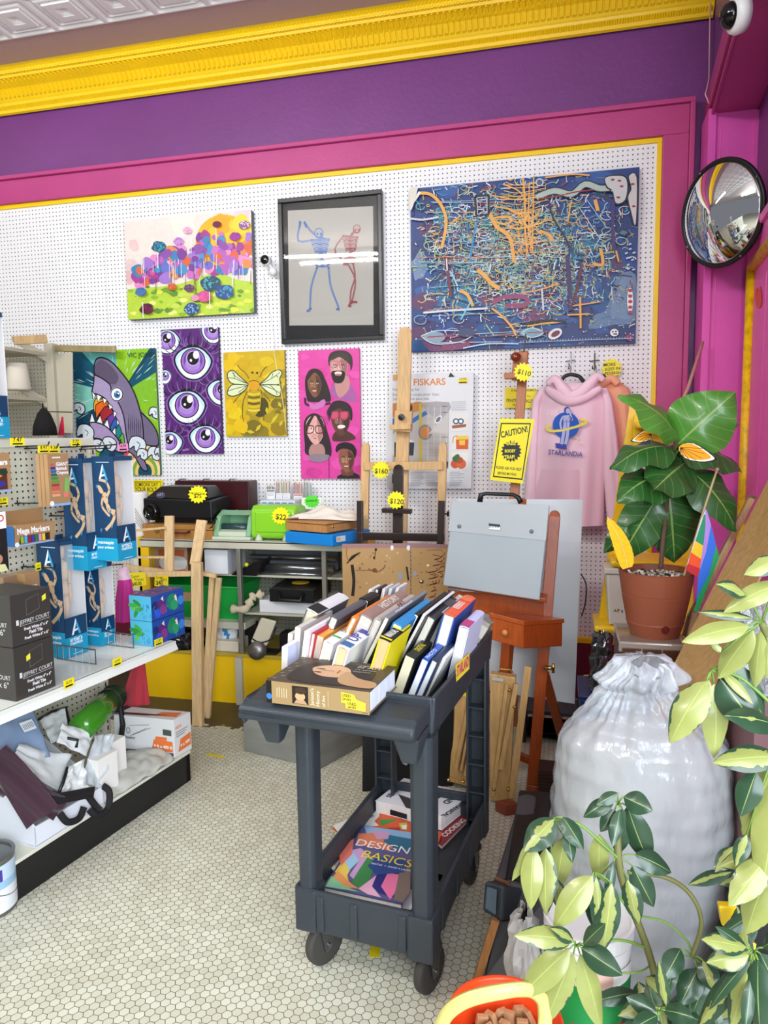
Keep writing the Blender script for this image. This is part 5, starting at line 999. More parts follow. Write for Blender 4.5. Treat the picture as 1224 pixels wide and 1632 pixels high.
# green bin
t = thing('storage_bin', 'emerald green plastic bin with a flared rim on the rack', 'bin'); x0, x1 = PY(262, 960, 3.72).x, PY(379, 960, 3.72).x; zt = PY(320, 936, 3.72).z; zb = PY(320, 975, 3.72).z
GRN = M('green_plastic', '#0a9c3c', rough=.35)
g = G(); y0, y1 = 3.735, 4.05; zb = z2-.049
ri = [V((x0-.06, y0, zt)), V((x1-.005, y0, zt)), V((x1-.005, y1, zt)), V((x0-.06, y1, zt))]; bo = [V((x0+.0, y0+.05, zb)), V((x1-.02, y0+.05, zb)), V((x1-.02, y1-.05, zb)), V((x0+.0, y1-.05, zb))]
g.add(ri+bo, [(4, 5, 1, 0), (5, 6, 2, 1), (6, 7, 3, 2), (7, 4, 0, 3), (4, 7, 6, 5)]); part(g, 'tub', GRN, t, solid=.006)
g = G(); g.tube(ri, .008, 6, closed=True); part(g, 'rim', GRN, t)
# black case on a white box; cream cloth
o_, bb = simple('storage_box', 'flat white box under the black case on the rack', 'box', 413, 512, 958, 3.735, .34, Z2, M('white_card', '#dfe0e4', rough=.5))
t = thing('equipment_case', 'black hard case with a moulded handle on a white box', 'case'); x0, x1, _, z_ = bb; xa, xb = PY(430, 960, 3.69).x, PY(500, 960, 3.69).x; zz = PY(470, 930, 3.8).z
profbox('shell', [(3.69, z_+.004), (3.69, z_+.075), (3.73, zz-.01), (3.95, zz), (4.0, zz-.03), (4.0, z_+.004)], xa, xb, M('satin_black'), t, .008)
g = G(); xm_ = (xa+xb)/2; g.tube([V((xm_-.07, 3.69, z_+.06)), V((xm_-.06, 3.665, z_+.02)), V((xm_+.06, 3.665, z_+.02)), V((xm_+.07, 3.69, z_+.06))], .011, 8); part(g, 'handle', BLK, t, smooth=True)
g = G(); g.lathe([(.05, 0), (.05, .003), (.001, .004)], 20, (xm_, 3.84, zz-.002)); part(g, 'round_sticker', M('amber_sticker', '#a88a20'), t)
g = G(); pts = sm([PY(368, 974, 3.70), PY(392, 970, 3.7), PY(402, 952, 3.72), PY(420, 947, 3.76)], 6, False); pts = [V((p.x, p.y, max(p.z, Z2+.02))) for p in pts]; g.tube(pts, [.012+.018*math.sin(i*.9)**2+.006*math.sin(i*2.1) for i in range(len(pts))], 10); tag(g.build('rolled_cloth', M('linen_cream', '#cfc0a4', rough=.9), smooth=True), 'twisted cream cloth hanging off the middle shelf', 'cloth')
# cream spotlight / tool on the base deck
t = thing('work_lamp', 'old cream and steel work lamp with a round dark foot on the rack base', 'lamp'); p = PY(428, 1012, 3.72)
g = G(); g.hexa([PY(399, 1024, 3.70), PY(425, 1030, 3.70), PY(427, 1030, 3.80), PY(402, 1022, 3.80)], [PY(416, 984, 3.70), PY(441, 990, 3.70), PY(441, 989, 3.80), PY(418, 983, 3.80)]); part(g, 'head', M('cream_enamel', '#d8d2b8', rough=.35), t, bevel=.009)
g = G(); c = PY(411, 1036, 3.70); g.lathe([(.001, -.03), (.045, -.03), (.052, -.01), (.052, .03), (.001, .03)], 24, c, ax=(.2, -1, .2)); part(g, 'motor_disc', M('worn_steel', '#8a8884', rough=.35, metal=.8), t, smooth=True)
g = G(); c = PY(420, 1048, 3.72); g.box(c.x-.07, c.x+.08, 3.71, 3.8, ZB, ZB+.012); part(g, 'foot', M('dark_steel', '#2c2c2e', rough=.4, metal=.6), t, bevel=.003)
g = G(); g.tube(sm([PY(402, 1018, 3.70), PY(415, 1024, 3.69), PY(432, 1018, 3.70), PY(440, 1000, 3.74)], 6, False), .004, 6); part(g, 'cord', BLK, t, smooth=True)
simple('portfolio_folder', 'dark flat folder standing behind the cream work lamp', 'panel', 386, 408, 990, 3.86, .03, ZB, BLK); simple('speaker_box', 'small black box behind the books, lower right of the rack', 'stand', 445, 470, 1010, 3.8, .1, ZB, BLK)
simple('lidded_box', 'cream lidded carton on the rack base', 'box', 340, 379, 1022, 3.72, .3, ZB, M('cream_carton', '#d4ccb8', rough=.6))
g = G(); g.grid(lambda u, v: PY(346+32*u, 986+30*v, 3.80)+V((0, -.03*math.sin(PI*u)+.01*noise.noise(V((u*5, v*5, 1))), 0)), 14, 14)
for i, f in enumerate(g.f): u, v = (f[0]//15)/14, (f[0] % 15)/14; g.c[i] = lin('#4aa83c') if (u-.65)**2+(v-.3)**2 < .03 else lin('#2c7cb8') if abs(u-.35-.3*v) < .08 else lin('#d0d6da')
tag(g.build('plastic_sack', PRINT(), smooth=True, solid=.02), 'white bag with green and blue marks above the cream carton', 'bag')
g = G(); c = PY(282, 1040, 3.78); c.z = ZB
g.grid(lambda u, v: c+V(((.17*math.cos(2*PI*u))*math.sin(PI*v/2+.001)*(1+.15*noise.noise(V((math.cos(2*PI*u)*2, math.sin(2*PI*u)*2, v*3)))), .10*math.sin(2*PI*u)*math.sin(PI*v/2+.001), .10*math.cos(PI*v/2)*(1+.5*noise.noise(V((u*9, v*9, 4))))+.001)), 40, 16); tag(g.build('black_sack', M('black_film', '#0e0e10', rough=.15), smooth=False), 'crumpled shiny black plastic bag on the rack base', 'bag')
g = G(); pa, pb2 = PY(225, 952, 3.6), PY(310, 950, 3.6); g.beam(PY(205, 948, 3.50), PY(310, 951, 3.44), .045, .02); tag(g.build('loose_slat', WOOD('grey_slat', '#8c7458')), 'dull brown wooden slat behind the stretcher frames', 'slat')
# ---- leaning pine stretcher frames with yellow notes
t = thing('stretcher_frame', 'tall pine easel frame leaning at the rack, its front post touching the tiles', 'frame', 'pine frames leaning on the rack')
for a_, b_, Ya, Yb, w_, d_ in [((316, 1156), (314, 896), 3.37, 3.40, 17, .03), ((311, 900), (322, 829), 3.43, 3.50, 17, .02), ((270, 912), (270, 822), 3.46, 3.5, 15, .02)]:
    g = G(); pb(g, a_, b_, Ya, Yb, w_, d_); part(g, 'post', PINE, t, bevel=.002)
for a_, b_, Ya, w_ in [((200, 916), (308, 914), 3.42, 8), ((200, 903), (264, 911), 3.5, 7), ((318, 913), (345, 918), 3.45, 6), ((210, 846), (264, 841), 3.47, 3.5), ((205, 888), (264, 888), 3.48, 3.5)]:
    g = G(); pb(g, a_, b_, Ya, Ya, w_, .02, up=(0, -1, 0)); part(g, 'rail', PINE, t, bevel=.001)
t = thing('stretcher_frame', 'thinner pair of pine bars leaning just right of the tallest pine post', 'frame', 'pine frames leaning on the rack')
for a_, b_, w_ in [((326, 1136), (338, 920), 8), ((331, 1141), (349, 921), 9)]: g = G(); pb(g, a_, b_, 3.47, 3.55, w_, .02); q0 = PY(*a_, 3.47); g.beam(V((q0.x, q0.y, 0.0)), q0, wpx(q0, w_*.9), .02); part(g, 'post', PINE, t, bevel=.002)
card('price_note', 'yellow paper note reading custom frames $40 at the left', 'price tag', [(206, 913), (231, 912), (234, 932), (210, 937)], 3.40, '#f2e02a', lambda a: (a.text('Custom', (209, 921), (222, 920), '#2a2410', hs=1.3), a.text('Frames', (215, 926), (229, 925), '#2a2410', hs=1.2), a.text('$40.00', (211, 934), (226, 932), '#2a2410', bold=.02, hs=1.3)), group='yellow notes on the pine frame')
card('price_note', 'yellow paper note just left of the tall pine post', 'price tag', [(247, 917), (268, 917), (268, 936), (246, 934)], 3.40, '#e8cf24', lambda a: (a.text('Stretch', (249, 922), (260, 922), '#2a2410', hs=1.3), a.text('Bars', (256, 926), (266, 926), '#2a2410', hs=1.3), a.text('$40', (249, 932), (260, 932), '#2a2410', bold=.02, hs=1.2)), group='yellow notes on the pine frame')
# ---- grey plywood box on the floor and tape marks
t = thing('plywood_crate', 'grey painted plywood box on the tiles behind the cart', 'crate'); A_, B_, C_ = PZ(389, 1197, 0), PZ(510, 1226, 0), PZ(578, 1188, 0); A_.z = B_.z = C_.z = 0.001
GP = M('grey_plywood', '#84857f', rough=.6, var=.14, vs=5, stretch=(1, 1, 4), bump=.3, bs=30)
g = G(); skewbox(g, A_, B_, C_, .235); part(g, 'box', GP, t, bevel=.003)
g = G(); skewbox(g, A_+V((-.004, -.004, .236)), B_+V((.002, -.006, .236)), C_+V((.005, 0, .236)), .012); part(g, 'lid', GP, t, bevel=.002)
a = Art(A_, B_-A_, V((0, 0, 1))); L_ = (B_-A_).length; a.poly([(L_*.42, .11), (L_*.48, .10), (L_*.54, .25), (L_*.44, .25)], '#e8c81c', m=False); a.build('yellow_tape', PRINT(), t)
for i, (x, y, w_, h_, r_, lb) in enumerate([(343, 1204, .10, .022, -12, 'strip of yellow tape on the floor left of the grey box'), (481, 1263, .02, .018, 10, 'tiny yellow tape scrap on the floor behind the cart leg'), (598, 1514, .03, .06, 8, 'yellow tape strip on the floor under the front of the cart')]):
    p = PZ(x, y, .0008); g = G(); c_, s_ = math.cos(R(r_)), math.sin(R(r_)); q_ = [(-w_/2, -h_/2), (w_/2, -h_/2), (w_/2, h_/2), (-w_/2, h_/2)]; g.slab([p+V((a_*c_-b_*s_, a_*s_+b_*c_, 0)) for a_, b_ in q_], (0, 0, 1), .0006); tag(g.build('tape_strip', M('yellow_tape_mat', '#e6cf1c', rough=.4)), lb, 'tape', 'yellow tape on the floor')
# ============================================================ GREY UTILITY CART AND ITS BOOKS
CO = V((-.505, 1.775, 0)); CA = R(7)
CU = V((math.cos(CA), -math.sin(CA), 0)); CV = V((math.sin(CA), math.cos(CA), 0))
CM = Matrix(((CU.x, CV.x, 0, CO.x), (CU.y, CV.y, 0, CO.y), (0, 0, 1, 0), (0, 0, 0, 1)))
def CG(): g = G(); g.T = CM; return g
def cl(x, y, z): return CM @ V((x, y, z))
CART = M('charcoal_cart_plastic', '#2f353b', rough=.45, var=.08, vs=9, bump=.5, bs=160)
cart = thing('utility_cart', 'charcoal grey two-shelf plastic utility cart loaded with books', 'cart')
def tray(zb, zt, hw, L0, L1, wall=.014, floor=.02, flare=.008, ribs=True):
    g = CG()
    def wallbox(a0, a1, b0, b1, ox, oy):
        g.hexa([V((a0, b0, zb)), V((a1, b0, zb)), V((a1, b1, zb)), V((a0, b1, zb))], [V((a0+ox, b0+oy, zt)), V((a1+ox, b0+oy, zt)), V((a1+ox, b1+oy, zt)), V((a0+ox, b1+oy, zt))])
    wallbox(-hw, -hw+wall, L0, L1, -flare, 0); wallbox(hw-wall, hw, L0, L1, flare, 0)
    wallbox(-hw, hw, L0, L0+wall, 0, -flare*.5); wallbox(-hw, hw, L1-wall, L1, 0, flare*.5)
    g.box(-hw+.002, hw-.002, L0+.002, L1-.002, zb+.008, zb+.008+floor)
    if ribs:
        for x in (-hw*.62, -.02, hw*.62): g.box(x-.012, x+.012, L0-.008, L0+.004, zb+.01, zt-.012)
        for k in range(4): y = L0+.12+k*(L1-L0-.2)/3; g.box(hw-.004, hw+.008, y-.012, y+.012, zb+.01, zt-.012); g.box(-hw-.008, -hw+.004, y-.012, y+.012, zb+.01, zt-.012)
    return g
TB, TT = .752, .858
g = tray(.15, .275, .193, -.02, .655); part(g, 'lower_tray', CART, cart, bevel=.006)
g = tray(TB, TT, .20, .0, .69, ribs=False); part(g, 'upper_tray', CART, cart, bevel=.006)
# handle end
g = CG(); z = .835
prof = [(-.135, z-.012), (-.14, z-.03), (-.125, z-.05), (-.10, z-.045), (-.03, z-.042), (.01, z-.05), (.01, z+.012), (-.02, z+.006), (-.11, z+.003)]
m_ = len(prof); X0, X1 = -.275, .195
tri = tessellate_polygon([[V((0, a_, b_)) for a_, b_ in prof]])
g.add([(X0, a_, b_) for a_, b_ in prof]+[(X1, a_, b_) for a_, b_ in prof], [tuple(f) for f in tri]+[tuple(i+m_ for i in f) for f in tri]+[(i, (i+1) % m_, m_+(i+1) % m_, m_+i) for i in range(m_)])
g.box(-.275, -.19, .0, .10, z-.045, z+.015)
part(g, 'handle', CART, cart, bevel=.008, seg=3)
for x in (-.215, .165):
    g = CG(); g.hexa([V((x-.02, -.09, z-.12)), V((x+.02, -.09, z-.12)), V((x+.02, -.06, z-.12)), V((x-.02, -.06, z-.12))], [V((x-.035, -.115, z-.045)), V((x+.035, -.115, z-.045)), V((x+.035, -.01, z-.045)), V((x-.035, -.01, z-.045))]); part(g, 'handle_bracket', CART, cart, bevel=.006)
# legs: ribbed channel posts
for i, (x, y, w_, d_) in enumerate([(-.165, .01, .052, .06), (.172, .008, .058, .07), (-.165, .62, .06, .05), (.17, .625, .06, .055)]):
    g = CG(); n = 10
    if i < 2:
        pts = [(x-w_/2, y+d_/2), (x-w_/2, y-d_/2+.014), (x-w_/2+.012, y-d_/2), (x+w_/2-.012, y-d_/2), (x+w_/2, y-d_/2+.014), (x+w_/2, y+d_/2)]
        k = len(pts); g.add([(a_, b_, .26) for a_, b_ in pts]+[(x+(a_-x)*1.06, y+(b_-y)*1.06, TB+.01) for a_, b_ in pts], [tuple(range(k)), tuple(range(k, 2*k))[::-1]]+[(j, (j+1) % k, k+(j+1) % k, k+j) for j in range(k)])
        g.box(x-w_/2-.006, x+w_/2+.006, y-d_/2-.006, y+d_/2, .148, .272)
    else:
        s_ = 1 if x > 0 else -1
        g.box(x-w_/2, x+w_/2, y+d_/2-.008, y+d_/2, .15, TB+.02); g.box(x+s_*w_/2-.004, x+s_*w_/2+.004, y-d_/2, y+d_/2, .15, TB+.02); g.box(x-s_*w_/2-.004, x-s_*w_/2+.004, y-d_/2, y+d_/2, .15, TB+.02)
        for k in range(6): g.box(x-w_/2, x+w_/2, y-d_/2+.006, y+d_/2, .2+.1*k, .206+.1*k)
    part(g, 'leg', CART, cart, bevel=.005)
RUB = M('grey_rubber', '#3e3c38', rough=.7); DK = M('wheel_core', '#1b1b1c', rough=.4)
for x, y, rot in [(-.15, .06, -32), (.168, .06, -22), (-.15, .56, 20), (.16, .57, -10)]:
    c = cl(x, y, 0); ax = V((math.cos(R(rot)), math.sin(R(rot)), 0)); r_ = .064
    w_ = G(); w_.lathe([(r_*.8, -.013), (r_*.96, -.012), (r_, -.006), (r_, .006), (r_*.96, .012), (r_*.8, .013)], 32, c+V((0, 0, r_+.001)), ax=ax); cs = part(w_, 'caster_wheel', RUB, cart, smooth=True)
    g = G(); g.lathe([(.001, -.011), (r_*.82, -.011), (r_*.82, .011), (.001, .011)], 28, c+V((0, 0, r_)), ax=ax); part(g, 'wheel_core', DK, cs)
    g = G(); g.cyl(c+V((0, 0, r_))-ax*.026, c+V((0, 0, r_))+ax*.026, .006, 10); part(g, 'axle_bolt', STEEL, cs)
    g = G()
    for s_ in (-1, 1):
        q0 = c+ax*.021*s_; pe = V((-ax.y, ax.x, 0)); g.slab([q0+V((0, 0, .045))-pe*.012, q0+V((0, 0, .045))+pe*.012, q0+V((0, 0, .128))+pe*.03, q0+V((0, 0, .128))-pe*.03], ax*s_, .003)
    g.lathe([(.001, .128), (.036, .128), (.036, .134), (.03, .145), (.001, .145)], 20, c); part(g, 'caster_fork', M('zinc_fork', '#6c6e70', rough=.35, metal=.9), cart)
# sticker on the side rail
a = Art(cl(.2085, .3, .8), CV, V((0, 0, 1)), step=2e-4); a.px  # right side of the upper tray
p2 = [a.to2(onp(x, y, a.o, a.n)) for x, y in [(726, 1060), (748, 1040), (748, 1066), (727, 1087)]]
a.poly([(p.x, p.y) for p in p2], '#f0dc3c', m=False); a.text('STARLAND!', (728, 1079), (747, 1060), '#c8186a', bold=.04, hs=1.6); st_ = a.build('shop_sticker', PRINT(), cart)
# ---- books
PAGE = '#d8d2c4'
def book(label, t_, h, L, at_, lean, cover, spine=None, page=PAGE, deco=None, name='book', group='used books upright in the cart', yaw=0, soft=False, pitch=0):
    """spine-up book: thickness t_, height h, length L; at_ = local point of the bottom centre of the near end"""
    t_ *= .86; t = thing(name, label, 'book', group)
    B = CM @ Matrix.Translation(V(at_)) @ Matrix.Rotation(R(yaw), 4, 'Z') @ Matrix.Rotation(R(pitch), 4, 'X') @ Matrix.Rotation(R(lean), 4, 'Y')
    c = .0012 if soft else .003
    g = G(); g.T = B; g.box(-t_/2, -t_/2+c, 0, L, 0, h, cover); g.box(t_/2-c, t_/2, 0, L, 0, h, cover)
    n = 5
    for k in range(n):     # rounded spine
        a0, a1 = -t_/2+t_*k/n, -t_/2+t_*(k+1)/n; z0, z1 = h+.004*math.sin(PI*k/n)*(0 if soft else 1), h+.004*math.sin(PI*(k+1)/n)*(0 if soft else 1)
        g.add([(a0, 0, z0-c), (a1, 0, z1-c), (a1, L, z1-c), (a0, L, z0-c), (a0, 0, z0), (a1, 0, z1), (a1, L, z1), (a0, L, z0)], [(0, 1, 2, 3), (4, 7, 6, 5), (0, 4, 5, 1), (3, 2, 6, 7)], spine or cover)
    bo = part(g, 'cover', PRINT(), t)
    g = G(); g.T = B; i_ = .0 if soft else .004; g.box(-t_/2+c, t_/2-c, i_+.0005, L-i_-.0005, i_, h-c, page)
    part(g, 'page_block', M('book_pages', vc=True, rough=.8, var=.1, vs=60, stretch=(14, 1, .3)), t)
    if deco:
        o = B @ V((0, 0, h+.0045 if not soft else h+.0006)); a = Art(o, (B.to_3x3() @ V((0, 1, 0))), (B.to_3x3() @ V((-1, 0, 0))), step=5e-5); a.Lk = L; a.tk = t_; deco(a); a.build('spine_title', PRINT(), t)
        if getattr(a, 'side', None): pass
    return t, B
def sp(txt, col, x0=.1, x1=.9, bands=(), k=.55, txt2=None, col2=None):
    def f(a):
        L, w_ = a.Lk, a.tk
        for b0_, b1_, c_ in bands: a.poly([(b0_*L, -w_*.47), (b1_*L, -w_*.47), (b1_*L, w_*.47), (b0_*L, w_*.47)], c_, m=False)
        if txt: a.text(txt, (x0*L, -w_*k*.35), (x1*L, -w_*k*.35), col, m=False, bold=.02, h=w_*k)
        if txt2: a.text(txt2, (.78*L, -w_*.2), (.96*L, -w_*.2), col2 or col, m=False, h=w_*.3)
    return f
FZ = TB+.03
def bk(px, py, zt_, t_, L, lean, label, cover, spine=None, h=None, **k):      # px,py: near end of the spine, top middle; book stands on the tray
    p = CM.inverted() @ PZ(px, py, zt_); h = (zt_-FZ)/math.cos(R(lean)) if h is None else h
    x = p.x-(zt_-FZ)*math.tan(R(lean)); return book(label, t_, h, L, (x, p.y, FZ), lean, cover, spine, **k)
bk(454, 1031, .93, .022, .20, 3, 'slim pale blue and white paperback at the left end of the cart', '#c9d0e8', '#e8eaf4', soft=True)
bk(463, 1010, .945, .018, .2, 5, 'thin cream paperback second from the left end', '#d8d4c4', '#e0dccc', soft=True)
bk(475, 1000, .97, .022, .22, 6, 'grey-white softcover third from the left end', '#c4c2bc', '#d4d2cc', deco=sp('', '#000', bands=[(.5, .8, '#8a6a50')]), soft=True)
bk(489, 1006, .975, .016, .26, 9, 'tall white and pale pink magazine in the left row', '#eae4ea', '#f0e8ee', soft=True)
bk(500, 1010, .965, .012, .24, 12, 'thin crimson book in the left row', '#b8243c', '#b8243c', soft=True)
bk(511, 1014, .955, .024, .24, 14, 'orange-yellow spined book with brown lettering', '#e8a048', '#e8a448', deco=sp('COLLECTING', '#5a2814', .3, .85), soft=True)
bk(524, 1024, .955, .035, .22, 16, 'fat white-spined book with green and red dots', '#e6e6e6', '#eeeeea', deco=sp('DESIGN', '#4a4a4a', .45, .75, bands=[(.2, .25, '#3fae4c'), (.85, .92, '#c83c3c')]))
bk(547, 1033, .955, .04, .2, 18, 'white dictionary with purple block letters on its spine', '#e8e8f0', '#eceef6', deco=sp('UP', '#44449c', .3, .6, bands=[(.05, .22, '#3f6a9c'), (.68, .9, '#3c3c9c')], k=.8), page='#c8b48c')
bk(498, 975, .985, .05, .24, 24, 'fat grey hardcover with a black and white spine at the far left', '#5c6068', '#e2e4e8', deco=sp('', '#000', bands=[(.0, .3, '#16181c')]), page='#ccc4ac')
bk(533, 985, .99, .03, .26, 24, 'dark grey cloth hardcover beside the black and white spine', '#4c5058', '#585c66')
bk(565, 985, 1.0, .02, .30, 28, 'thin orange hardcover leaning in the middle of the cart', '#e0761c', '#e8842c')
bk(585, 984, 1.0, .05, .33, 26, 'very fat white book with a brown and grey spine', '#8a6a64', '#9c7f78', deco=sp('HISTORY', '#e8e0d8', .35, .8), page='#d4d0c6')
bk(603, 988, 1.0, .028, .32, 26, 'pale grey textbook beside the very fat brown-spined book', '#b0aaa4', '#bcb6b0', deco=sp('ART', '#7c2c2c', .5, .7), page='#dcd8ce')
bk(617, 985, 1.02, .014, .36, 27, 'thin glossy metallic grey book sticking up highest', '#5a5e68', '#7c808a', deco=sp('Hollywood', '#d8dce4', .2, .6), soft=True)
bk(634, 996, 1.0, .036, .30, 24, 'bright blue hardcover textbook in the middle of the cart', '#1878b8', '#2888c8', page='#d8cfb4')
bk(650, 990, .985, .02, .27, 25, 'pale lavender paperback beside the bright blue textbook', '#c4c0d4', '#d4d0e0', soft=True)
bk(664, 980, 1.0, .016, .32, 27, 'thin black book right of the bright blue textbook', '#1c1e22', '#26282c', soft=True)
bk(676, 980, 1.005, .012, .33, 28, 'white-edged glossy black portfolio book', '#2c3034', '#e4e6e8', soft=True)
bk(688, 985, .985, .032, .26, 26, 'dark slate hardcover with a worn spine', '#2a2c2e', '#3c4044', deco=sp('', '', bands=[(.6, .9, '#5a6068')]))
bk(716, 981, 1.0, .042, .26, 16, 'orange-red spined reference book with a white title panel', '#2c4c9c', '#e4603c', deco=sp('REFERENCE', '#f6f0ec', .28, .6, bands=[(.7, .9, '#e8744c')]), page='#d0ccbe')
bk(703, 975, .985, .018, .24, 18, 'white and grey softcover beside the orange-red spine', '#dcdcd8', '#e2e2de', soft=True)
bk(740, 1000, .97, .034, .2, 13, 'white-blue book with a magenta spine band at the right rim', '#c8cce8', '#c4c8ee', deco=sp('', '', bands=[(.0, .35, '#b83c7c')]), page='#ccc8c4')
bk(614, 1020, .985, .04, .17, 18, 'yellow and black manual with lined spine text', '#e8dc10', '#1a1c1e', deco=sp('MANUAL', '#f0f0e8', .12, .5, bands=[(.56, .98, '#eadc10'), (0, .06, '#eadc10')]), page='#c8a878')
bk(594, 1028, .92, .02, .17, 20, 'pale cyan paperback left of the yellow and black manual', '#7cbcd4', '#8ccce0', soft=True)
bk(628, 1044, .885, .022, .15, 30, 'low orange and white paperback in front of the manual', '#e86c2c', '#eeeae4', soft=True)
bk(654, 1047, .91, .034, .17, 20, 'black-spined book with a yellow title near the front right', '#3c4034', '#2c302c', deco=sp('DIGITAL', '#e8dc20', .35, .75), page='#d4ccb4', soft=True)
bk(678, 1052, .91, .022, .17, 22, 'royal blue spined book with a pale title near the front right', '#1c4cac', '#2058c0', deco=sp('PHOTO', '#c8dcf4', .1, .6), page='#d8dcdc', soft=True)
bk(693, 1054, .905, .024, .17, 24, 'navy hardcover near the front right rim', '#1c2c4c', '#223454', page='#d0d4d4')
bk(707, 1050, .90, .014, .16, 26, 'thin white booklet leaning against the navy hardcover', '#e0e2e4', '#e8eaea', soft=True)
# far group: black hardcover with white pages and magazines, box at the far right
bk(583, 944, 1.02, .04, .10, 14, 'black hardcover with bright white pages at the back of the cart', '#161415', '#1a1617', page='#ece8e4', h=.22)
for k, (x, c, lb) in enumerate([(590, '#eef0f4', 'bright white magazine, first of the bundle at the back'), (601, '#3c2c2c', 'dark-edged magazine in the bundle at the back'), (612, '#dcdee4', 'white magazine in the middle of the back bundle'), (623, '#c4ccd8', 'pale blue magazine in the back bundle'), (634, '#e6e6ea', 'last white magazine of the back bundle')]):
    bk(x, 940-k*.8, 1.0, .012, .09, 8+k*3, lb, c, c, soft=True, name='magazine', group='magazines at the back of the cart')
t = thing('book', 'thick grey-brown paperback tipped over the far right rim of the cart', 'book', 'used books upright in the cart'); B = CM @ Matrix.Translation(V((.165, .56, TT+.0))) @ Matrix.Rotation(R(30), 4, 'Y') @ Matrix.Rotation(R(-14), 4, 'X')
g = G(); g.T = B; g.box(-.03, .03, -.05, .10, -.02, .075, '#8a857c'); g.box(-.031, .031, -.051, -.049, .02, .06, '#b4aca0'); part(g, 'cover', PRINT(), t)
# ---- big art history book lying on the handle
t = thing('book', 'very thick art history book lying flat on the cart handle', 'book'); zb = .846
A_, B_ = PZ(425, 1119, zb), PZ(589, 1140, zb); ux = (B_-A_).normalized(); uy = V((-ux.y, ux.x, 0)); Lb = (B_-A_).length; Wb = .205; hb = .058
A_ += uy*.0; P4 = lambda x, y, z: A_+ux*x*Lb+uy*y*Wb+V((0, 0, z))
g = G(); q_ = lambda z: [P4(0, 0, z), P4(1, 0, z), P4(1, 1, z), P4(0, 1, z)]
g.hexa(q_(0), q_(.003), '#6a5a42'); g.hexa(q_(hb-.003), q_(hb), '#3c352c'); g.hexa([P4(0, 0, 0), P4(1, 0, 0), P4(1, .02, 0), P4(0, .02, 0)], [P4(0, 0, hb), P4(1, 0, hb), P4(1, .02, hb), P4(0, .02, hb)], '#8c7450'); part(g, 'cover', PRINT(), t, bevel=.001)
g = G(); g.hexa([P4(.012, .02, .003), P4(.985, .02, .003), P4(.985, .975, .003), P4(.012, .975, .003)], [P4(.012, .02, hb-.003), P4(.985, .02, hb-.003), P4(.985, .975, hb-.003), P4(.012, .975, hb-.003)], '#d8e0ea'); part(g, 'page_block', M('book_pages'), t)
a = Art(A_, ux, V((0, 0, 1)), step=1e-4); X = lambda x: x*Lb; Zb = lambda z: z*hb
a.poly([(0, 0), (X(.055), 0), (X(.055), Zb(1)), (0, Zb(1))], '#15140f', m=False); a.ell(X(.028), Zb(.3), .008, .008, '#2f6fb8', m=False); a.poly([(X(.055), 0), (X(1), 0), (X(1), Zb(1)), (X(.055), Zb(1))], '#9a8058', m=False)
a.poly([(X(.26), Zb(.1)), (X(.42), Zb(.1)), (X(.42), Zb(.9)), (X(.26), Zb(.9))], '#241c18', m=False); a.ell(X(.34), Zb(.45), .014, .011, '#c89c74', m=False); a.ell(X(.345), Zb(.7), .016, .009, '#3c2c20', m=False); a.poly([(X(.28), Zb(.12)), (X(.41), Zb(.12)), (X(.38), Zb(.3)), (X(.3), Zb(.28))], '#b08c6c', m=False)
for k in range(5): a.line([(X(.11+.024*k), Zb(.3)), (X(.11+.024*k), Zb(.72+.04*(k % 2)))], .0016, '#d8c8a8', m=False)
for k, s_ in enumerate(["Janson's", 'History', 'of Art']): a.text(s_, (X(.475+.055*k), Zb(.12)), (X(.475+.055*k), Zb(.12+[.76, .68, .5][k])), '#e8dcc0', m=False)
a.line([(X(.615), Zb(.15)), (X(.615), Zb(.85))], .0008, '#d8c8a8', m=False)
a.poly([(X(.74), Zb(.42)), (X(.86), Zb(.36)), (X(.96), Zb(.3)), (X(.97), Zb(.5)), (X(.88), Zb(.62)), (X(.86), Zb(.82)), (X(.74), Zb(.88))], '#f0d838', m=False); a.poly([(X(.78), Zb(.2)), (X(.965), Zb(.14)), (X(.965), Zb(.4)), (X(.78), Zb(.48))], '#f0d838', m=False)
for s_, x, z_ in [('USED', .75, .7), ('SAVES', .75, .54), ('USED', .80, .36), ('SAVES', .80, .22)]: a.text(s_, (X(x), Zb(z_)), (X(x+.08), Zb(z_-.02)), '#2c2810', m=False, bold=.03)
a.text('PEARSON', (X(.94), Zb(.06)), (X(.99), Zb(.06)), '#1c1814', m=False); a.build('spine_print', PRINT(), t)
a = Art(P4(0, 0, hb), ux, uy, step=1e-4); Y_ = lambda y: y*Wb
a.poly([(0, 0), (X(1), 0), (X(1), Wb), (0, Wb)], '#4a4034', m=False)
for k in range(9): a.poly([(X(.02+.05*(k % 2)), Y_(.1+.1*k)), (X(.06+.05*(k % 2)), Y_(.11+.1*k)), (X(.06+.05*(k % 2)), Y_(.14+.1*k)), (X(.02+.05*(k % 2)), Y_(.13+.1*k))], '#8c8070', m=False)
a.poly([(X(.2), Y_(.1)), (X(.75), Y_(.1)), (X(.9), Y_(.25)), (X(.85), Y_(.75)), (X(.5), Y_(.9)), (X(.2), Y_(.8)), (X(.12), Y_(.5))], '#241d18', m=False, smooth=4)
a.poly([(X(.26), Y_(.62)), (X(.36), Y_(.75)), (X(.5), Y_(.78)), (X(.62), Y_(.68)), (X(.66), Y_(.5)), (X(.6), Y_(.36)), (X(.46), Y_(.34)), (X(.34), Y_(.42))], '#d0a884', m=False, smooth=4); a.poly([(X(.62), Y_(.6)), (X(.78), Y_(.4)), (X(.98), Y_(.3)), (X(.98), Y_(.1)), (X(.7), Y_(.14)), (X(.6), Y_(.35))], '#bc966c', m=False, smooth=4)
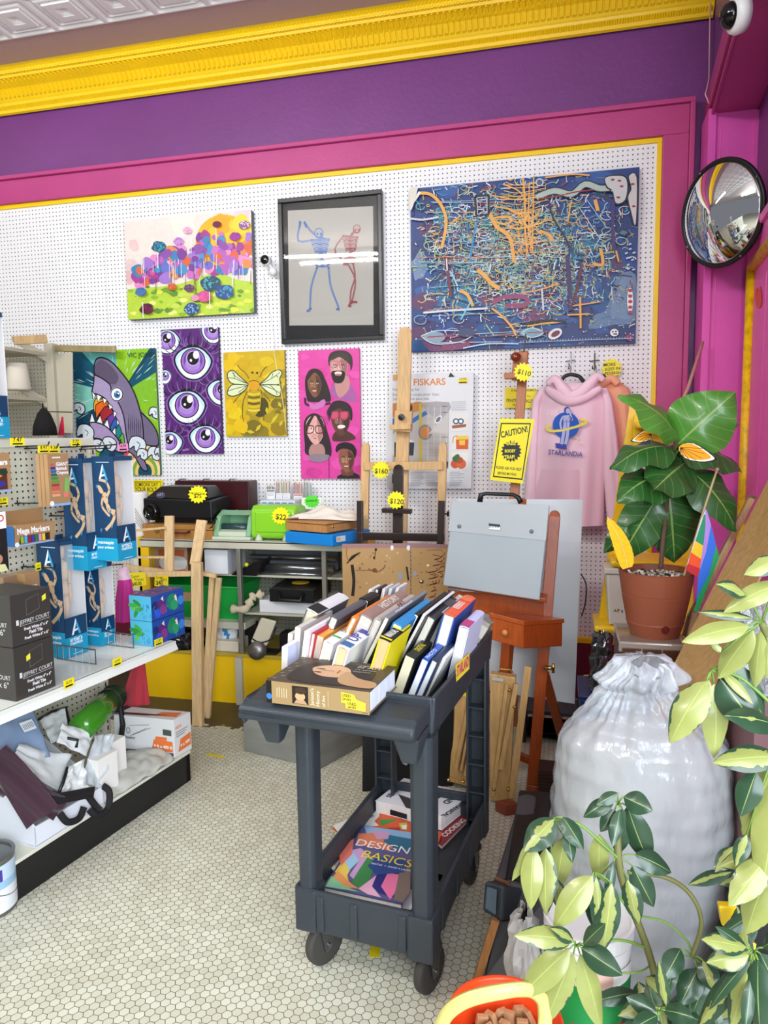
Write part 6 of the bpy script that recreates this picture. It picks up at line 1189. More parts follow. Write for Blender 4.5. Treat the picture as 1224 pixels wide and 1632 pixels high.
for x, y in [(.36, .6), (.36, .47)]: a.ell(X(x), Y_(y), .010, .004, '#3c2a1e', m=False); a.ell(X(x-.03), Y_(y), .010, .002, '#5c4430', m=False)
a.line([(X(.38), Y_(.55)), (X(.48), Y_(.56)), (X(.49), Y_(.53))], .002, '#9c7450', m=False, smooth=4); a.line([(X(.54), Y_(.61)), (X(.545), Y_(.49))], .004, '#9c4c3c', m=False, smooth=2)
for k in range(4): a.text(["Janson's History", 'of Art', 'THE WESTERN', 'TRADITION'][k], (X(.66), Y_(.84-.08*k)), (X(.93-.03*k), Y_(.84-.08*k)), '#c8c0b0', m=False)
a.build('cover_print', PRINT(), t)
# ---- lower tray books
ZF = .150+.029
def flat(label, corners, z, th, cover, art, page=PAGE, cat='book', name='book', tilt=0):
    t = thing(name, label, cat); P_ = [PZ(*c, z+th) for c in corners]
    if tilt: P_ = [p+V((0, 0, tilt*(p-P_[0]).dot(CV))) for p in P_]
    n = (P_[1]-P_[0]).cross(P_[3]-P_[0]).normalized(); n = n if n.z > 0 else -n
    g = G(); g.slab(P_, n, .002, cover); g.slab([p-n*(th-.002) for p in P_], n, .002, cover); part(g, 'cover', PRINT(), t)
    c0 = sum(P_, V((0, 0, 0)))/4; g = G(); g.slab([c0+(p-c0)*.985-n*.002 for p in P_], n, th-.004, page); part(g, 'page_block', M('book_pages'), t)
    if art:
        a = Art(P_[0], P_[1]-P_[0], P_[3]-P_[0] if (P_[1]-P_[0]).cross(P_[3]-P_[0]).z > 0 else P_[0]-P_[3], step=1.2e-4); a.o = a.o+a.n*.0004; art(a); a.build('cover_print', PRINT(), t)
    return t
CR5 = (370, 1050, 2.781)
def mech(a):
    a.crop(*CR5)
    for s_, p0_, p1_ in [('MECHANICAL', (1030, 622), (915, 696)), ('AND', (985, 610), (935, 632)), ('ELECTRICAL', (950, 592), (845, 655))]: pass
    for s_, p0_, p1_ in [('MECHANICAL', (1040, 622), (925, 695)), ('AND', (985, 603), (930, 636)), ('ELECTRICAL', (945, 583), (848, 643)), ('BUILDINGS', (765, 545), (680, 610))]: a.text(s_, p0_, p1_, '#15151a', bold=.03, hs=1.1)
    a.poly([(735, 600), (850, 640), (880, 690), (770, 660)], '#3c3a3c'); a.poly([(790, 610), (830, 626), (840, 650), (800, 640)], '#8c8a8c'); a.poly([(700, 668), (775, 690), (775, 712), (700, 692)], '#1c1820')
def slabA(): pass
flat('red-edged paperback peeking out under the white mechanical book', [(660, 1308), (640, 1290), (735, 1288), (750, 1301), (704, 1348), (690, 1340)][1:5], ZF, .014, '#8c2430', lambda a: (a.crop(*CR5), a.text('COOKING', (945, 790), (1040, 715), '#e8e0d8', bold=.03)))
flat('fat white book titled mechanical and electrical equipment for buildings', [(704, 1301), (598, 1276), (644, 1240), (751, 1264)], ZF+.016, .05, '#e6e6ec', mech, page='#dcd8d4')
def proj_(a):
    a.crop(*CR5); a.poly([(445, 740), (640, 670), (930, 770), (915, 815), (540, 800)], '#d8582c'); a.poly([(445, 740), (635, 672), (650, 700), (630, 720), (650, 740), (600, 745), (575, 770), (545, 770), (530, 795)], '#e8e6e2', smooth=2); a.text('PROJECT BOOK', (618, 690), (485, 752), '#2c2422', bold=.02, hs=1.2)
    a.poly([(650, 712), (735, 712), (680, 735), (660, 740)], '#3c8c34'); a.poly([(740, 730), (775, 725), (775, 760), (745, 755)], '#c8c430'); a.poly([(690, 750), (750, 748), (740, 765), (700, 765)], '#b02c24'); a.poly([(750, 740), (775, 736), (772, 756), (756, 756)], '#e8e8e8')
flat('orange and white project book lying in the lower tray', [(600, 1290), (529, 1317), (562, 1337), (690, 1345), (702, 1327)], ZF+.012, .01, '#cc5a34', proj_, name='magazine', cat='magazine')
def phot(a): a.crop(*CR5); a.poly([(375, 850), (480, 785), (560, 800), (470, 930)], '#b8b4a8'); a.poly([(390, 852), (480, 800), (540, 808), (455, 915)], '#6c7068'); a.poly([(420, 870), (500, 840), (510, 850), (455, 905)], '#8c3424', smooth=3); a.line([(380, 852), (410, 900), (455, 935)], 10, '#e6e0c8', smooth=3)
flat('cream-edged magazine with a red and grey photo, lower left', [(503, 1356), (543, 1331), (575, 1338), (535, 1388)], ZF+.02, .008, '#dcd4bc', phot, name='magazine', cat='magazine')
flat('white booklet sticking out under the design book', [(503, 1414), (517, 1384), (560, 1380), (545, 1420)], ZF+.004, .006, '#d8dce0', None, name='magazine', cat='magazine')
def dsg(a):
    a.crop(*CR5); Q = [(405, 1012), (585, 738), (775, 765), (775, 1090)]; a.poly([(412, 1012), (585, 740), (800, 770), (790, 1020), (755, 1082)], '#5c5c88')
    for pts, c in [([(585, 740), (800, 770), (800, 800), (660, 780), (600, 790)], '#8cb4d8'), ([(560, 775), (660, 770), (650, 790), (720, 830), (690, 850), (550, 820)], '#d8805c'), ([(690, 780), (800, 800), (800, 860), (740, 850), (670, 810)], '#2c6c8c'), ([(620, 760), (700, 770), (690, 800), (640, 800)], '#c89cc0'), ([(455, 945), (520, 850), (560, 870), (510, 960), (520, 1000)], '#e8c85c'),
                   ([(520, 850), (570, 840), (640, 900), (560, 1000), (520, 960), (560, 900)], '#c8a0cc'), ([(430, 985), (470, 940), (520, 990), (560, 1020), (470, 1010)], '#e89c5c'), ([(560, 940), (600, 880), (640, 900), (600, 1000), (650, 1030), (580, 1040), (530, 990)], '#3c8c4c'), ([(640, 960), (700, 920), (760, 940), (700, 1000), (720, 1060), (650, 1040), (610, 1000)], '#2c2c7c'),
                   ([(560, 1020), (640, 960), (620, 1010), (660, 1060), (600, 1045)], '#e8b0cc'), ([(690, 950), (750, 960), (720, 1040), (700, 1070), (660, 1010)], '#e878a4'), ([(740, 950), (790, 900), (790, 1030), (755, 1082), (715, 1070)], '#7c6c64'), ([(470, 830), (540, 800), (530, 870), (480, 920)], '#e87c6c'), ([(412, 1012), (440, 965), (500, 1010), (560, 1035)], '#8ccc9c'), ([(500, 900), (540, 860), (560, 900), (520, 940)], '#9cc8e4'), ([(640, 880), (790, 900), (760, 950), (640, 960), (600, 920)], '#2c4c8c')]: a.poly(pts, c)
    a.text('DESIGN', (545, 828), (778, 868), '#f6f0f0', bold=.0); a.text('BASICS', (570, 880), (790, 928), '#f0d838', bold=.0)
    a.text('PENTAK  +  DAVID A LAUER', (615, 912), (790, 946), '#f0e8f4', bold=.01, hs=1.1)
flat('colourful zigzag design basics textbook at the front of the lower tray', [(516, 1414), (578, 1315), (662, 1328), (640, 1441)], ZF+.016, .016, '#4a4a80', dsg)
flat('white brochure under the right edge of the design book', [(634, 1444), (650, 1418), (662, 1418), (662, 1448)], ZF+.004, .006, '#d4d8e0', None, name='magazine', cat='magazine')
flat('yellow paper scrap on the lower tray floor by the right wall', [(697, 1397), (698, 1392), (706, 1395), (700, 1405)], ZF, .002, '#c8d838', None, name='paper_scrap', cat='paper')
# ---- black portfolio and strap behind the cart, folded box easels, brick
t = thing('portfolio_case', 'tall black portfolio standing behind the grey cart', 'case'); g = G(); A_, B_ = PZ(577, 1262, .001), PZ(722, 1253, .001)
g.hexa([A_, B_, B_+V((0, .05, 0)), A_+V((0, .05, 0))], [p+V((0, .05, .62)) for p in (A_, B_, B_+V((0, .05, 0)), A_+V((0, .05, 0)))]); part(g, 'body', BLK, t, bevel=.004)
g = G(); pts = sm([PY(629, 1160, 2.82), PY(634, 1190, 2.80), PY(641, 1212, 2.80), PY(648, 1218, 2.82)], 5, False); g.tube(pts, .005, 6); part(g, 'white_strap', M('white_webbing', '#d8dce0', rough=.7), t, smooth=True)
g = G(); c = PY(578, 1163, 2.84); g.ball(c, .008, 8); part(g, 'clasp', BRASS, t)
FE = WOOD('varnished_beech', '#c29a62', .3)
def fbox(label, pts, Y0, Y1, legs, thick=.045, rails=()):
    t = thing('box_easel', label, 'easel', 'folded wooden box easels'); P_ = [PY(*p, Y) for p, Y in zip(pts, (Y1, Y1, Y0, Y0))]
    g = G(); g.hexa([P_[3], P_[2], P_[2]+V((0, thick, 0)), P_[3]+V((0, thick, 0))], [P_[0], P_[1], P_[1]+V((0, thick, 0)), P_[0]+V((0, thick, 0))]); part(g, 'sketch_box', FE, t, bevel=.003)
    for a_, b_, w_ in legs:
        g = G(); dY = lambda y: Y0+(Y1-Y0)*(pts[3][1]-y)/(pts[3][1]-pts[0][1])-.018; pb(g, a_, b_, dY(a_[1]), dY(b_[1]), w_, .022); l_ = part(g, 'folded_leg', FE, t, bevel=.002)
    for x, y in rails: g = G(); c = PY(x, y, Y0+(Y1-Y0)*(pts[3][1]-y)/(pts[3][1]-pts[0][1])-.03); g.ball(c, .008, 8); g.tube([c, c+V((0, .02, 0))], .003, 6); part(g, 'brass_screw', BRASS, t)
    return t
t1 = fbox('folded wooden box easel leaning left, seen through the cart legs', [(725, 1075), (772, 1075), (766, 1258), (716, 1246)], 2.97, 3.04, [((727, 1225), (750, 1110), 6), ((742, 1236), (762, 1120), 6), ((735, 1228), (756, 1115), 4)], rails=[(715, 1243), (738, 1246)])
g = G(); pb(g, (716, 1241), (760, 1252), 2.95, 2.95, 5, .02); part(g, 'base_rail', FE, t1)
t2 = fbox('folded wooden box easel standing upright right of the cart leg', [(781, 1074), (822, 1080), (812, 1278), (781, 1276)], 2.87, 2.93, [((786, 1268), (808, 1090), 6), ((798, 1226), (823, 1090), 8), ((815, 1272), (842, 1062), 11)], rails=[(787, 1258), (810, 1258), (820, 1127), (812, 1100)])
g = G(); c = PY(806, 1072, 2.95); g.tube([c+V((-.03, 0, 0)), c+V((-.02, 0, .015)), c+V((.02, 0, .015)), c+V((.03, 0, 0))], .004, 6); part(g, 'carry_handle', BRASS, t2)
card('maker_label', 'x', 'y', [(784, 1079), (802, 1082), (802, 1087), (784, 1084)], 2.918, '#b8b8b4', None, parent=None).name = 'label_plate'
o_ = bpy.data.objects['label_plate']; tag(o_, 'small metal label plate on the upright folded box easel', 'label')
sticker('price_burst', 'yellow starburst price card reading $65 seen through the cart legs', 'price tag', 746, 1098, 15, 2.93, [('$65', -8, 9, 5, 1)], 'yellow starburst price cards', rx=.8)
t = thing('brick', 'small red brick on the tiles beyond the cart', 'brick'); A_, B_ = PZ(789, 1293, .001), PZ(806, 1301, .001); d_ = V((.05, .03, 0)); g = G(); skewbox(g, A_, B_, B_+d_, .045); part(g, 'body', M('red_clay', '#8c4630', rough=.8, bump=.8, bs=120), t, bevel=.003)
# ============================================================ CREAM SHOP GONDOLA ON THE LEFT
GO_ = V((-1.74, 1.82, 0)); GD = V((.16, .99, 0)).normalized(); GI = V((-GD.y, GD.x, 0))
GM = Matrix(((GD.x, GI.x, 0, GO_.x), (GD.y, GI.y, 0, GO_.y), (0, 0, 1, 0), (0, 0, 0, 1)))
def GG(): g = G(); g.T = GM; return g
def gon(x, y, d):      # local (s, d, z) of a pixel on the vertical plane d inside the front edge
    p = onp(x, y, GO_+GI*d, GI); q_ = p-GO_; return V((q_.dot(GD), d, p.z))
def gw(s, d, z): return GM @ V((s, d, z))
CW = M('cream_gondola', '#dcdccb', rough=.4); SZ = .655; DZ = .14
gon_t = thing('display_gondola', 'cream pegboard shop gondola with a low white shelf and black base', 'shelving')
g = GG(); g.box(-.9, .92, .42, .45, .14, 1.50); pn = part(g, 'peg_panel', dots_mat('cream_pegboard', '#d3d2bf', '#35332c', r=.17, seam=False, ax=1), gon_t)
g = GG(); g.box(-.9, .93, .41, .46, 1.495, 1.53); g.box(.90, .935, .405, .465, .14, 1.5); part(g, 'panel_frame', CW, gon_t, bevel=.002)
g = GG(); g.box(-.9, .92, .03, .42, SZ-.008, SZ); g.box(-.9, .92, .0, .012, SZ-.032, SZ+.002)
g.hexa([V((-.9, -.012, SZ-.034)), V((.92, -.012, SZ-.034)), V((.92, .006, SZ-.034)), V((-.9, .006, SZ-.034))], [V((-.9, .006, SZ+.002)), V((.92, .006, SZ+.002)), V((.92, .03, SZ+.002)), V((-.9, .03, SZ+.002))])
part(g, 'shelf', M('white_enamel', '#dfe3dc', rough=.3), gon_t, bevel=.001)
g = GG(); g.box(-.9, .985, .0, .44, DZ-.012, DZ); part(g, 'deck', CW, gon_t, bevel=.001)
g = GG(); g.box(-.9, .985, .004, .03, 0, DZ-.012); g.box(.955, .985, .004, .44, 0, DZ-.012); part(g, 'kick_base', M('black_enamel', '#131315', rough=.4), gon_t, bevel=.002)
for s_ in (.905, -.2):
    g = GG()
    for k in range(38): g.box(s_-.003+.012, s_+.003+.012, .4035, .405, .2+k*.034, .22+k*.034)
    part(g, 'slot_strip', M('slot_black', '#1c1b18', rough=.8), gon_t)
def hook(x, y, d0=.41, out=.16, label='thin wire peg hook', px2=None):
    p = gon(x, y, d0); g = GG(); g.tube([p+V((0, 0, .012)), p, V((p.x, d0-out, p.z+.004)), V((p.x, d0-out-.008, p.z+.018))], .0028, 6); g.tube([p+V((-.012, 0, 0)), p+V((.012, 0, 0))], .003, 6)
    part(g, 'peg_hook', WIRE, gon_t)
for x, y in [(28, 712), (43, 715), (75, 714), (113, 712), (28, 802), (82, 822), (38, 903), (130, 716)]: hook(x, y)
def gtag(cx, cy, w_, h_, d, col='#f4e41c', txt='7.49', name='price tag on a hook', cat='price tag'):
    p = gon(cx, cy, d); k = wpx(gw(*p), 1); a = Art(gw(*p), GD, V((0, 0, 1)), step=1e-4); W_, H_ = w_*k*.5*1.5, h_*k*.5
    a.g.slab([a.o+a.ex*x+a.ey*y for x, y in [(-W_, -H_), (W_, -H_), (W_, H_), (-W_, H_)]], a.n, .001, col); a.text(txt, (-W_*.6, 0), (W_*.6, 0), '#222218', m=False, bold=.02); a.line([(-W_*.7, -H_*.55), (W_*.7, -H_*.55)], H_*.4, '#222218', m=False)
    return a.build('price_ticket', PRINT(), gon_t)
for cx, cy, w_, h_, d, t_ in [(28, 704, 18, 12, .25, '7.47'), (70, 716, 15, 12, .25, '8.97'), (86, 716, 15, 12, .25, '9.36'), (121, 706, 14, 10, .25, '7.77'), (5, 799, 12, 12, .25, '5.99'), (133, 817, 14, 12, .22, '12.99'), (61, 903, 7, 13, .3, '3.97'), (110, 1089, 14, 14, -.014, '15.77'), (187, 1055, 13, 13, -.014, '12.97'), (253, 1023, 13, 11, -.014, '11.97')]: gtag(cx, cy, w_, h_, d, txt=t_)
gtag(196, 713, 15, 12, .05, '#f49ac8', '14.99')
g = GG(); p, q_ = gon(130, 713, .41), gon(190, 708, .05); g.tube([p, q_, q_+V((0, -.01, .02))], .003, 6); p, q_ = gon(92, 816, .41), gon(133, 812, .22); g.tube([p, q_], .003, 6); part(g, 'long_hook', WIRE, gon_t)
g = G(); g.tube([gw(.93, .43, PY(196, 903, 2.86).z+.01), PY(196, 903, 2.86)+V((0, 0, .01)), PY(196, 905, 2.86)+V((0, -.01, -.01))], .003, 6); part(g, 'end_hook', WIRE, gon_t); g = G(); g.tube([gw(.93, .2, .64), PY(222, 1049, 2.86)+V((0, .02, .0))], .003, 6); part(g, 'end_hook', WIRE, gon_t)
# wire dividers standing on the shelf
for (x0, y0), (x1, y1), h_ in [((85, 1062), (153, 1060), .06), ((168, 1034), (213, 1034), .06)]:
    p = PZ(x1, y1, SZ); l_ = (p-GO_); s_, d_ = l_.dot(GD), l_.dot(GI); t = thing('wire_divider', 'low wire divider on the white shelf in front of the %s' % ('larger standing figure box' if x0 < 100 else 'smallest figure box'), 'divider', None)
    g = GG(); L_ = .20; g.tube([(s_, d_, SZ+.003), (s_, d_, SZ+h_), (s_, d_+L_, SZ+h_), (s_, d_+L_, SZ+.003)], .003, 6); g.tube([(s_, d_, SZ+.004), (s_, d_+L_, SZ+.004)], .002, 6); part(g, 'frame', STEEL, t)
    for k in range(1, 6): g = GG(); g.tube([(s_, d_+L_*k/6, SZ+.003), (s_, d_+L_*k/6, SZ+h_)], .0018, 5); part(g, 'upright_wire', STEEL, t)
# ---- artists' wooden figures in blue window boxes
NAVY, CY_ = '#123a5e', '#1695bd'
FW_ = M('figure_wood', '#d8b48c', rough=.45, var=.06)
def Alogo(a, cx, cy, s_):
    a.poly([(cx-s_*.5, cy-s_*.6), (cx-s_*.3, cy-s_*.6), (cx+.02*s_, cy+s_*.35), (cx+.02*s_, cy+s_*.7), (cx-.05*s_, cy+s_*.7)], '#e8f2f8', m=False); a.poly([(cx+.02*s_, cy+s_*.7), (cx+.5*s_, cy-s_*.6), (cx+.25*s_, cy-s_*.6), (cx-.02*s_, cy+s_*.25)], '#3f9cc8', m=False); a.poly([(cx-s_*.28, cy-s_*.35), (cx+.2*s_, cy-s_*.25), (cx+.16*s_, cy-s_*.12), (cx-s_*.2, cy-s_*.15)], '#d8eaf4', m=False)
def figart(a, W_, H_, y0=.35, y1=.78):
    s_ = H_*(y1-y0); P_ = lambda x, y: (W_*x, H_*y0+s_*y); c, d_ = '#c8a884', '#8c6c50'
    for pts, w_ in [([(.62, .62), (.75, .78), (.62, .95), (.3, 1.0)], .05), ([(.45, .62), (.38, .42), (.6, .25), (.72, .2)], .045), ([(.68, .35), (.92, .22), (.8, .05), (.5, -.12)], .06), ([(.75, .33), (.98, .3)], .06)]: a.line([P_(*p) for p in pts], w_*W_*2, c, m=False, smooth=4)
    a.poly([P_(.42, .66), P_(.6, .72), P_(.68, .5), P_(.52, .48)], c, m=False, smooth=3); a.poly([P_(.56, .46), P_(.7, .46), P_(.8, .3), P_(.66, .28)], c, m=False, smooth=3); a.poly([P_(.22, .86), P_(.36, .86), P_(.5, .72), P_(.34, .7)], c, m=False, smooth=3)
    for x, y in [(.75, .78), (.62, .62), (.38, .42), (.92, .22), (.68, .35), (.45, .62)]: a.ell(*P_(x, y), W_*.035, W_*.035, d_, m=False, n=8)
def mbox(label, corner, zb, zt, wd, ws, near_art=True):   # corner = local (s, d) of the near aisle edge
    s0, d0 = corner; t = thing('figure_box', label, 'box', 'wooden figure window boxes'); H_ = zt-zb
    g = GG(); th = .002; zs = zb+H_*.34
    g.box(s0, s0+th, d0, d0+wd, zb, zt, NAVY); g.box(s0, s0+ws, d0+wd-th, d0+wd, zb, zt, NAVY); g.box(s0+ws-th, s0+ws, d0, d0+wd, zb, zt, '#e4e6ec'); g.box(s0, s0+ws, d0, d0+wd, zb, zb+th, CY_); g.box(s0, s0+ws, d0, d0+wd, zt-th, zt, '#1c4468'); g.box(s0, s0+ws, d0, d0+th, zb, zs, NAVY); g.box(s0, s0+ws, d0, d0+th, zt-.018, zt, '#1c4468'); g.box(s0+th, s0+ws-th, d0+wd-.006, d0+wd-.004, zb, zt, '#d8dae4')
    g.box(s0+ws*.35, s0+ws*.65, d0+wd*.48, d0+wd*.52, zt, zt+.018, NAVY)
    part(g, 'carton', PRINT(), t)
    a = Art(gw(s0, d0+wd, zb), -GI, V((0, 0, 1)), step=1.2e-4); a.poly([(0, 0), (wd, 0), (wd, H_*.22), (0, H_*.22)], CY_, m=False); Alogo(a, wd*.5, H_*.845, wd*.42); a.line([(wd*.2, H_*.945), (wd*.8, H_*.945)], H_*.006, '#c8dcec', m=False); figart(a, wd, H_)
    for x, y in [(.15, .72), (.6, .76), (.7, .48), (.25, .3), (.75, .34)]: a.poly([(wd*x, H_*y), (wd*(x+.12), H_*(y+.02)), (wd*(x+.06), H_*(y-.03))], '#3c84ac', m=False)
    a.text('mannequin', (wd*.12, H_*.165), (wd*.85, H_*.165), '#e8f4fa', m=False, bold=.02); a.text('pour artistes', (wd*.12, H_*.12), (wd*.85, H_*.12), '#e8f4fa', m=False, bold=.02); a.build('near_print', PRINT(), t)
    a = Art(gw(s0, d0, zb), GD, V((0, 0, 1)), step=1.2e-4); a.poly([(0, 0), (ws, 0), (ws, H_*.17), (0, H_*.17)], CY_, m=False); Alogo(a, ws*.5, H_*.245, ws*.42); a.text("artist's", (ws*.2, H_*.13), (ws*.75, H_*.13), '#e8f4fa', m=False, bold=.02); a.text('manikin', (ws*.2, H_*.1), (ws*.75, H_*.1), '#e8f4fa', m=False, bold=.02); a.line([(ws*.3, H_*.02), (ws*.75, H_*.02)], H_*.005, '#c8e4f0', m=False); a.build('aisle_print', PRINT(), t)
    g = GG(); g.box(s0+.001, s0+ws-.001, d0+.001, d0+.002, zs, zt-.018); part(g, 'window_film', M('clear_window', '#ffffff', rough=.05, alpha=.14, spec=.9), t)
    g = GG(); cs, cd, h_ = s0+ws*.5, d0+wd*.45, H_*.94; z = lambda k: zb+.01+h_*k; r_ = ws*.5
    g.tube([(cs, cd, z(.86)), (cs, cd, z(.9)), (cs, cd, z(.96)), (cs, cd, z(.99))], [r_*.1, r_*.2, r_*.24, r_*.1], 10)
    g.tube([(cs, cd, z(.85)), (cs, cd, z(.82)), (cs, cd, z(.72)), (cs, cd, z(.66))], [r_*.12, r_*.4, r_*.42, r_*.26], 12); g.tube([(cs, cd, z(.655)), (cs, cd, z(.6)), (cs, cd, z(.56)), (cs, cd, z(.52))], [r_*.25, r_*.32, r_*.38, r_*.3], 12)
    for q_ in (-1, 1):
        g.tube([(cs+q_*r_*.18, cd, z(.52)), (cs+q_*r_*.22, cd, z(.42)), (cs+q_*r_*.2, cd, z(.29))], [r_*.2, r_*.22, r_*.13], 10); g.tube([(cs+q_*r_*.2, cd, z(.28)), (cs+q_*r_*.21, cd, z(.2)), (cs+q_*r_*.2, cd, z(.05))], [r_*.14, r_*.18, r_*.09], 10)
        g.tube([(cs+q_*r_*.5, cd, z(.8)), (cs+q_*r_*.58, cd, z(.7)), (cs+q_*r_*.56, cd, z(.62))], [r_*.13, r_*.14, r_*.09], 8); g.tube([(cs+q_*r_*.56, cd, z(.61)), (cs+q_*r_*.6, cd, z(.5)), (cs+q_*r_*.58, cd, z(.42))], [r_*.1, r_*.11, r_*.05], 8)
    part(g, 'wooden_figure', FW_, t, smooth=True)
    return t
def sd(x, y, z): p = PZ(x, y, z)-GO_; return (p.dot(GD), p.dot(GI))
A0 = gon(189, 895, .06); mbox('tall hanging figure box nearest the paper roll, highest of the window boxes', (A0.x, .06), A0.z, gon(189, 727, .06).z, .112, .105)
B0 = gon(150, 905, .16); mbox('tall figure box hanging behind and left of the highest window box', (B0.x-.02, .17), B0.z-.01, gon(150, 730, .16).z, .112, .10)
c_ = sd(106, 1050, SZ+.002); zt = gon(101, 862, c_[1]).z; mbox('tall figure box standing on the shelf beside the grey tile cartons', c_, SZ+.002, zt, .125, .115)
c_ = sd(163, 1030, SZ+.002); zt = gon(163, 898, c_[1]).z; mbox('smallest figure box standing on the shelf beside the tissue boxes', c_, SZ+.002, zt, .085, .08)
p = gon(0, 695, .36); mbox('figure box standing on top of the gondola at the left picture edge', (gon(21, 695, .37).x-.115, .385), 1.532, gon(10, 498, .37).z, .11, .115)
# ---- craft packs hanging on the panel
KR = '#a8845c'
def hpack(label, x0, x1, yt, yb, d, th, art, base=KR, n=1, cat='art supplies'):
    a_, b_ = gon(x0, yb, d), gon(x1, yb, d); c_ = gon((x0+x1)/2, yt, d); c2 = gon((x0+x1)/2, yb, d); t = thing('marker_pack', label, cat)
    g = GG(); g.box(a_.x, b_.x, d, d+th, c2.z, c_.z, base)
    if n > 1:
        for k in range(1, n): g.box(a_.x-.0005, a_.x, d+th*k/n-.001, d+th*k/n+.001, c2.z, c_.z, '#6a4c30')
    part(g, 'carton', PRINT(), t, bevel=.001)
    a = Art(gw(a_.x, d, c2.z), GD, V((0, 0, 1)), step=1.2e-4); art(a, b_.x-a_.x, c_.z-c2.z); a.build('printed_front', PRINT(), t); return t
def crayons(a, W_, H_):
    for k, c in enumerate(['#c85a4c', '#2c3c8c', '#3c5cac', '#1c6c5c', '#3c8c3c', '#5c9c3c', '#a83c3c', '#c85c4c', '#d87c5c', '#e8a47c']): a.poly([(W_*.12, H_*(.82-.065*k)), (W_*(.3+.04*min(k, 5)), H_*(.82-.065*k)), (W_*(.3+.04*min(k, 5)), H_*(.77-.065*k)), (W_*.12, H_*(.77-.065*k))], c, m=False)
    a.text('GIANT', (W_*.38, H_*.77), (W_*.97, H_*.77), '#f0f0f8', m=False, bold=.04); a.text('Bathtub', (W_*.38, H_*.69), (W_*.9, H_*.69), '#f0f0f8', m=False, bold=.04); a.text('Crayons', (W_*.38, H_*.61), (W_*.95, H_*.61), '#f0f0f8', m=False, bold=.04)
    a.poly([(W_*.72, H_*.25), (W_*.92, H_*.27), (W_*.95, H_*.5), (W_*.78, H_*.52)], '#7cb85c', m=False, smooth=3); a.poly([(W_*.66, H_*.16), (W_*.9, H_*.16), (W_*.9, H_*.26), (W_*.66, H_*.26)], '#e07c6c', m=False); a.poly([(0, 0), (W_, 0), (W_, H_*.05), (0, H_*.05)], '#8cb0dc', m=False); a.ell(W_*.08, H_*.06, W_*.1, W_*.1, '#f0f0f4', m=False); a.line([(W_*.2, H_*.93), (W_*.6, H_*.93)], H_*.03, '#e4dccc', m=False)
hpack('brown giant crayons pack with a light blue lower edge on the pegboard', 80, 113, 723, 806, .2, .06, crayons, n=3)
def mk1(a, W_, H_):
    a.text('Markers', (W_*.05, H_*.68), (W_*.9, H_*.7), '#f0f0f8', m=False, bold=.04); a.poly([(0, H_*.05), (W_*.85, H_*.05), (W_*.85, H_*.6), (0, H_*.6)], '#5c2c1c', m=False)
    for x, y, c in [(.2, .5, '#3c8c3c'), (.5, .45, '#c88c4c'), (.3, .3, '#a83c2c'), (.6, .2, '#34348c'), (.2, .12, '#e0b45c'), (.7, .5, '#1c3c2c')]: a.ell(W_*x, H_*y, W_*.18, H_*.08, c, m=False)
    a.poly([(0, 0), (W_, 0), (W_, H_*.05), (0, H_*.05)], '#8cb0dc', m=False)
hpack('brown markers pack hanging at the left picture edge', -22, 19, 722, 784, .2, .04, mk1)
t = thing('marker_box', 'open brown box of mega markers with a blue end on the pegboard', 'art supplies'); a_, b_ = gon(24, 876, .2), gon(86, 858, .2); zt = gon(30, 838, .2).z; zb = (a_.z+b_.z)/2-.0
g = GG(); g.hexa([V((a_.x, .2, zb)), V((b_.x, .2, zb)), V((b_.x, .27, zb)), V((a_.x, .27, zb))], [V((a_.x+.01, .2, zt)), V((b_.x+.01, .2, zt)), V((b_.x+.01, .27, zt)), V((a_.x+.01, .27, zt))], KR); g.box(a_.x+.0, b_.x+.01, .26, .265, zt, zt+.05, '#9a7850'); g.box(a_.x-.001, a_.x, .2, .27, zb, zt, '#1c5c9c'); part(g, 'carton', PRINT(), t, bevel=.001)
a = Art(gw(a_.x, .2, zb), GD, V((0, 0, 1)), step=1.2e-4); W_, H_ = b_.x-a_.x, zt-zb; a.text('Mega Markers', (W_*.08, H_*.58), (W_*.9, H_*.58), '#f4f0f0', m=False, bold=.03, hs=1.2); a.poly([(W_*.1, H_*.1), (W_*.9, H_*.12), (W_*.9, H_*.48), (W_*.14, H_*.48)], '#4c3020', m=False)
for k, c in enumerate(['#8cb43c', '#4cacdc', '#8c2440', '#4434a4', '#1c7c3c', '#d88cb4', '#e8c82c', '#24242c']): a.poly([(W_*(.15+.09*k), H_*.12), (W_*(.225+.09*k), H_*.12), (W_*(.225+.09*k), H_*.46), (W_*(.15+.09*k), H_*.46)], c, m=False)
a.poly([(0, 0), (W_, 0), (W_, H_*.07), (0, H_*.07)], '#8cb0dc', m=False); a.ell(W_*.05, H_*.1, .009, .009, '#f0f0f4', m=False); a.build('printed_front', PRINT(), t)
hpack('brown sniff pens box with a torn flap behind the tile cartons', 42, 66, 912, 965, .27, .07, lambda a, W_, H_: (a.text('SNIFF', (W_*.3, H_*.3), (W_*.95, H_*.3), '#f0ece4', m=False, bold=.04), a.line([(W_*.3, H_*.6), (W_*.8, H_*.6)], H_*.06, '#e4dccc', m=False)))
hpack('dull brown box left of the sniff pens box', 8, 30, 918, 965, .27, .07, lambda a, W_, H_: a.line([(W_*.3, H_*.2), (W_*.3, H_*.6)], H_*.06, '#d8ccbc', m=False), base='#94785c')
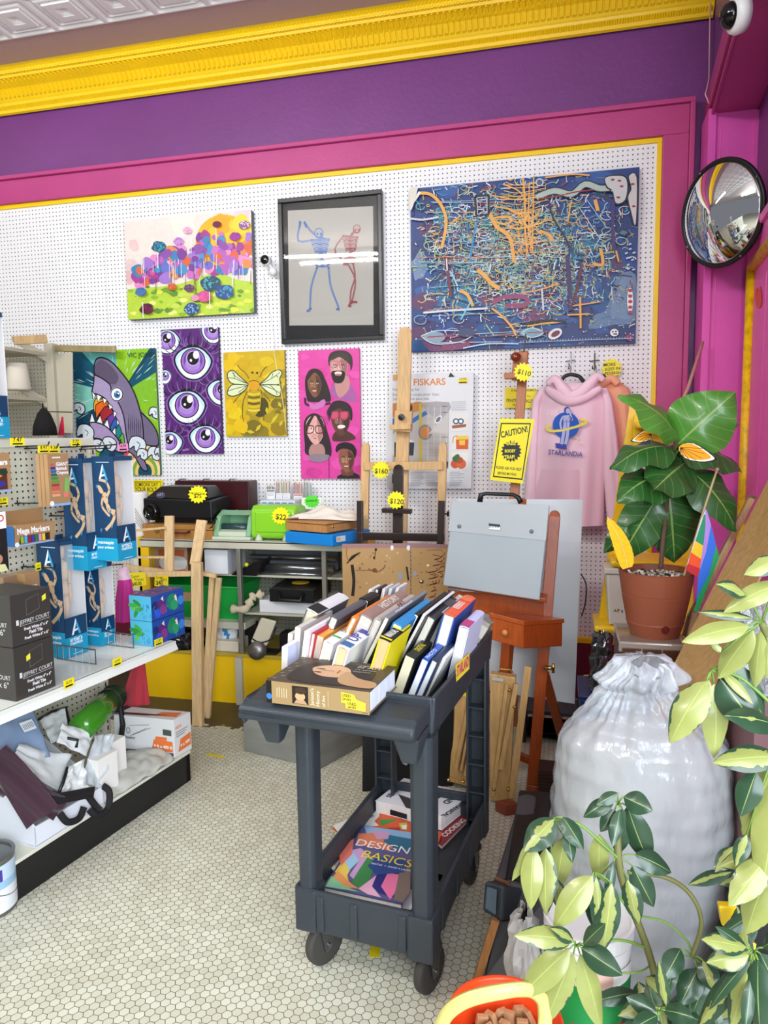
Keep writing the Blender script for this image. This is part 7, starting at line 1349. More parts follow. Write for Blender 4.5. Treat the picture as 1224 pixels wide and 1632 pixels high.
def too(a, W_, H_):
    a.poly([(0, H_*.72), (W_, H_*.72), (W_, H_), (0, H_)], '#f0f0f0', m=False); a.text('TATTOO', (-W_*.9, H_*.84), (W_*.9, H_*.84), '#c83040', m=False, bold=.02); a.poly([(W_*.1, H_*.45), (W_*.6, H_*.45), (W_*.6, H_*.62), (W_*.1, H_*.62)], '#8c94a0', m=False); a.ell(W_*.4, H_*.22, W_*.3, H_*.09, '#b8846c', m=False); a.poly([(W_*.1, 0), (W_*.95, 0), (W_*.8, H_*.12), (W_*.1, H_*.14)], '#d8d89c', m=False)
hpack('black and white tattoo kit card at the left edge by the mega markers', -16, 15, 816, 912, .12, .015, too, base='#1c1c20')
# ---- grey tile cartons stacked on the shelf
TC = '#3a3734'
def tile(label, z0, z1):
    t = thing('tile_carton', label, 'box', 'charcoal tile cartons on the shelf'); a_, b_ = gon(26, 1118, .03), gon(89, 1095, .03)
    g = GG(); g.box(a_.x, b_.x, .03, .24, z0, z1, TC); part(g, 'carton', PRINT(), t, bevel=.002); W_ = b_.x-a_.x; H_ = z1-z0
    a = Art(gw(a_.x, .03, z0), GD, V((0, 0, 1)), step=1.2e-4); a.text('JEFFREY COURT', (W_*.2, H_*.40), (W_*.95, H_*.42), '#dcdcdc', m=False, hs=1.15); a.line([(W_*.2, H_*.37), (W_*.95, H_*.39)], H_*.008, '#b8b8b8', m=False); a.poly([(W_*.12, H_*.4), (W_*.18, H_*.4), (W_*.18, H_*.5), (W_*.12, H_*.5)], '#d8d8d8', m=False)
    for k, s_ in enumerate(['Fresh White 6" x 6"', 'Field Tile', 'Fresh White 6" x 6"']): a.text(s_, (W_*(.3 if k != 1 else .42), H_*(.27-.09*k)), (W_*(.9 if k != 1 else .75), H_*(.27-.09*k)), '#e8e8e8', m=False, bold=.03, hs=1.1)
    a.line([(W_*.38, H_*.55), (W_*.38, H_*.85), (W_*.7, H_*.92), (W_*.7, H_*.63), (W_*.38, H_*.55)], .001, '#8c8884', m=False); p_ = (.78, .75) if z0 > SZ+.05 else (.3, .68); a.poly([(W_*p_[0], H_*p_[1]), (W_*(p_[0]+.1), H_*(p_[1]+.03)), (W_*(p_[0]+.1), H_*(p_[1]+.14)), (W_*p_[0], H_*(p_[1]+.1))], '#e8e03c', m=False); a.build('aisle_print', PRINT(), t)
    a = Art(gw(a_.x, .24, z0), -GI, V((0, 0, 1)), step=1.2e-4); a.text('JEFFREY COURT', (.05, H_*.38), (.19, H_*.38), '#c8c8c4', m=False, hs=1.1); a.text('6" x 6"', (.1, H_*.22), (.18, H_*.22), '#c8c8c4', m=False); a.build('near_print', PRINT(), t)
zc = gon(25, 1032, .03).z; zt = gon(24, 948, .03).z
tile('lower charcoal tile carton standing directly on the white shelf', SZ+.003, zc-.001); tile('upper charcoal tile carton, top of its stack', zc+.001, zt)
# ---- patterned tissue boxes
def tissue(label, z0, z1):
    t = thing('tissue_box', label, 'box', 'patterned blue boxes on the shelf'); s0, s1 = sd(219, 1028, SZ)[0], sd(262, 1012, SZ)[0]; d0 = .035; wd = .115; g = GG(); s1 = s0+.21; g.box(s0, s1, d0, d0+wd, z0, z1, '#1c4ca4'); part(g, 'carton', PRINT(), t, bevel=.002)
    H_ = z1-z0; a = Art(gw(s0, d0, z0), GD, V((0, 0, 1)), step=1.2e-4); W_ = s1-s0
    for x, y, r_, c, ry in [(.3, .5, .03, '#5c2c7c', 1), (.35, .35, .022, '#8c3c8c', 1), (.62, .55, .035, '#1c8c5c', 1), (.7, .4, .025, '#2ca46c', 1), (.9, .5, .02, '#3c8ce0', 1), (.18, .25, .02, '#2c5ce0', 1), (.1, .6, .018, '#1c2c6c', 1)]: a.ell(W_*x, H_*y, r_, r_*ry, c, m=False)
    for x, y in [(.28, .8), (.68, .72), (.7, .62)]: a.poly([(W_*x, H_*y), (W_*(x+.07), H_*(y+.1)), (W_*(x+.08), H_*(y-.12))], '#f0e4e0', m=False)
    for k in range(26): x, y = rnd.uniform(.02, .98)*W_, rnd.uniform(.02, .5)*H_; a.line([(x, y), (x+rnd.uniform(-.01, .01), y+rnd.uniform(.005, .02))], .002, rnd.choice(['#3c7ce8', '#2c3c9c', '#4cb4c8', '#1c7c5c']), m=False)
    a.build('aisle_print', PRINT(), t); a = Art(gw(s0, d0+wd, z0), -GI, V((0, 0, 1)), step=1.2e-4); a.poly([(0, 0), (wd, 0), (wd, H_), (0, H_)], '#4ca8c8', m=False)
    for x, y, an in [(.28, .5, 20), (.35, .7, -30), (.3, .3, 60), (.15, .6, 0), (.45, .45, 10)]: a.ell(wd*x, H_*y, .024, .009, rnd.choice(['#3c9c3c', '#2c8434', '#5cb04c']), an, m=False)
    for k in range(16): x, y = rnd.uniform(.5, .98)*wd, rnd.uniform(.05, .6)*H_; a.line([(x, y), (x+rnd.uniform(-.004, .004), y+.012)], .0016, rnd.choice(['#1c3ca4', '#2c5cc8']), m=False)
    a.build('near_print', PRINT(), t)
    a = Art(gw(s0, d0, z1), GD, GI, step=1.2e-4); a.poly([(0, 0), (W_, 0), (W_, wd), (0, wd)], '#58407c', m=False)
    for k in range(16): a.ell(rnd.uniform(0, W_), rnd.uniform(0, wd), .012, .006, rnd.choice(['#c84c8c', '#3c8cc8', '#8c5ca4', '#d87ca4']), rnd.uniform(0, 180), m=False)
    a.build('top_print', PRINT(), t)
zt = gon(219, 958, .035).z; zm = (SZ+zt)/2
tissue('lower blue and green jungle patterned tissue box', SZ+.002, zm-.001); tissue('upper blue and green jungle patterned tissue box with purple top', zm+.001, zt)
# ---- magenta doll dress, red towel, green tube
g = G(); cloth(g, [(905, 190), (925, 190), (955, 186)], [(905, 203), (925, 210), (955, 214)], 903, 990, 2.86, .03, 2, .008); 
for i, f in enumerate(g.f): g.c[i] = lin('#d8b8c8') if (f[0] // 27) % 41 < 9 else lin('#b4187c')
tag(g.build('doll_dress', M('magenta_fabric', vc=True, rough=.6, sheen=.3), smooth=True), 'magenta skirt with a sequinned waist hanging beside the figure boxes', 'clothing')
g = G(); cloth(g, [(1048, 216), (1080, 206), (1112, 195)], [(1048, 230), (1080, 234), (1124, 239)], 1046, 1122, 2.88, .03, 2, .012); tag(g.build('red_cloth', M('red_cotton', '#b83440', rough=.85, sheen=.2), smooth=True), 'red cloth hanging below the end of the white shelf', 'cloth')
g = G(); p0, p1 = PY(130, 1160, 2.35), PY(182, 1110, 2.72); g.tube([p0, p1], .052, 20); part_o = thing('poster_tube', 'translucent green plastic poster tube with black straps on the base deck', 'tube'); part(g, 'tube', M('green_acrylic', '#3c8a1c', rough=.12, alpha=.85, coat=.5), part_o, smooth=True)
for f_ in (.82, 1.0): g = G(); c = p0.lerp(p1, f_); ax = (p1-p0).normalized(); g.lathe([(.053, -.006), (.056, -.004), (.056, .004), (.053, .006)], 24, c, ax=ax); part(g, 'strap_ring', BLK, part_o)
g = G(); g.tube([p1+V((.03, 0, -.03)), p1+V((.05, -.02, -.12)), p1+V((.04, -.04, -.22))], .012, 8); part(g, 'hanging_strap', BLK, part_o)
# ---- carton of poly sheeting
t = thing('sheeting_carton', 'long white and orange carton of plastic sheeting on the base deck', 'box'); z0 = DZ+.001; A_, B_ = PZ(184, 1198, z0), PZ(279, 1208, z0); C_ = PZ(306, 1193, z0); h_ = PY(279, 1148, B_.y).z-z0
g = G(); skewbox(g, A_, B_, C_, h_, col='#dcdcdc'); part(g, 'carton', PRINT(), t, bevel=.002)
a = Art(A_, B_-A_, V((0, 0, 1)), step=1.5e-4); W_ = (B_-A_).length; H_ = h_; a.poly([(0, H_*.04), (W_*.98, H_*.04), (W_*.98, H_*.12), (0, H_*.12)], '#5c5c60', m=False); a.poly([(W_*.62, H_*.16), (W_*.97, H_*.14), (W_*.97, H_*.42), (W_*.66, H_*.44)], '#e8783c', m=False); a.text('9 ft x 400 ft', (W_*.66, H_*.24), (W_*.96, H_*.22), '#f6f0ec', m=False, bold=.03); a.poly([(W_*.68, H_*.44), (W_*.88, H_*.43), (W_*.88, H_*.52), (W_*.7, H_*.53)], '#e8783c', m=False)
a.ell(W_*.24, H_*.62, .010, .014, '#2c2c30', m=False); a.ell(W_*.24, H_*.62, .008, .011, '#d0d0d0', m=False); a.line([(W_*.26, H_*.75), (W_*.6, H_*.82)], .002, '#5c5c60', m=False); a.line([(W_*.27, H_*.48), (W_*.55, H_*.72)], .002, '#5c5c60', m=False); a.line([(W_*.3, H_*.5), (W_*.62, H_*.74)], .002, '#5c5c60', m=False); a.poly([(W_*.82, H_*.58), (W_*.96, H_*.57), (W_*.96, H_*.72), (W_*.82, H_*.74)], '#4c544c', m=False); a.text('Clear Sheeting', (W_*.02, H_*.42), (W_*.35, H_*.40), '#4c4c50', m=False, bold=.02)
a.build('front_print', PRINT(), t); a = Art(B_, C_-B_, V((0, 0, 1)), step=1.5e-4); W_ = (C_-B_).length; a.text('HDX', (W_*.1, H_*.72), (W_*.45, H_*.74), '#e8783c', m=False, bold=.04); a.poly([(W_*.2, H_*.1), (W_*.95, H_*.14), (W_*.95, H_*.48), (W_*.35, H_*.42)], '#e8783c', m=False); a.text('9 x 400', (W_*.35, H_*.2), (W_*.9, H_*.24), '#f6f0ec', m=False, bold=.03)
for k in range(3): a.line([(W_*.1, H_*(.64-.06*k)), (W_*(.8-.1*k), H_*(.66-.06*k))], .003, '#6c6c70', m=False)
a.build('end_print', PRINT(), t)
up = V((0, 0, h_)); a = Art(A_+up, B_-A_, C_-B_, step=1.5e-4); W_ = (B_-A_).length; D_ = (C_-B_).length; a.poly([(W_*.6, D_*.25), (W_*.98, D_*.3), (W_*.98, D_*.8), (W_*.66, D_*.7)], '#e8783c', m=False); a.poly([(0, D_*.1), (W_*.5, D_*.2), (W_*.85, D_*.45), (0, D_*.35)], '#4c2c2c', m=False); a.build('top_print', PRINT(), t)
t = thing('flat_iron_bar', 'black metal rods lying behind the white and orange carton', 'rods'); g = G(); g.tube([PZ(186, 1129, .023), PZ(245, 1136, .023)], .022, 10); part(g, 'grip', BLK, t, smooth=True); g = G(); g.tube([PZ(243, 1136, .02), PZ(300, 1142, .02)], .008, 8); part(g, 'rod', STEEL, t, smooth=True)
# ---- white corrugated bin with folded purple bag, clear totes, folder
WB = M('white_corrugated', '#dfe2ec', rough=.5)
t = thing('display_bin', 'white corrugated bin with a sloped side on the black base', 'bin'); z0 = DZ+.001
P0 = gon(60, 1368, -.004); P1 = gon(168, 1300, -.004); zf = gon(62, 1316, -.004).z; s0, s1 = P0.x, P1.x; d1 = .36; zb_ = .52
g = GG()
def pan(pts, th=.004):
    n = (V(pts[1])-V(pts[0])).cross(V(pts[2])-V(pts[0])).normalized(); g.slab([V(p) for p in pts], n, th)
pan([(s0, 0, z0), (s1, 0, z0), (s1, 0, zf), (s0, 0, zf)]); pan([(s0, 0, z0), (s0, 0, zf), (s0, d1, zb_), (s0, d1, z0)]); pan([(s1, 0, z0), (s1, d1, z0), (s1, d1, .4), (s1, 0, zf)]); pan([(s0, 0, z0+.004), (s0, d1, z0+.004), (s1, d1, z0+.004), (s1, 0, z0+.004)]); part(g, 'bin_shell', WB, t, bevel=.001)
PURB = M('plum_fabric', '#3a1c2c', rough=.8, sheen=.3, bump=.4, bs=200)
t = thing('tote_bag', 'dark plum cloth bag with black straps draped over the white bin', 'bag')
def strip(g, ctrl, w0, w1, Yoff=0, n=8, nv=10, amp=.012, f_=3):    # ctrl: list of (x, y, d) px on gondola planes, w in metres
    pts = sm([gw(*gon(x, y, d)) for x, y, d in ctrl], n, False); m_ = len(pts)
    def fn(u, v):
        i = min(m_-2, int(u*(m_-1))); f = u*(m_-1)-i; p = pts[i].lerp(pts[i+1], f); tdir = (pts[i+1]-pts[i]).normalized(); sd_ = tdir.cross(V((.6, -.8, .25))).normalized(); w_ = w0+(w1-w0)*u
        return p+sd_*(v-.5)*w_+V((.6, -.8, .2))*amp*math.sin(v*f_*PI+u*4)
    g.grid(fn, m_*2, nv)
g = G(); strip(g, [(-10, 1205, .14), (20, 1235, .08), (45, 1270, .02), (68, 1303, -.015)], .10, .11); strip(g, [(-10, 1240, .16), (30, 1262, .10), (62, 1290, .01)], .08, .09); strip(g, [(40, 1245, .05), (70, 1275, .0), (98, 1290, -.015)], .07, .08); part(g, 'cloth', PURB, t, smooth=True, solid=.004)
g = G(); strip(g, [(62, 1262, .02), (90, 1272, -.02), (120, 1268, -.02), (150, 1262, -.02)], .045, .035, amp=.004); part(g, 'black_trim', M('black_webbing', '#141216', rough=.8), t, smooth=True, solid=.003)
for ctrl, lb in [([(95, 1296, -.02), (108, 1310, -.03), (126, 1304, -.03), (134, 1286, -.02)], 'hanging_strap'), ([(142, 1290, -.02), (155, 1300, -.03), (172, 1288, -.03), (174, 1262, -.02), (163, 1252, 0)], 'hanging_strap'), ([(140, 1268, -.01), (152, 1284, -.02), (160, 1292, -.03)], 'hanging_strap')]:
    g = G(); strip(g, ctrl, .024, .024, amp=0, nv=3); part(g, lb, M('black_webbing'), t, smooth=True, solid=.002)
CLR = M('clear_vinyl', '#dfe8ee', rough=.1, alpha=.42, spec=1, bump=3, bs=9); CLR2 = M('milky_vinyl', '#e6eaea', rough=.12, alpha=.72, spec=1, bump=4, bs=11)
def sheet(name, label, cat, pts, d4, m, amp=.012, group=None, trim=None, th=.002, sc=9):     # 4 px corners TL TR BR BL with their plane depths
    q4 = [gw(*gon(x, y, d)) for (x, y), d in zip(pts, d4)]; sdv = rnd.random()*40; nrm = (q4[1]-q4[0]).cross(q4[3]-q4[0]).normalized()
    fn = lambda u, v: (q4[0].lerp(q4[1], u)).lerp(q4[3].lerp(q4[2], u), v)+nrm*amp*noise.noise(V((u*sc*.4, v*sc*.5, sdv)))*2
    t = thing(name, label, cat, group); g = G(); g.grid(fn, 22, 22); part(g, 'panel', m, t, smooth=True, solid=th)
    if trim:
        g = G(); g.tube([fn(u, v)+V((.003, -.004, 0)) for u, v in trim], .006, 6); part(g, 'black_piping', BLK, t, smooth=True)
    return t
sheet('file_folder', 'blue-grey folder with a white barcode sticker in the bin', 'folder', [(-20, 1132), (52, 1128), (80, 1206), (-5, 1215)], [.26, .22, .10, .16], M('slate_folder', '#7c90ac', rough=.4), .004, th=.006)
a = Art(gw(*gon(43, 1160, .165)), GD, (gw(*gon(43, 1150, .18))-gw(*gon(43, 1160, .165))), step=3e-4); a.o = a.o+a.n*.012; a.poly([(-.028, -.016), (.022, -.02), (.026, .02), (-.026, .024)], '#dfe3e8', m=False)
for k in range(7): a.line([(-.02+.006*k, -.01), (-.019+.006*k, .012)], .0022, '#4c5460', m=False)
tag(a.build('barcode_sticker', PRINT()), 'white barcode sticker on the blue-grey folder', 'label')
sheet('clear_bag', 'clear vinyl pouch with a black rim behind the blue-grey folder', 'bag', [(62, 1146), (105, 1126), (112, 1170), (82, 1185)], [.3, .28, .18, .18], CLR2, .006, trim=[(0, 0), (.5, -.05), (1, 0), (1.02, .5), (1, 1)])
sheet('clear_bag', 'large crumpled milky plastic bag lying across the white bin', 'bag', [(30, 1185), (112, 1205), (95, 1262), (18, 1210)], [.14, .10, .03, .10], CLR2, .009, sc=8)
sheet('clear_bag', 'clear tote with a white header and hand hole, upright in the bin', 'bag', [(98, 1152), (152, 1165), (138, 1205), (92, 1182)], [.16, .12, .08, .12], M('white_header', '#e2e4e4', rough=.2, alpha=.9, bump=1, bs=20), .006, trim=[(.25, .65), (.55, .6), (.6, .85)])
sheet('clear_bag', 'clear vinyl bag with rainbow tinted edge leaning right in the bin', 'bag', [(150, 1172), (182, 1170), (160, 1255), (130, 1250)], [.08, .06, .0, .02], CLR, .012, trim=None)
sheet('clear_bag', 'shiny clear bag with a black zip standing in front of the others', 'bag', [(108, 1222), (134, 1210), (140, 1255), (95, 1268)], [.03, .02, -.01, .0], CLR2, .010, trim=[(0, 0), (-.04, .5), (-.08, 1)], sc=10)
for k, (pts, lb) in enumerate([([(165, 1182), (203, 1180), (203, 1236), (168, 1250)], 'taller white paper bag beside the clear bags'), ([(160, 1202), (192, 1200), (190, 1262), (158, 1270)], 'shorter creased white paper bag in front of the taller one')]):
    p4 = [gon(x, y, .06-.05*k) for x, y in pts]; g = GG(); s0_, s1_ = p4[3].x, p4[2].x; g.box(s0_, s1_, .06-.05*k, .11-.05*k, DZ+.002, (p4[0].z+p4[1].z)/2); tag(g.build('paper_bag', M('white_paper'), bevel=.001), lb, 'bag', 'white paper bags on the base deck')
g = GG(); P0 = gon(170, 1290, .0); P1 = gon(272, 1235, .0)
g.grid(lambda u, v: V((P0.x+(P1.x-P0.x)*u+.03*math.sin(v*5), -.02+.30*v, DZ+.012+.055*math.sin(PI*min(1, v*1.1+.05))*(1-.5*u)+.02*noise.noise(V((u*7, v*6, 3))))), 36, 24); tag(g.build('plastic_sheet_bundle', M('crumpled_poly', '#d0d2c8', rough=.14, alpha=.8, spec=.9, bump=2, bs=16), smooth=True, solid=.006), 'flat bundle of clear plastic bags at the front of the base deck', 'bag')
# ---- paint can at the picture edge
t = thing('paint_can', 'blue and white paint can on the tiles at the left picture edge', 'can'); c = PZ(-32, 1490, .0)+V((0, .06, 0)); c.z = .001
p = PZ(13, 1455, .001); rr = .085; c = V((p.x-rr*.97, p.y+.01, .001)); hz = PY(5, 1382, c.y-.05).z
g = G(); g.lathe([(rr, 0), (rr, hz-.006), (rr+.003, hz-.004), (rr+.003, hz), (rr-.008, hz), (rr-.01, hz-.006), (.001, hz-.006)], 40, c); part(g, 'tin', STEEL, t, smooth=False)
g = G(); 
def canl(u, v): ang = R(-150+200*u); return c+V(((rr+.0006)*math.cos(ang), (rr+.0006)*math.sin(ang), .012+(hz-.03)*v))
g.grid(canl, 40, 12); 
for i, f in enumerate(g.f): v = (f[0] % 13)/12; u = (f[0]//13)/40; g.c[i] = lin('#e8ecf2') if v < .45 else lin('#9cc4e4') if v < .62 else lin('#c4dcf0') if not (.66 < v < .86 and .55 < u < .66) else lin('#4c3c9c')
part(g, 'label', PRINT(), t, smooth=True)
g = G(); g.tube([c+V((rr*math.cos(R(k)), rr*math.sin(R(k)), hz*.55-.05*math.sin(R(k*1+60)))) for k in range(-60, 61, 12)], .002, 6); part(g, 'wire_handle', STEEL, t)
# ---- farther beige shelving by the wall
CB = M('beige_shelving', '#bcb6a2', rough=.5)
t = t_ws = thing('wall_shelving', 'beige slotted shelving unit at the far left of the wall', 'shelving'); Yb = 4.05
xa = PY(75, 560, Yb).x; xb = PY(86, 560, Yb).x
g = G(); g.box(xa, xb+.01, Yb-.03, Yb+.03, 1.0, PY(80, 548, Yb).z); part(g, 'upright', CB, t, bevel=.003)
for yy in (556, 628): 
    g = G(); p = PY(75, yy+14, Yb-.03); q_ = PY(20, yy-12, 3.86); g.slab([p+V((0, 0, -.03)), p+V((0, 0, .03)), q_+V((0, 0, .035)), q_+V((0, 0, .0))], V((1, -.3, 0)), .008); part(g, 'bracket', CB, t)
    zs = p.z+.03; g = G(); g.box(q_.x-1.0, p.x-.0, 3.6, Yb-.03, zs-.02, zs); part(g, 'shelf', CB, t)
g = G(); g.box(-4.4, xa, Yb+.02, Yb+.04, 1.0, PY(70, 560, Yb).z-.02); part(g, 'back_panel', dots_mat('beige_pegboard', '#c2bca8', '#5c584c', seam=False), t)
g = G(); g.hexa([PY(86, 565, Yb), PY(116, 562, Yb), PY(116, 690, Yb), PY(86, 690, Yb)], [PY(86, 565, Yb+.02), PY(116, 562, Yb+.02), PY(116, 690, Yb+.02), PY(86, 690, Yb+.02)]); part(g, 'side_panel', CB, t)
g = G(); pb(g, (22, 543), (74, 540), 3.75, 3.9, 9, .05, up=(0, 0, 1)); tag(g.build('wood_slat', WOOD('old_pine', '#c0a070'), bevel=.002), 'short pale wooden slat lying on the beige shelving', 'slat')
g = G(); pb(g, (86, 555), (180, 557), 4.05, 4.1, 7, .04, up=(0, 0, 1)); pb(g, (178, 557), (185, 557), 4.09, 4.1, 8, .042, up=(0, 0, 1)); tag(g.build('wood_slat', WOOD('olive_pine', '#94855c'), bevel=.002), 'long olive wooden slat resting above the shark canvas', 'slat')
g = G(); c = PY(30, 622, 3.85); g.lathe([(.065, 0), (.072, .01), (.055, .16), (.05, .165), (.001, .165)], 26, c+V((.0, .0, 0))); tag(g.build('lampshade', M('cream_shade', '#dcd4c4', rough=.8), smooth=True), 'cream tapered lampshade on the beige shelving', 'lampshade')
g = G(); c = PY(72, 694, 3.5); g.lathe([(.065, 0), (.06, .05), (.035, .12), (.012, .15), (.001, .155)], 18, c); g.tube([c+V((-.005, 0, .15)), c+V((-.003, 0, .18))], .004, 6); tag(g.build('knit_cap', M('black_knit', '#111113', rough=.9), smooth=True), 'black pointed cap hanging above the cream top rail', 'hat')
g = G(); g.tube([PY(70, 657, 3.5), PY(71, 656, 4.03)], .004, 6); g.tube([PY(71, 656, 3.52), PY(115, 657, 3.6)], .003, 6); part(g, 'hook_wire', WIRE, t_ws)
g = G(); g.hexa([PY(92, 694, 3.6), PY(103, 694, 3.6), PY(103, 694, 3.64), PY(92, 694, 3.64)], [PY(98, 664, 3.6), PY(101, 664, 3.6), PY(101, 664, 3.62), PY(98, 664, 3.62)]); tag(g.build('red_cone', M('red_gloss', '#c82c48', rough=.3), bevel=.002), 'small red pointed object beside the black cap', 'ornament')
# ============================================================ PLANTS AND THINGS BY THE WINDOW SIDE
def leaf_mat(name, dark, light, vein):
    m = M(name, dark, rough=.32, coat=.15); N, L, b = nodes(m)
    at = N.new('ShaderNodeAttribute'); at.attribute_name = 'Col'; sp = N.new('ShaderNodeSeparateColor'); L.new(at.outputs['Color'], sp.inputs[0])
    co = N.new('ShaderNodeTexCoord').outputs['Object']; nz = noise_n(N, L, co, 55, 3); edge, u, thr = sp.outputs[0], sp.outputs[1], sp.outputs[2]
    lo = noise_n(N, L, co, 12, 2)
    e2 = mth(N, L, 'ADD', edge, mth(N, L, 'MULTIPLY', mth(N, L, 'SUBTRACT', nz, .5), .9)); e2 = mth(N, L, 'ADD', e2, mth(N, L, 'MULTIPLY', mth(N, L, 'SUBTRACT', lo, .5), 1.0))
    dk = mth(N, L, 'GREATER_THAN', e2, thr); base = mixc(N, L, nz, lin(light), tuple(x*.82 for x in lin(light))); col = mixc(N, L, dk, base, lin(dark))
    mid = mth(N, L, 'LESS_THAN', edge, .035); side = mth(N, L, 'LESS_THAN', mth(N, L, 'FRACT', mth(N, L, 'SUBTRACT', mth(N, L, 'MULTIPLY', u, 7), mth(N, L, 'MULTIPLY', edge, 1.3))), .07)
    col = mixc(N, L, mth(N, L, 'MULTIPLY', mth(N, L, 'MAXIMUM', mid, mth(N, L, 'MULTIPLY', side, vein)), .55), col, lin('#a8bc6c')); L.new(col, b.inputs['Base Color'])
    b.inputs['Subsurface Weight'].default_value = .15; b.inputs['Subsurface Radius'].default_value = (.004, .006, .002); b.inputs['Subsurface Scale'].default_value = .5
    return m
UMB = leaf_mat('umbrella_leaf', '#29442e', '#929854', .0); FIG = leaf_mat('fig_leaf', '#2c5f28', '#2c5f28', .4); FIG2 = leaf_mat('young_fig_leaf', '#4c8a30', '#4c8a30', .5)
def leaf(g, base, tip, w_, thr, bend=.15, cup=.25, face=None, wavy=.0, shape=1.0, nu=12, nv=8):
    base, tip = V(base), V(tip); ax = tip-base; L_ = ax.length; ax.normalize(); mid = (base+tip)/2
    f = (EYE-mid).normalized() if face is None else V(face).normalized(); sd_ = ax.cross(f).normalized(); nr = sd_.cross(ax).normalized(); ph = rnd.random()*6
    if nr.dot(f) < 0: nr = -nr
    def fn(u, v):
        t_ = 2*v-1; prof = (math.sin(PI*min(1, u**shape))**.75)*(1-.25*u) if u < .999 else .02; prof = max(prof, .03)
        return base+ax*L_*u+sd_*t_*w_/2*prof+nr*(bend*L_*math.sin(PI*u)*.5-cup*w_*.5*(abs(t_)**1.5)*prof*-1*-1+wavy*w_*math.sin(u*14+ph)*abs(t_))+V((0, 0, -bend*L_*.25*u*u))
    vs = [fn(i/nu, j/nv) for i in range(nu+1) for j in range(nv+1)]; dat = [(abs(2*j/nv-1), i/nu, thr) for i in range(nu+1) for j in range(nv+1)]
    k = len(g.v); g.v += vs
    for i in range(nu):
        for j in range(nv):
            q_ = (i*(nv+1)+j, (i+1)*(nv+1)+j, (i+1)*(nv+1)+j+1, i*(nv+1)+j+1); g.f.append([a_+k for a_ in q_]); g.c.append(tuple(dat[a_] for a_ in q_))
STEM = M('green_stem', '#6a8c3c', rough=.5); BARK = M('brown_bark', '#5c4638', rough=.8, bump=1, bs=90)
# ---- fiddle-leaf fig in a terracotta coloured pot
FY = 2.6
t = thing('fiddle_leaf_fig', 'broad-leaved fig plant in a terracotta coloured plastic pot', 'plant'); c = PY(1040, 1016, FY); zt = PY(1045, 908, FY).z; rt = (PY(1108, 905, FY).x-PY(985, 910, FY).x)/2; c.x = (PY(1108, 905, FY).x+PY(985, 910, FY).x)/2; hh = zt-c.z
g = G(); g.lathe([(rt*.55, 0), (rt*.62, .004), (rt*.76, hh*.25), (rt*.765, hh*.252), (rt*.76, hh*.27), (rt*.9, hh*.66), (rt*.89, hh*.665), (rt*.9, hh*.68), (rt*.985, hh*.97), (rt, hh), (rt*.96, hh), (rt*.93, hh*.9), (.001, hh*.88)], 120, c); part(g, 'pot', M('terracotta_plastic', '#8c4c34', rough=.45), t)
g = G(); p = PY(1073, 994, FY-.1); dd = (V((c.x, c.y, p.z))-EYE); dn = V((.25, -.97, .0)).normalized(); g.lathe([(.001, .003), (.013, .003), (.014, 0), (.014, -.01)], 18, V((c.x, c.y, c.z+hh*.22))+dn*rt*.74, ax=dn); part(g, 'drain_plug', M('dark_red_plug', '#5a1418', rough=.4), t)
g = G()
for k in range(420): a_, r_ = rnd.uniform(0, 2*PI), rt*.92*math.sqrt(rnd.random()); s_ = rnd.uniform(.002, .0045); p = c+V((r_*math.cos(a_), r_*math.sin(a_), hh*.885+rnd.uniform(0, .006))); g.box(p.x-s_, p.x+s_, p.y-s_, p.y+s_, p.z, p.z+s_*1.4, rnd.choice(['#e8e6e0', '#c8c4b8', '#6c6458', '#2c2824', '#d8c8b0', '#8a9478']))
o_ = part(g, 'gravel', M('gravel', vc=True, rough=.9), t); o_['kind'] = 'stuff'
g = G(); g.tube(sm([PY(1053, 906, FY), PY(1056, 870, FY), PY(1060, 830, FY), PY(1063, 790, FY), PY(1068, 740, FY), PY(1078, 700, FY)], 5, False), [.008]*20+[.006]*6, 8); part(g, 'trunk', BARK, t, smooth=True)
for b_, tp, w_, dy, bend, fc in [((1082, 698), (988, 622), 92, -.05, .2, (.1, -.6, .9)), ((1080, 708), (1172, 622), 118, -.02, .1, (0, -1, .2)), ((1084, 715), (1180, 672), 46, .12, .1, (0, -.6, .9)), ((1072, 712), (972, 742), 92, -.10, .25, (0, -.5, .9)), ((1062, 760), (985, 790), 96, -.12, .3, (0, -.7, .7)),
                             ((1094, 736), (1040, 780), 96, -.18, .1, (0, -1, .5)), ((1078, 716), (1183, 745), 84, .05, .3, (0, -.6, .8)), ((1095, 745), (1175, 840), 84, -.06, .2, (.2, -.8, .6)), ((1066, 780), (1075, 895), 104, .06, .1, (0, -1, 0)), ((1050, 790), (985, 892), 84, .04, .15, (-.2, -1, .1)), ((1058, 760), (1100, 700), 60, .1, .1, (0, -1, .3)), ((1066, 750), (1045, 705), 60, .02, .1, (0, -.8, .6)), ((1000, 840), (962, 880), 36, .02, .1, (0, -1, .2))]:
    g = G(); p0, p1 = PY(*b_, FY), PY(*tp, FY+dy); leaf(g, p0, p1, wpx(p0, w_), 9, bend, .3, fc, wavy=.06, shape=.8); g.tube([PY(1066, 0.5*(b_[1]+760), FY), p0], .0035, 6); 
    part(g, 'leaf', FIG2 if b_[1] < 716 and tp[1] < 700 else FIG, t, smooth=True)
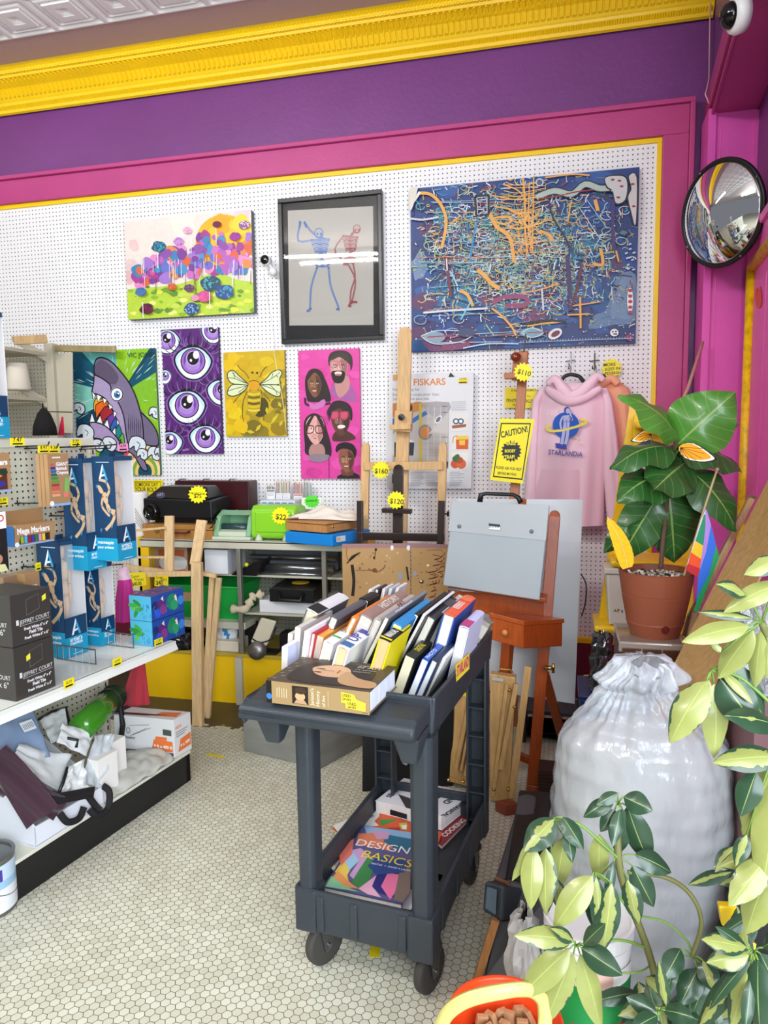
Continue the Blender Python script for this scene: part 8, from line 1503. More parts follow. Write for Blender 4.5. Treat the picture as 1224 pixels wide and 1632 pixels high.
for cx, cy, L_, an, lb in [(1040, 690, 34, 200, 'orange and white butterfly ornament behind the topmost fig leaves'), (1082, 712, 52, -25, 'larger orange and black butterfly ornament on the front fig leaf')]:
    a = Art(PY(cx, cy, 2.44 if L_ > 40 else 2.62), V((1, 0, 0)), V((0, .5, .85))); s_ = 1 if L_ > 40 else -1; k = wpx(PY(cx, cy, 2.44), 1)
    for sc_, col_ in [(1, '#1c1a18'), (.93, '#eeeae0'), (.84, '#f0a01c')]: a.poly([(0, 0), (s_*L_*.45*k*sc_, L_*.12*k*sc_), (s_*L_*k*sc_, -L_*.35*k*sc_), (s_*L_*1.0*k*sc_, -L_*.5*k*sc_), (s_*L_*.6*k*sc_, -L_*.55*k*sc_), (s_*L_*.15*k*sc_, -L_*.4*k*sc_)], col_, m=False, smooth=3)
    for q_ in range(7): an_ = R(-5-14*q_); a.line([(s_*.004, -.003), (s_*L_*.75*k*math.cos(an_), L_*.75*k*math.sin(an_))], .0016, '#1c1a18', m=False)
    pts = [v.copy() for v in a.g.v]; tag(a.build('butterfly_ornament', PRINT()), lb, 'ornament')
def feather():
    t = thing('feather', 'yellow feather standing in the fig pot', 'feather'); ctrl = sm([PY(x, y, 2.5) for x, y in [(1000, 905), (996, 885), (985, 855), (968, 824)]], 8, False); n = len(ctrl); g = G()
    def fn(u, v):
        i = min(n-2, int(u*(n-1))); p = ctrl[i].lerp(ctrl[i+1], u*(n-1)-i); return p+V((1, 0, .35))*(v-.5)*.052*(math.sin(PI*min(1, u*.9+.12))**.6)*(1+.12*noise.noise(V((u*30, v*3, 0))))+V((0, -.006*abs(v-.5), 0))
    g.grid(fn, 40, 8); part(g, 'vane', M('yellow_feather', '#e8b818', rough=.8, var=.12, vs=90, bump=1, bs=200), t, smooth=True); g = G(); g.tube([p+V((0, -.003, 0)) for p in ctrl], .0018, 6); part(g, 'quill', M('quill', '#e8d070', rough=.5), t)
feather()
t = thing('rainbow_flag', 'small rainbow flag on a thin stick in the fig pot', 'flag'); g = G(); g.tube([PY(1088, 925, 2.52), PY(1094, 905, 2.52), PY(1122, 812, 2.5), PY(1143, 748, 2.48)], .0035, 8); g.ball(PY(1143, 748, 2.48), .006, 8); part(g, 'stick', M('bamboo', '#b8a078', rough=.5), t, smooth=True)
a = Art((PY(1110, 880, 2.50)), V((1, 0, 0)), V((0, 0, 1)), step=3e-4)
for pts, c_ in [([(1124, 806), (1094, 903), (1105, 915), (1128, 850)], '#d8d8e0'), ([(1122, 820), (1108, 862), (1124, 876), (1126, 820)], '#1c8c64'), ([(1108, 862), (1101, 882), (1120, 898), (1125, 872)], '#e8c020'), ([(1101, 880), (1096, 900), (1112, 912), (1122, 894)], '#e8501c'), ([(1096, 898), (1092, 908), (1112, 920), (1116, 906)], '#c01c2c'),
                ([(1124, 808), (1132, 835), (1124, 880), (1110, 960), (1116, 900), (1124, 850)], '#a884d8'), ([(1126, 812), (1134, 840), (1124, 900), (1116, 900), (1122, 860)], '#a884d8'), ([(1133, 836), (1144, 880), (1122, 950), (1108, 975), (1113, 915), (1125, 880)], '#2c6cdc'), ([(1141, 868), (1146, 888), (1112, 975), (1106, 978), (1112, 950), (1130, 915)], '#1c9c5c')]: a.poly(pts, c_)
a.build('flag_cloth', M('flag_nylon', vc=True, rough=.6), t)
# ---- what the pot stands on
t = thing('glass_canister', 'clear acrylic container with a pale round lid under the fig pot', 'container'); cz = c.z; g = G(); g.lathe([(.001, -.022), (.10, -.022), (.11, -.012), (.112, 0), (.001, 0)], 36, V((c.x, c.y, cz-.001))); part(g, 'round_lid', M('cream_lid', '#c8b8a0', rough=.4), t, smooth=False)
x0, x1 = PY(985, 1030, 2.5).x, PY(1094, 1030, 2.5).x; zb = PY(1040, 1078, 2.5).z
g = G(); g.box(x0, x1, 2.48, 2.74, zb+.12, cz-.024); part(g, 'clear_walls', M('smoked_clear', '#b8aca0', rough=.08, alpha=.55, coat=1, spec=.9), t, bevel=.006)
t = thing('wooden_cabinet', 'dark brown wooden cabinet under the clear container', 'cabinet'); g = G(); g.box(x0+.004, x1-.004, 2.484, 2.736, 0.001, zb+.118); part(g, 'body', WOOD('dark_walnut', '#4c2c1c', .35), t, bevel=.004)
for k in range(3): g = G(); xk = x0+.012+k*(x1-x0-.024)/3; g.box(xk, xk+(x1-x0-.024)/3-.004, 2.478, 2.484, .03, zb+.10); part(g, 'front_panel', WOOD('dark_walnut'), t, bevel=.002)
# ---- yellow ladder shelf behind
t = thing('ladder_shelf', 'bright yellow ladder shelf standing behind the fig plant', 'shelf'); LY = 3.25; YL = M('bright_yellow_paint', '#f0c40a', rough=.35)
for a_, b_ in [((928, 1215), (1012, 640)), ((1098, 1010), (1090, 640))]: g = G(); pb(g, a_, b_, LY, LY+.15, 15, .03); q0 = PY(*a_, LY); g.beam(V((q0.x, q0.y, .0)), q0, .04, .03); part(g, 'leg', YL, t, bevel=.003)
for (x0_, y_, x1_), nm in [((1012, 672, 1090), 'tread'), ((972, 888, 1096), 'tread'), ((946, 990, 1096), 'tread'), ((930, 1092, 1096), 'tread')]:
    a_, b_ = PY(x0_, y_, LY-.02), PY(x1_, y_, LY-.02); g = G(); g.box(a_.x, b_.x, LY-.10, LY+.14, a_.z-.03, a_.z); part(g, nm, YL, t, bevel=.012)
g = G(); a_, b_ = PY(1012, 655, LY-.02), PY(1068, 655, LY-.02); g.box(a_.x, b_.x, LY+.02, LY+.04, PY(1040, 720, LY).z, PY(1040, 660, LY).z); part(g, 'back_board', YL, t, bevel=.003)
t = thing('plastic_tub', 'white lidded tub with coloured letters on the yellow ladder shelf', 'tub'); z0 = PY(990, 990, LY-.02).z; a_, b_ = PY(966, 950, LY-.09), PY(1004, 950, LY-.09); zt = PY(985, 915, LY-.09).z
g = G(); g.hexa([V((a_.x+.015, LY-.09, z0)), V((b_.x, LY-.09, z0)), V((b_.x, LY+.05, z0)), V((a_.x+.015, LY+.05, z0))], [V((a_.x, LY-.09, zt)), V((b_.x, LY-.09, zt)), V((b_.x, LY+.05, zt)), V((a_.x, LY+.05, zt))]); part(g, 'tub_body', M('milky_white', '#d8d4c8', rough=.35), t, bevel=.006)
g = G(); g.box(a_.x-.01, b_.x+.01, LY-.10, LY+.06, zt, zt+.025); part(g, 'lid', M('milky_white'), t, bevel=.005)
a = WArt(LY-.0915); a.text('A', (978, 975), (983, 975), '#2c9c3c', bold=.05); a.text('r', (984, 975), (988, 975), '#c82c2c', bold=.05); a.text('t', (990, 976), (993, 976), '#2c3cc8', bold=.05); a.build('letters', PRINT(), t)
def crumple(name, label, cat, cx, y0, y1, wd, Y, m, dep=.05, group=None, z0=None, jag=.02):
    a_, b_ = PY(cx, y1, Y), PY(cx, y0, Y); z0 = a_.z if z0 is None else z0; h_ = b_.z-z0; w_ = wpx(a_, wd)/2; sdv = rnd.random()*30; g = G()
    def fn(u, v):
        an = 2*PI*u; k = (1-.25*v)*(1 if v < .93 else .5); p = V((a_.x+w_*k*math.cos(an), Y+dep*k*math.sin(an), z0+h_*v)); return p+V((math.cos(an), math.sin(an), 0))*jag*noise.noise(V((math.cos(an)*3, math.sin(an)*3, v*7+sdv)))
    g.grid(fn, 30, 20); return tag(g.build(name, m, smooth=False), label, cat, group)
FOILB = M('metallised_bag', '#6c7074', rough=.15, metal=.85, bump=2, bs=30)
crumple('foil_pouch', 'shiny grey metallised pouch on the lowest step of the yellow ladder shelf', 'bag', 958, 1002, 1090, 36, LY-.08, FOILB, .06, z0=PY(958, 1092, LY-.02).z+.003)
t = thing('storage_crate', 'dark blue plastic box beneath the metallised pouch', 'crate'); a_, b_ = PY(925, 1100, 3.1), PY(985, 1100, 3.1); g = G(); g.box(a_.x, b_.x, 3.1, 3.35, .001, a_.z-.04); part(g, 'body', M('navy_plastic', '#1c2c64', rough=.4), t, bevel=.006)
g = G(); g.box(a_.x-.008, b_.x+.008, 3.09, 3.36, a_.z-.039, a_.z-.02); part(g, 'lid', M('navy_plastic'), t, bevel=.004)
# dark step unit and brown slatted thing behind the mahogany easel
t = thing('step_unit', 'dark shelf unit with low open steps behind the mahogany easel legs', 'shelf'); SU = M('dark_stained_wood', '#2c1c18', rough=.5)
for x in (836, 926): g = G(); q0 = PY(x, 1120, 3.6); g.box(q0.x-.012, q0.x+.012, 3.5, 3.75, 0.001, q0.z); part(g, 'side', SU, t, bevel=.002)
for yy in (1122, 1175, 1228): g = G(); q0, q1 = PY(836, yy, 3.6), PY(926, yy, 3.6); zz = max(.05, q0.z); g.box(q0.x+.013, q1.x-.013, 3.52, 3.72, zz-.02, zz); part(g, 'tread', M('dusty_blue_board', '#3c4450', rough=.5), t, bevel=.002)
t = thing('ridged_block', 'dark brown ridged block on the floor by the big plastic bag', 'block'); q0 = PZ(870, 1292, .001); g = G(); g.box(q0.x-.03, q0.x+.05, q0.y, q0.y+.1, .001, .17); part(g, 'core', M('brown_plastic', '#3c2420', rough=.6), t)
for k in range(12): g = G(); g.box(q0.x-.033, q0.x+.053, q0.y-.004, q0.y+.002, .006+.0135*k, .014+.0135*k); part(g, 'ridge', M('brown_plastic'), t)
# dowel in the corner, planks
g = G(); g.tube([PY(1074, 668, 3.7), PY(1096, 620, 3.8), PY(1120, 545, 3.93)], .008, 10); g.tube([V((PY(1074, 668, 3.7).x-.12, 3.45, .001)), PY(1074, 668, 3.7)], .008, 10); tag(g.build('dowel', M('pink_tan_dowel', '#c89484', rough=.5), smooth=True), 'thin pinkish wooden dowel leaning in the corner', 'rod')
t = thing('wooden_plank', 'wide tan board with knots leaning across beside the fig plant', 'plank'); g = G()
def qd(pts, Ys): return [PY(x, y, Y) for (x, y), Y in zip(pts, Ys)]
g.hexa(qd([(1236, 742), (1262, 790), (1130, 1120), (1048, 1110)], (2.6, 2.5, 2.35, 2.42)), [p+V((.012, .03, .01)) for p in qd([(1236, 742), (1262, 790), (1130, 1120), (1048, 1110)], (2.5, 2.3, 2.0, 2.2))]); a_, b_ = PY(1048, 1110, 2.2), PY(1130, 1120, 2.0); g.hexa([V((a_.x-.26, a_.y, .001)), V((b_.x-.24, b_.y, .001)), V((b_.x-.23, b_.y+.03, .001)), V((a_.x-.25, a_.y+.03, .001))], [a_, b_, b_+V((.012, .03, 0)), a_+V((.012, .03, 0))]); part(g, 'board', WOOD('tan_board', '#a88452', .5), t)
for x, y, r_ in [(1200, 845, .006), (1213, 830, .004), (1185, 860, .003), (1150, 985, .012)]: pass
for a_, b_, w_, Ya, Yb2, lb, m_ in [((1100, 985), (1200, 790), 10, 2.7, 2.75, 'thin olive strip behind the wide tan board', WOOD('olive_pine')), ((1108, 975), (1198, 795), 8, 2.6, 2.68, 'pale pine strip beside the yellow bead', PINE), ((1170, 985), (1240, 850), 14, 2.3, 2.35, 'pale pine strip crossing over the wide tan board', PINE)]:
    g = G(); p0, p1 = pb(g, a_, b_, Ya, Yb2, w_, .02); g.beam(V((p0.x-(p1.x-p0.x)*.9, p0.y, .001)), p0, wpx(p0, w_), .02); tag(g.build('wooden_strip', m_, bevel=.001), lb, 'plank', 'wood strips leaning at the window side')
# ---- huge translucent plastic bag
t = thing('plastic_bag', 'huge knotted translucent plastic bag full of white foam', 'bag'); BY = 1.95
rows = [(1560, 890, 1150), (1480, 874, 1165), (1400, 872, 1178), (1300, 878, 1186), (1230, 884, 1186), (1190, 893, 1178), (1165, 912, 1160), (1145, 935, 1125), (1125, 950, 1100), (1110, 968, 1076), (1098, 962, 1090), (1085, 975, 1092), (1072, 985, 1090), (1062, 988, 1072)]
RW = []
for y, xl_, xr_ in rows: a_, b_ = PY(xl_, y, BY), PY(xr_, y, BY); RW.append((a_.z, (a_.x+b_.x)/2, (b_.x-a_.x)/2))
RW[0] = (.002, RW[0][1], RW[0][2]*.98)
def bagpt(an, z, k=1.0, amp=1.0):
    for (z0, c0, r0), (z1, c1, r1) in zip(RW, RW[1:]):
        if z0 <= z <= z1: f = (z-z0)/(z1-z0); f = f*f*(3-2*f); cx, rr = c0+(c1-c0)*f, r0+(r1-r0)*f; break
    else: cx, rr = RW[-1][1], RW[-1][2]*.3
    an0 = an; zn = RW[9][0]; neck = math.exp(-((z-zn)/.07)**2); wr = amp*(.008*noise.noise(V((math.cos(an)*3, math.sin(an)*3, z*6)))+(.004+.004*neck)*math.sin(an*23+9*noise.noise(V((an*1.5, z*5, 1))))*(.35+neck)*min(1, max(0, (z-.3)*3)))
    wr += .007*noise.noise(V((math.cos(an)*1.6, math.sin(an)*1.6, z*26)))*amp
    if z > zn: wr += .045*noise.noise(V((math.cos(an)*3, math.sin(an)*3, z*16)))*amp
    r2 = rr*k+wr; return V((cx+r2*math.cos(an), BY+.1+r2*.75*math.sin(an), z))
zmax = RW[-1][0]; g = G(); g.grid(lambda u, v: bagpt(2*PI*u, .002+(zmax-.004)*v+(.03*noise.noise(V((math.cos(2*PI*u)*2, math.sin(2*PI*u)*2, 5))) if v > .97 else 0)), 150, 120); part(g, 'bag_film', M('bag_film', '#dbe3ec', rough=.14, alpha=.42, spec=1, bump=6, bs=16, stretch=(1, 1, .4)), t, smooth=True)
g = G(); g.grid(lambda u, v: bagpt(2*PI*u, .01+(RW[6][0]-.01)*v, .955 if v < .9 else .955*math.sqrt(max(0, 1-((v-.9)/.1)**2)), .6), 70, 40); part(g, 'foam_fill', M('foam_filling', '#a8a297', rough=.7, var=.3, vs=4), t, smooth=True)
crumple('white_sack', 'grey-white cloth sack on the floor left of the paint tub', 'bag', 835, 1452, 1575, 56, 1.62, M('grey_sack', '#a8a4a0', rough=.7, bump=1, bs=20), .10, z0=.002)
# ---- black folded stand with grey bracket
t = thing('folded_stand', 'black and grey folded stand with a copper-screwed bracket on the floor', 'stand'); GPL = M('grey_moulding', '#3c4248', rough=.4)
g = G(); g.hexa(qd([(806, 1400), (880, 1420), (880, 1560), (770, 1560)], (2.0, 2.0, 1.85, 1.85)), qd([(826, 1258), (878, 1262), (900, 1420), (868, 1430)], (2.55, 2.55, 2.1, 2.1))); part(g, 'black_case', BLK, t, bevel=.006)
g = G(); pts = sm([PY(806, 1405, 2.05), PY(822, 1350, 2.25), PY(836, 1300, 2.4), PY(842, 1266, 2.52)], 6, False); 
def arm(u, v):
    n_ = len(pts)-1; i = min(n_-1, int(u*n_)); p = pts[i].lerp(pts[i+1], u*n_-i); return p+V((1, .1, 0))*(v-.5)*.062*(math.sqrt(max(0, 1-((u-.9)/.1)**2)) if u > .9 else 1)+V((0, -.03-.01*math.sin(PI*v), .01))
g.grid(arm, 30, 8); part(g, 'grey_arm', M('warm_grey_plastic', '#56545a', rough=.5), t, smooth=True, solid=.012)
g = G(); g.hexa(qd([(768, 1452), (800, 1470), (838, 1462), (800, 1440)], (1.93, 1.9, 2.0, 2.02)), qd([(772, 1404), (803, 1412), (846, 1420), (806, 1398)], (1.95, 1.92, 2.02, 2.05))); part(g, 'bracket', GPL, t, bevel=.008)
g = G(); g.hexa(qd([(772, 1448), (788, 1458), (790, 1458), (774, 1447)], (1.915, 1.905, 1.9, 1.91)), qd([(775, 1414), (790, 1418), (792, 1418), (777, 1413)], (1.93, 1.92, 1.915, 1.925))); part(g, 'bracket_recess', M('slate_recess', '#5c6c78', rough=.4), t)
g = G(); g.hexa(qd([(787, 1403), (812, 1412), (814, 1409), (790, 1399)], (1.95, 1.93, 1.95, 1.97)), [p+V((0, 0, .005)) for p in qd([(787, 1403), (812, 1412), (814, 1409), (790, 1399)], (1.95, 1.93, 1.95, 1.97))]); part(g, 'copper_plate', M('copper_metal', '#c08468', rough=.3, metal=.9), t, bevel=.001)
g = G(); pb(g, (757, 1572), (790, 1466), 1.86, 1.9, 13, .02); tag(g.build('wooden_leg_slat', WOOD('honey_wood'), bevel=.002), 'honey coloured wooden slat under the grey bracket', 'slat')
# ---- white paint tub with printed label
t = thing('plaster_tub', 'white plastic tub with a green and red label behind the plant leaves', 'tub'); TY = 1.62; a_, b_ = PY(866, 1500, TY), PY(1010, 1500, TY); cx = (a_.x+b_.x)/2; rr = (b_.x-a_.x)/2; zt = PY(935, 1478, TY-.05).z; ct = V((cx, TY, 0))
g = G(); g.lathe([(rr*.86, .002), (rr*.95, zt*.9), (rr, zt*.92), (rr, zt*.97), (rr*1.02, zt), (rr*.95, zt), (rr*.9, zt-.01), (.001, zt-.012)], 44, ct); part(g, 'tub_body', M('white_plastic'), t, smooth=False)
g = G(); g.grid(lambda u, v: ct+V(((rr*(.87+.08*v)+.002)*math.cos(R(-170+160*u)), (rr*(.87+.08*v)+.002)*math.sin(R(-170+160*u)), zt*(.2+.62*v))), 50, 14)
for i, f in enumerate(g.f): u, v = (f[0]//15)/50, (f[0] % 15)/14; g.c[i] = lin('#c02030') if v < .45 and u > .35 else lin('#14803c') if v < .82 else lin('#e0b8ac') if u < .7 else lin('#f0f0f0')
part(g, 'label', PRINT(), t, smooth=True)
a = Art(ct+V((rr*.35, -rr*.86-.012, zt*.42)), V((1, .4, 0)), V((0, 0, 1)), step=3e-4); a.text('PLASTER', (-.06, -.01), (.10, -.01), '#e8f0e8', m=False, bold=.02); a.build('lettering', PRINT(), t)
g = G(); g.tube([ct+V((rr*1.02*math.cos(R(k)), rr*1.02*math.sin(R(k)), zt*.93-.012-.06*math.sin(R((k-120)*1.5)) if 120 < k < 240 else zt*.93)) for k in range(120, 241, 10)], .004, 8); part(g, 'bail_handle', M('white_plastic'), t, smooth=True)
# ---- orange bucket with cream handle and wooden blocks
t = thing('toy_bucket', 'orange plastic bucket with a pale yellow handle in the lower foreground', 'bucket'); OY = 1.38; a_, b_ = PY(712, 1600, OY), PY(900, 1600, OY); cx, rr = (a_.x+b_.x)/2, (b_.x-a_.x)/2; zt = PY(806, 1556, OY+rr).z; ct = V((cx, OY, 0)); OR = M('orange_plastic', '#e8481c', rough=.3)
g = G(); g.lathe([(rr*.7, .002), (rr*.97, zt-.01), (rr, zt), (rr*.985, zt+.004), (rr*.95, zt-.004), (rr*.68, .012), (.001, .012)], 56, ct); part(g, 'shell', OR, t, smooth=True)
hp = [PY(x, y, Y) for x, y, Y in [(700, 1640, 1.27), (716, 1612, 1.26), (748, 1592, 1.26), (800, 1580, 1.27), (840, 1577, 1.29), (862, 1590, 1.31), (868, 1612, 1.31), (868, 1640, 1.3)]]
g = G(); pts = sm(hp, 6, False); hn = len(pts)-1
def hd(u, v): i = min(hn-1, int(u*hn)); p = pts[i].lerp(pts[i+1], u*hn-i); td = (pts[i+1]-pts[i]).normalized(); nn = V((0, -1, 0)).cross(td).normalized(); an = 2*PI*v; return p+nn*.0135*math.cos(an)+V((0, 1, .3))*.010*math.sin(an)
g.grid(hd, 44, 12); part(g, 'handle', M('pale_yellow_plastic', '#cabf72', rough=.35), t, smooth=True)
for k, (x, y, r_) in enumerate([(768, 1626, 10), (783, 1622, -20), (797, 1616, 25), (812, 1620, -8), (826, 1612, 15), (841, 1618, -25), (775, 1640, 30), (806, 1636, -15), (832, 1634, 5)]):
    p = PZ(x, y, zt-.05); g = G(); g.T = Matrix.Translation(p) @ Matrix.Rotation(R(r_), 4, 'Y') @ Matrix.Rotation(R(r_*2), 4, 'Z'); g.box(-.012, .012, -.006, .006, -.03, .012)
    tag(g.build('wooden_block', WOOD('tan_block', '#b88c64'), bevel=.001), 'small tan wooden block standing in the orange bucket', 'block', 'wooden blocks in the orange bucket')
g = G(); g.lathe([(.001, zt-.085), (rr*.85, zt-.085)], 30, ct); tag(g.build('block_heap', WOOD('tan_block')), 'layer of tan wood pieces filling the orange bucket', 'blocks')['kind'] = 'stuff'
# ---- variegated umbrella plants
def uplant(name, label, hubs, stems, pot):
    t = thing(name, label, 'plant')
    for path, r_ in stems: g = G(); g.tube(sm([PY(x, y, Y) for x, y, Y in path], 6, False), r_, 8); part(g, 'stem', M('woody_stem', '#6a6a3c', rough=.6, bump=.5, bs=60) if r_ > .004 else STEM, t, smooth=True)
    for (hx, hy, hY), lv in hubs:
        h_ = PY(hx, hy, hY); g = G(); ps = G()
        for bx, by, tx, ty, w_, thr, *ex in lv:
            dy = ex[0] if ex else rnd.uniform(-.06, .02); p0, p1 = PY(bx, by, hY+dy*.3), PY(tx, ty, hY+dy); f = (EYE-p0).normalized()+V((rnd.uniform(-.35, .35), 0, rnd.uniform(.0, .7)))
            leaf(g, p0, p1, wpx(p0, w_*1.12), thr, rnd.uniform(.05, .2), .25, f, wavy=.02, shape=.95)
            ps.tube([h_, h_.lerp(p0, .5)+V((0, 0, .004)), p0], .0016, 5)
        part(g, 'leaf_cluster', UMB, t, smooth=True); part(ps, 'leaf_stalks', STEM, t, smooth=True)
    if pot[5:]:
        for reg in pot[5]:
            g = G()
            for k in range(reg[4]):
                x, y, Yd = rnd.uniform(reg[0], reg[1]), rnd.uniform(reg[2], reg[3]), rnd.uniform(1.42, 1.6); an = rnd.uniform(.1, 3.0); L_ = rnd.uniform(45, 80); p0, p1 = PY(x, y, Yd), PY(x+L_*math.cos(an), y+L_*math.sin(an), Yd-.03)
                leaf(g, p0, p1, wpx(p0, rnd.uniform(24, 36)), rnd.choice([-1, -1, -1, .3, .6]), rnd.uniform(.05, .2), .25, (EYE-p0).normalized()+V((rnd.uniform(-.5, .5), 0, rnd.uniform(0, .8))), wavy=.02, nu=8, nv=6)
            part(g, 'lower_foliage', UMB, t, smooth=True)
    px_, py_, r_, h_, lb = pot[:5]; g = G(); g.lathe([(r_*.7, 0.001), (r_, h_), (r_*1.04, h_), (r_*.9, h_-.02), (.001, h_-.03)], 36, V((px_, py_, 0))); part(g, 'pot', M('dark_grey_pot', '#34363a', rough=.6), t, smooth=False)
Lp, Lt, Dk, DL = 1.15, .9, -1, .45
Y1 = 1.42
uplant('umbrella_plant', 'variegated umbrella plant in front of the white plastic bag', [
 ((918, 1507, 1.32), [(912, 1500, 820, 1487, 36, Lt), (908, 1512, 828, 1587, 46, Lp), (914, 1520, 868, 1630, 40, Lt), (924, 1520, 958, 1640, 42, Lp), (926, 1510, 992, 1552, 40, Dk), (915, 1500, 878, 1478, 22, DL), (930, 1505, 965, 1470, 26, Dk)]),
 ((948, 1390, 1.36), [(944, 1396, 882, 1476, 44, Lp), (950, 1398, 955, 1490, 28, DL), (975, 1408, 960, 1512, 40, .55)]),
 ((877, 1308, 1.40), [(884, 1305, 835, 1356, 46, DL), (866, 1322, 816, 1402, 24, Lt), (850, 1350, 846, 1446, 36, 1.5), (870, 1352, 870, 1458, 38, .8), (900, 1334, 886, 1416, 38, 1.5), (897, 1302, 930, 1354, 30, Dk), (903, 1322, 912, 1374, 22, Dk), (880, 1396, 905, 1462, 26, .7)]),
 ((985, 1282, 1.45), [(978, 1275, 930, 1300, 28, Dk), (985, 1264, 950, 1282, 20, Dk), (980, 1290, 957, 1324, 24, Dk), (994, 1270, 1040, 1290, 36, Dk), (1000, 1285, 1036, 1374, 44, Dk), (992, 1290, 984, 1362, 38, -.2), (988, 1290, 976, 1348, 22, Dk)]),
 ((983, 1368, 1.42), [(955, 1330, 954, 1402, 32, 1.6), (1012, 1362, 1070, 1388, 36, Dk), (1008, 1380, 1042, 1444, 36, Dk), (1000, 1402, 1018, 1470, 32, .5), (940, 1420, 958, 1490, 30, -.2), (978, 1372, 965, 1440, 16, Dk)]),
 ((1103, 1525, 1.38), [(1085, 1512, 1058, 1560, 34, Dk), (1112, 1545, 1084, 1600, 40, Dk), (1078, 1528, 1062, 1590, 20, Dk), (1130, 1550, 1105, 1610, 36, Dk), (1120, 1530, 1140, 1580, 34, .4)]),
 ((1050, 1612, 1.30), [(1045, 1605, 1035, 1570, 28, Dk), (1060, 1610, 1105, 1620, 32, Dk), (1046, 1612, 998, 1588, 28, Dk), (1048, 1618, 1005, 1640, 28, Dk), (1062, 1605, 1050, 1530, 22, DL)])],
 [([(1060, 1640, 1.44), (1040, 1540, 1.44), (1020, 1480, 1.44), (1000, 1430, 1.43), (986, 1372, 1.42), (984, 1300, 1.45)], .0075), ([(990, 1372, 1.42), (960, 1345, 1.41), (920, 1312, 1.41), (877, 1308, 1.40)], .0028), ([(1000, 1390, 1.42), (1060, 1398, 1.42), (1100, 1425, 1.4), (1118, 1470, 1.39), (1103, 1525, 1.38)], .0045), ([(1015, 1470, 1.43), (980, 1420, 1.4), (948, 1390, 1.36)], .0025), ([(1030, 1510, 1.44), (985, 1498, 1.38), (918, 1507, 1.32)], .0028),
  ([(1020, 1460, 1.43), (1060, 1470, 1.42), (1095, 1500, 1.4), (1103, 1525, 1.38)], .0022), ([(1035, 1540, 1.43), (1010, 1550, 1.38), (930, 1545, 1.35), (890, 1500, 1.35)], .002), ([(1058, 1640, 1.42), (1050, 1612, 1.30)], .003)], (.42, 1.48, .11, .2, '', [(990, 1120, 1545, 1640, 26)]))
Y2 = 1.25
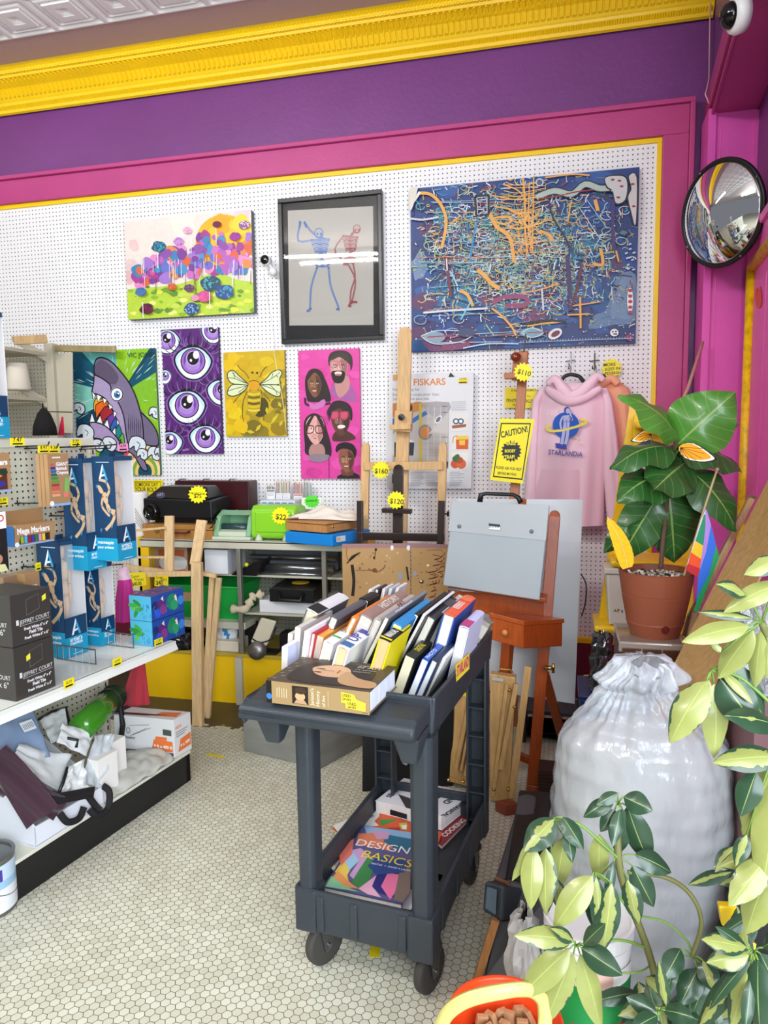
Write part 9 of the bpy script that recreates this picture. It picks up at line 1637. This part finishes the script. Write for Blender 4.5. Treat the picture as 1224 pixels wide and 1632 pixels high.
uplant('umbrella_plant', 'taller pale-leaved umbrella plant at the right picture edge', [
 ((1214, 992, 1.28), [(1250, 890, 1186, 914, 34, Lt), (1188, 948, 1141, 928, 30, .6), (1248, 928, 1154, 972, 38, Lp), (1200, 986, 1112, 974, 18, .3), (1194, 998, 1087, 1020, 38, Lp), (1200, 1004, 1144, 1080, 44, Lp), (1213, 1006, 1204, 1094, 32, Lt), (1228, 1008, 1222, 1078, 28, Lp), (1150, 1040, 1132, 1020, 14, Lt)]),
 ((1134, 1068, 1.30), [(1126, 1086, 1068, 1180, 54, Lt), (1138, 1090, 1138, 1204, 42, Lp), (1130, 1084, 1112, 1128, 22, Lp), (1148, 1082, 1206, 1158, 62, Dk), (1160, 1056, 1218, 1140, 46, Dk), (1150, 1070, 1200, 1120, 16, 1.4)]),
 ((1240, 1180, 1.28), [(1240, 1156, 1154, 1138, 46, .1), (1244, 1206, 1136, 1212, 46, .65), (1236, 1218, 1184, 1332, 62, Lt), (1246, 1240, 1214, 1420, 62, Lp), (1205, 1230, 1180, 1300, 40, Dk), (1190, 1330, 1172, 1380, 26, .4)]),
 ((1222, 1366, 1.28), [(1214, 1358, 1146, 1380, 32, .75), (1222, 1368, 1162, 1442, 46, Lt), (1222, 1400, 1190, 1486, 52, Lp), (1235, 1395, 1228, 1470, 36, .6), (1216, 1375, 1205, 1440, 20, Dk)]),
 ((1200, 1518, 1.26), [(1190, 1510, 1118, 1496, 34, .7), (1194, 1522, 1126, 1532, 38, .8), (1192, 1515, 1140, 1475, 24, Dk), (1196, 1530, 1130, 1606, 18, Dk), (1200, 1530, 1165, 1640, 40, .6), (1208, 1530, 1212, 1645, 44, Dk), (1212, 1520, 1250, 1600, 44, Dk), (1216, 1510, 1250, 1490, 30, Dk), (1186, 1540, 1110, 1640, 34, .4), (1196, 1560, 1186, 1650, 20, Dk)])],
 [([(1250, 1640, 1.3), (1232, 1480, 1.3), (1228, 1366, 1.3), (1240, 1180, 1.3), (1236, 1060, 1.3), (1214, 992, 1.28)], .006), ([(1238, 1130, 1.3), (1180, 1080, 1.3), (1134, 1068, 1.30)], .003), ([(1238, 1560, 1.3), (1200, 1518, 1.26)], .003), ([(1234, 1400, 1.3), (1222, 1366, 1.28)], .003)], (.50, 1.36, .11, .22, '', [(1110, 1224, 1520, 1640, 30), (1150, 1230, 1300, 1500, 10)]))
t = thing('dustpan', 'yellow plastic tool handle showing between the leaves', 'tool'); a = G(); a.slab([PY(x, y, 1.55) for x, y in [(1145, 1444), (1176, 1446), (1164, 1466), (1174, 1482), (1197, 1496), (1192, 1506), (1150, 1475)]], (0, -1, 0), .02); part(a, 'handle', M('signal_yellow', '#f4cc10', rough=.3), t, bevel=.003)
g = G(); pb(g, (1196, 1500, ), (1180, 1632), 1.55, 1.5, 14, .015); part(g, 'shaft', M('signal_yellow'), t); q0 = PY(1180, 1632, 1.5); g = G(); g.beam(V((q0.x, q0.y, .001)), q0, .02, .015); part(g, 'shaft', M('signal_yellow'), t)
t = thing('black_tarp_bag', 'black bag edge showing behind the right-hand leaves', 'bag'); g = G(); g.hexa(qd([(1130, 1640), (1240, 1640), (1240, 1640), (1130, 1640)], (1.75, 1.75, 1.85, 1.85)), qd([(1178, 1380), (1260, 1340), (1260, 1340), (1178, 1380)], (1.85, 1.85, 1.95, 1.95))); part(g, 'side', BLK, t)
g = G(); x0 = PY(1196, 1100, 1.9).x; g.box(x0, x0+.15, 1.85, 2.2, .001, PY(1210, 1100, 1.9).z); tag(g.build('cardboard_carton', M('mauve_carton', '#7c5c60', rough=.7), bevel=.003), 'tall dull carton behind the right-hand plant', 'box')
crumple('tinsel_bundle', 'silver glittery bundle between the upper right leaves', 'decoration', 1205, 950, 1080, 60, 1.9, M('silver_glitter', '#b8bcc0', rough=.3, metal=.6, bump=3, bs=200), .05, z0=PY(1210, 1100, 1.9).z+.002)
settle()
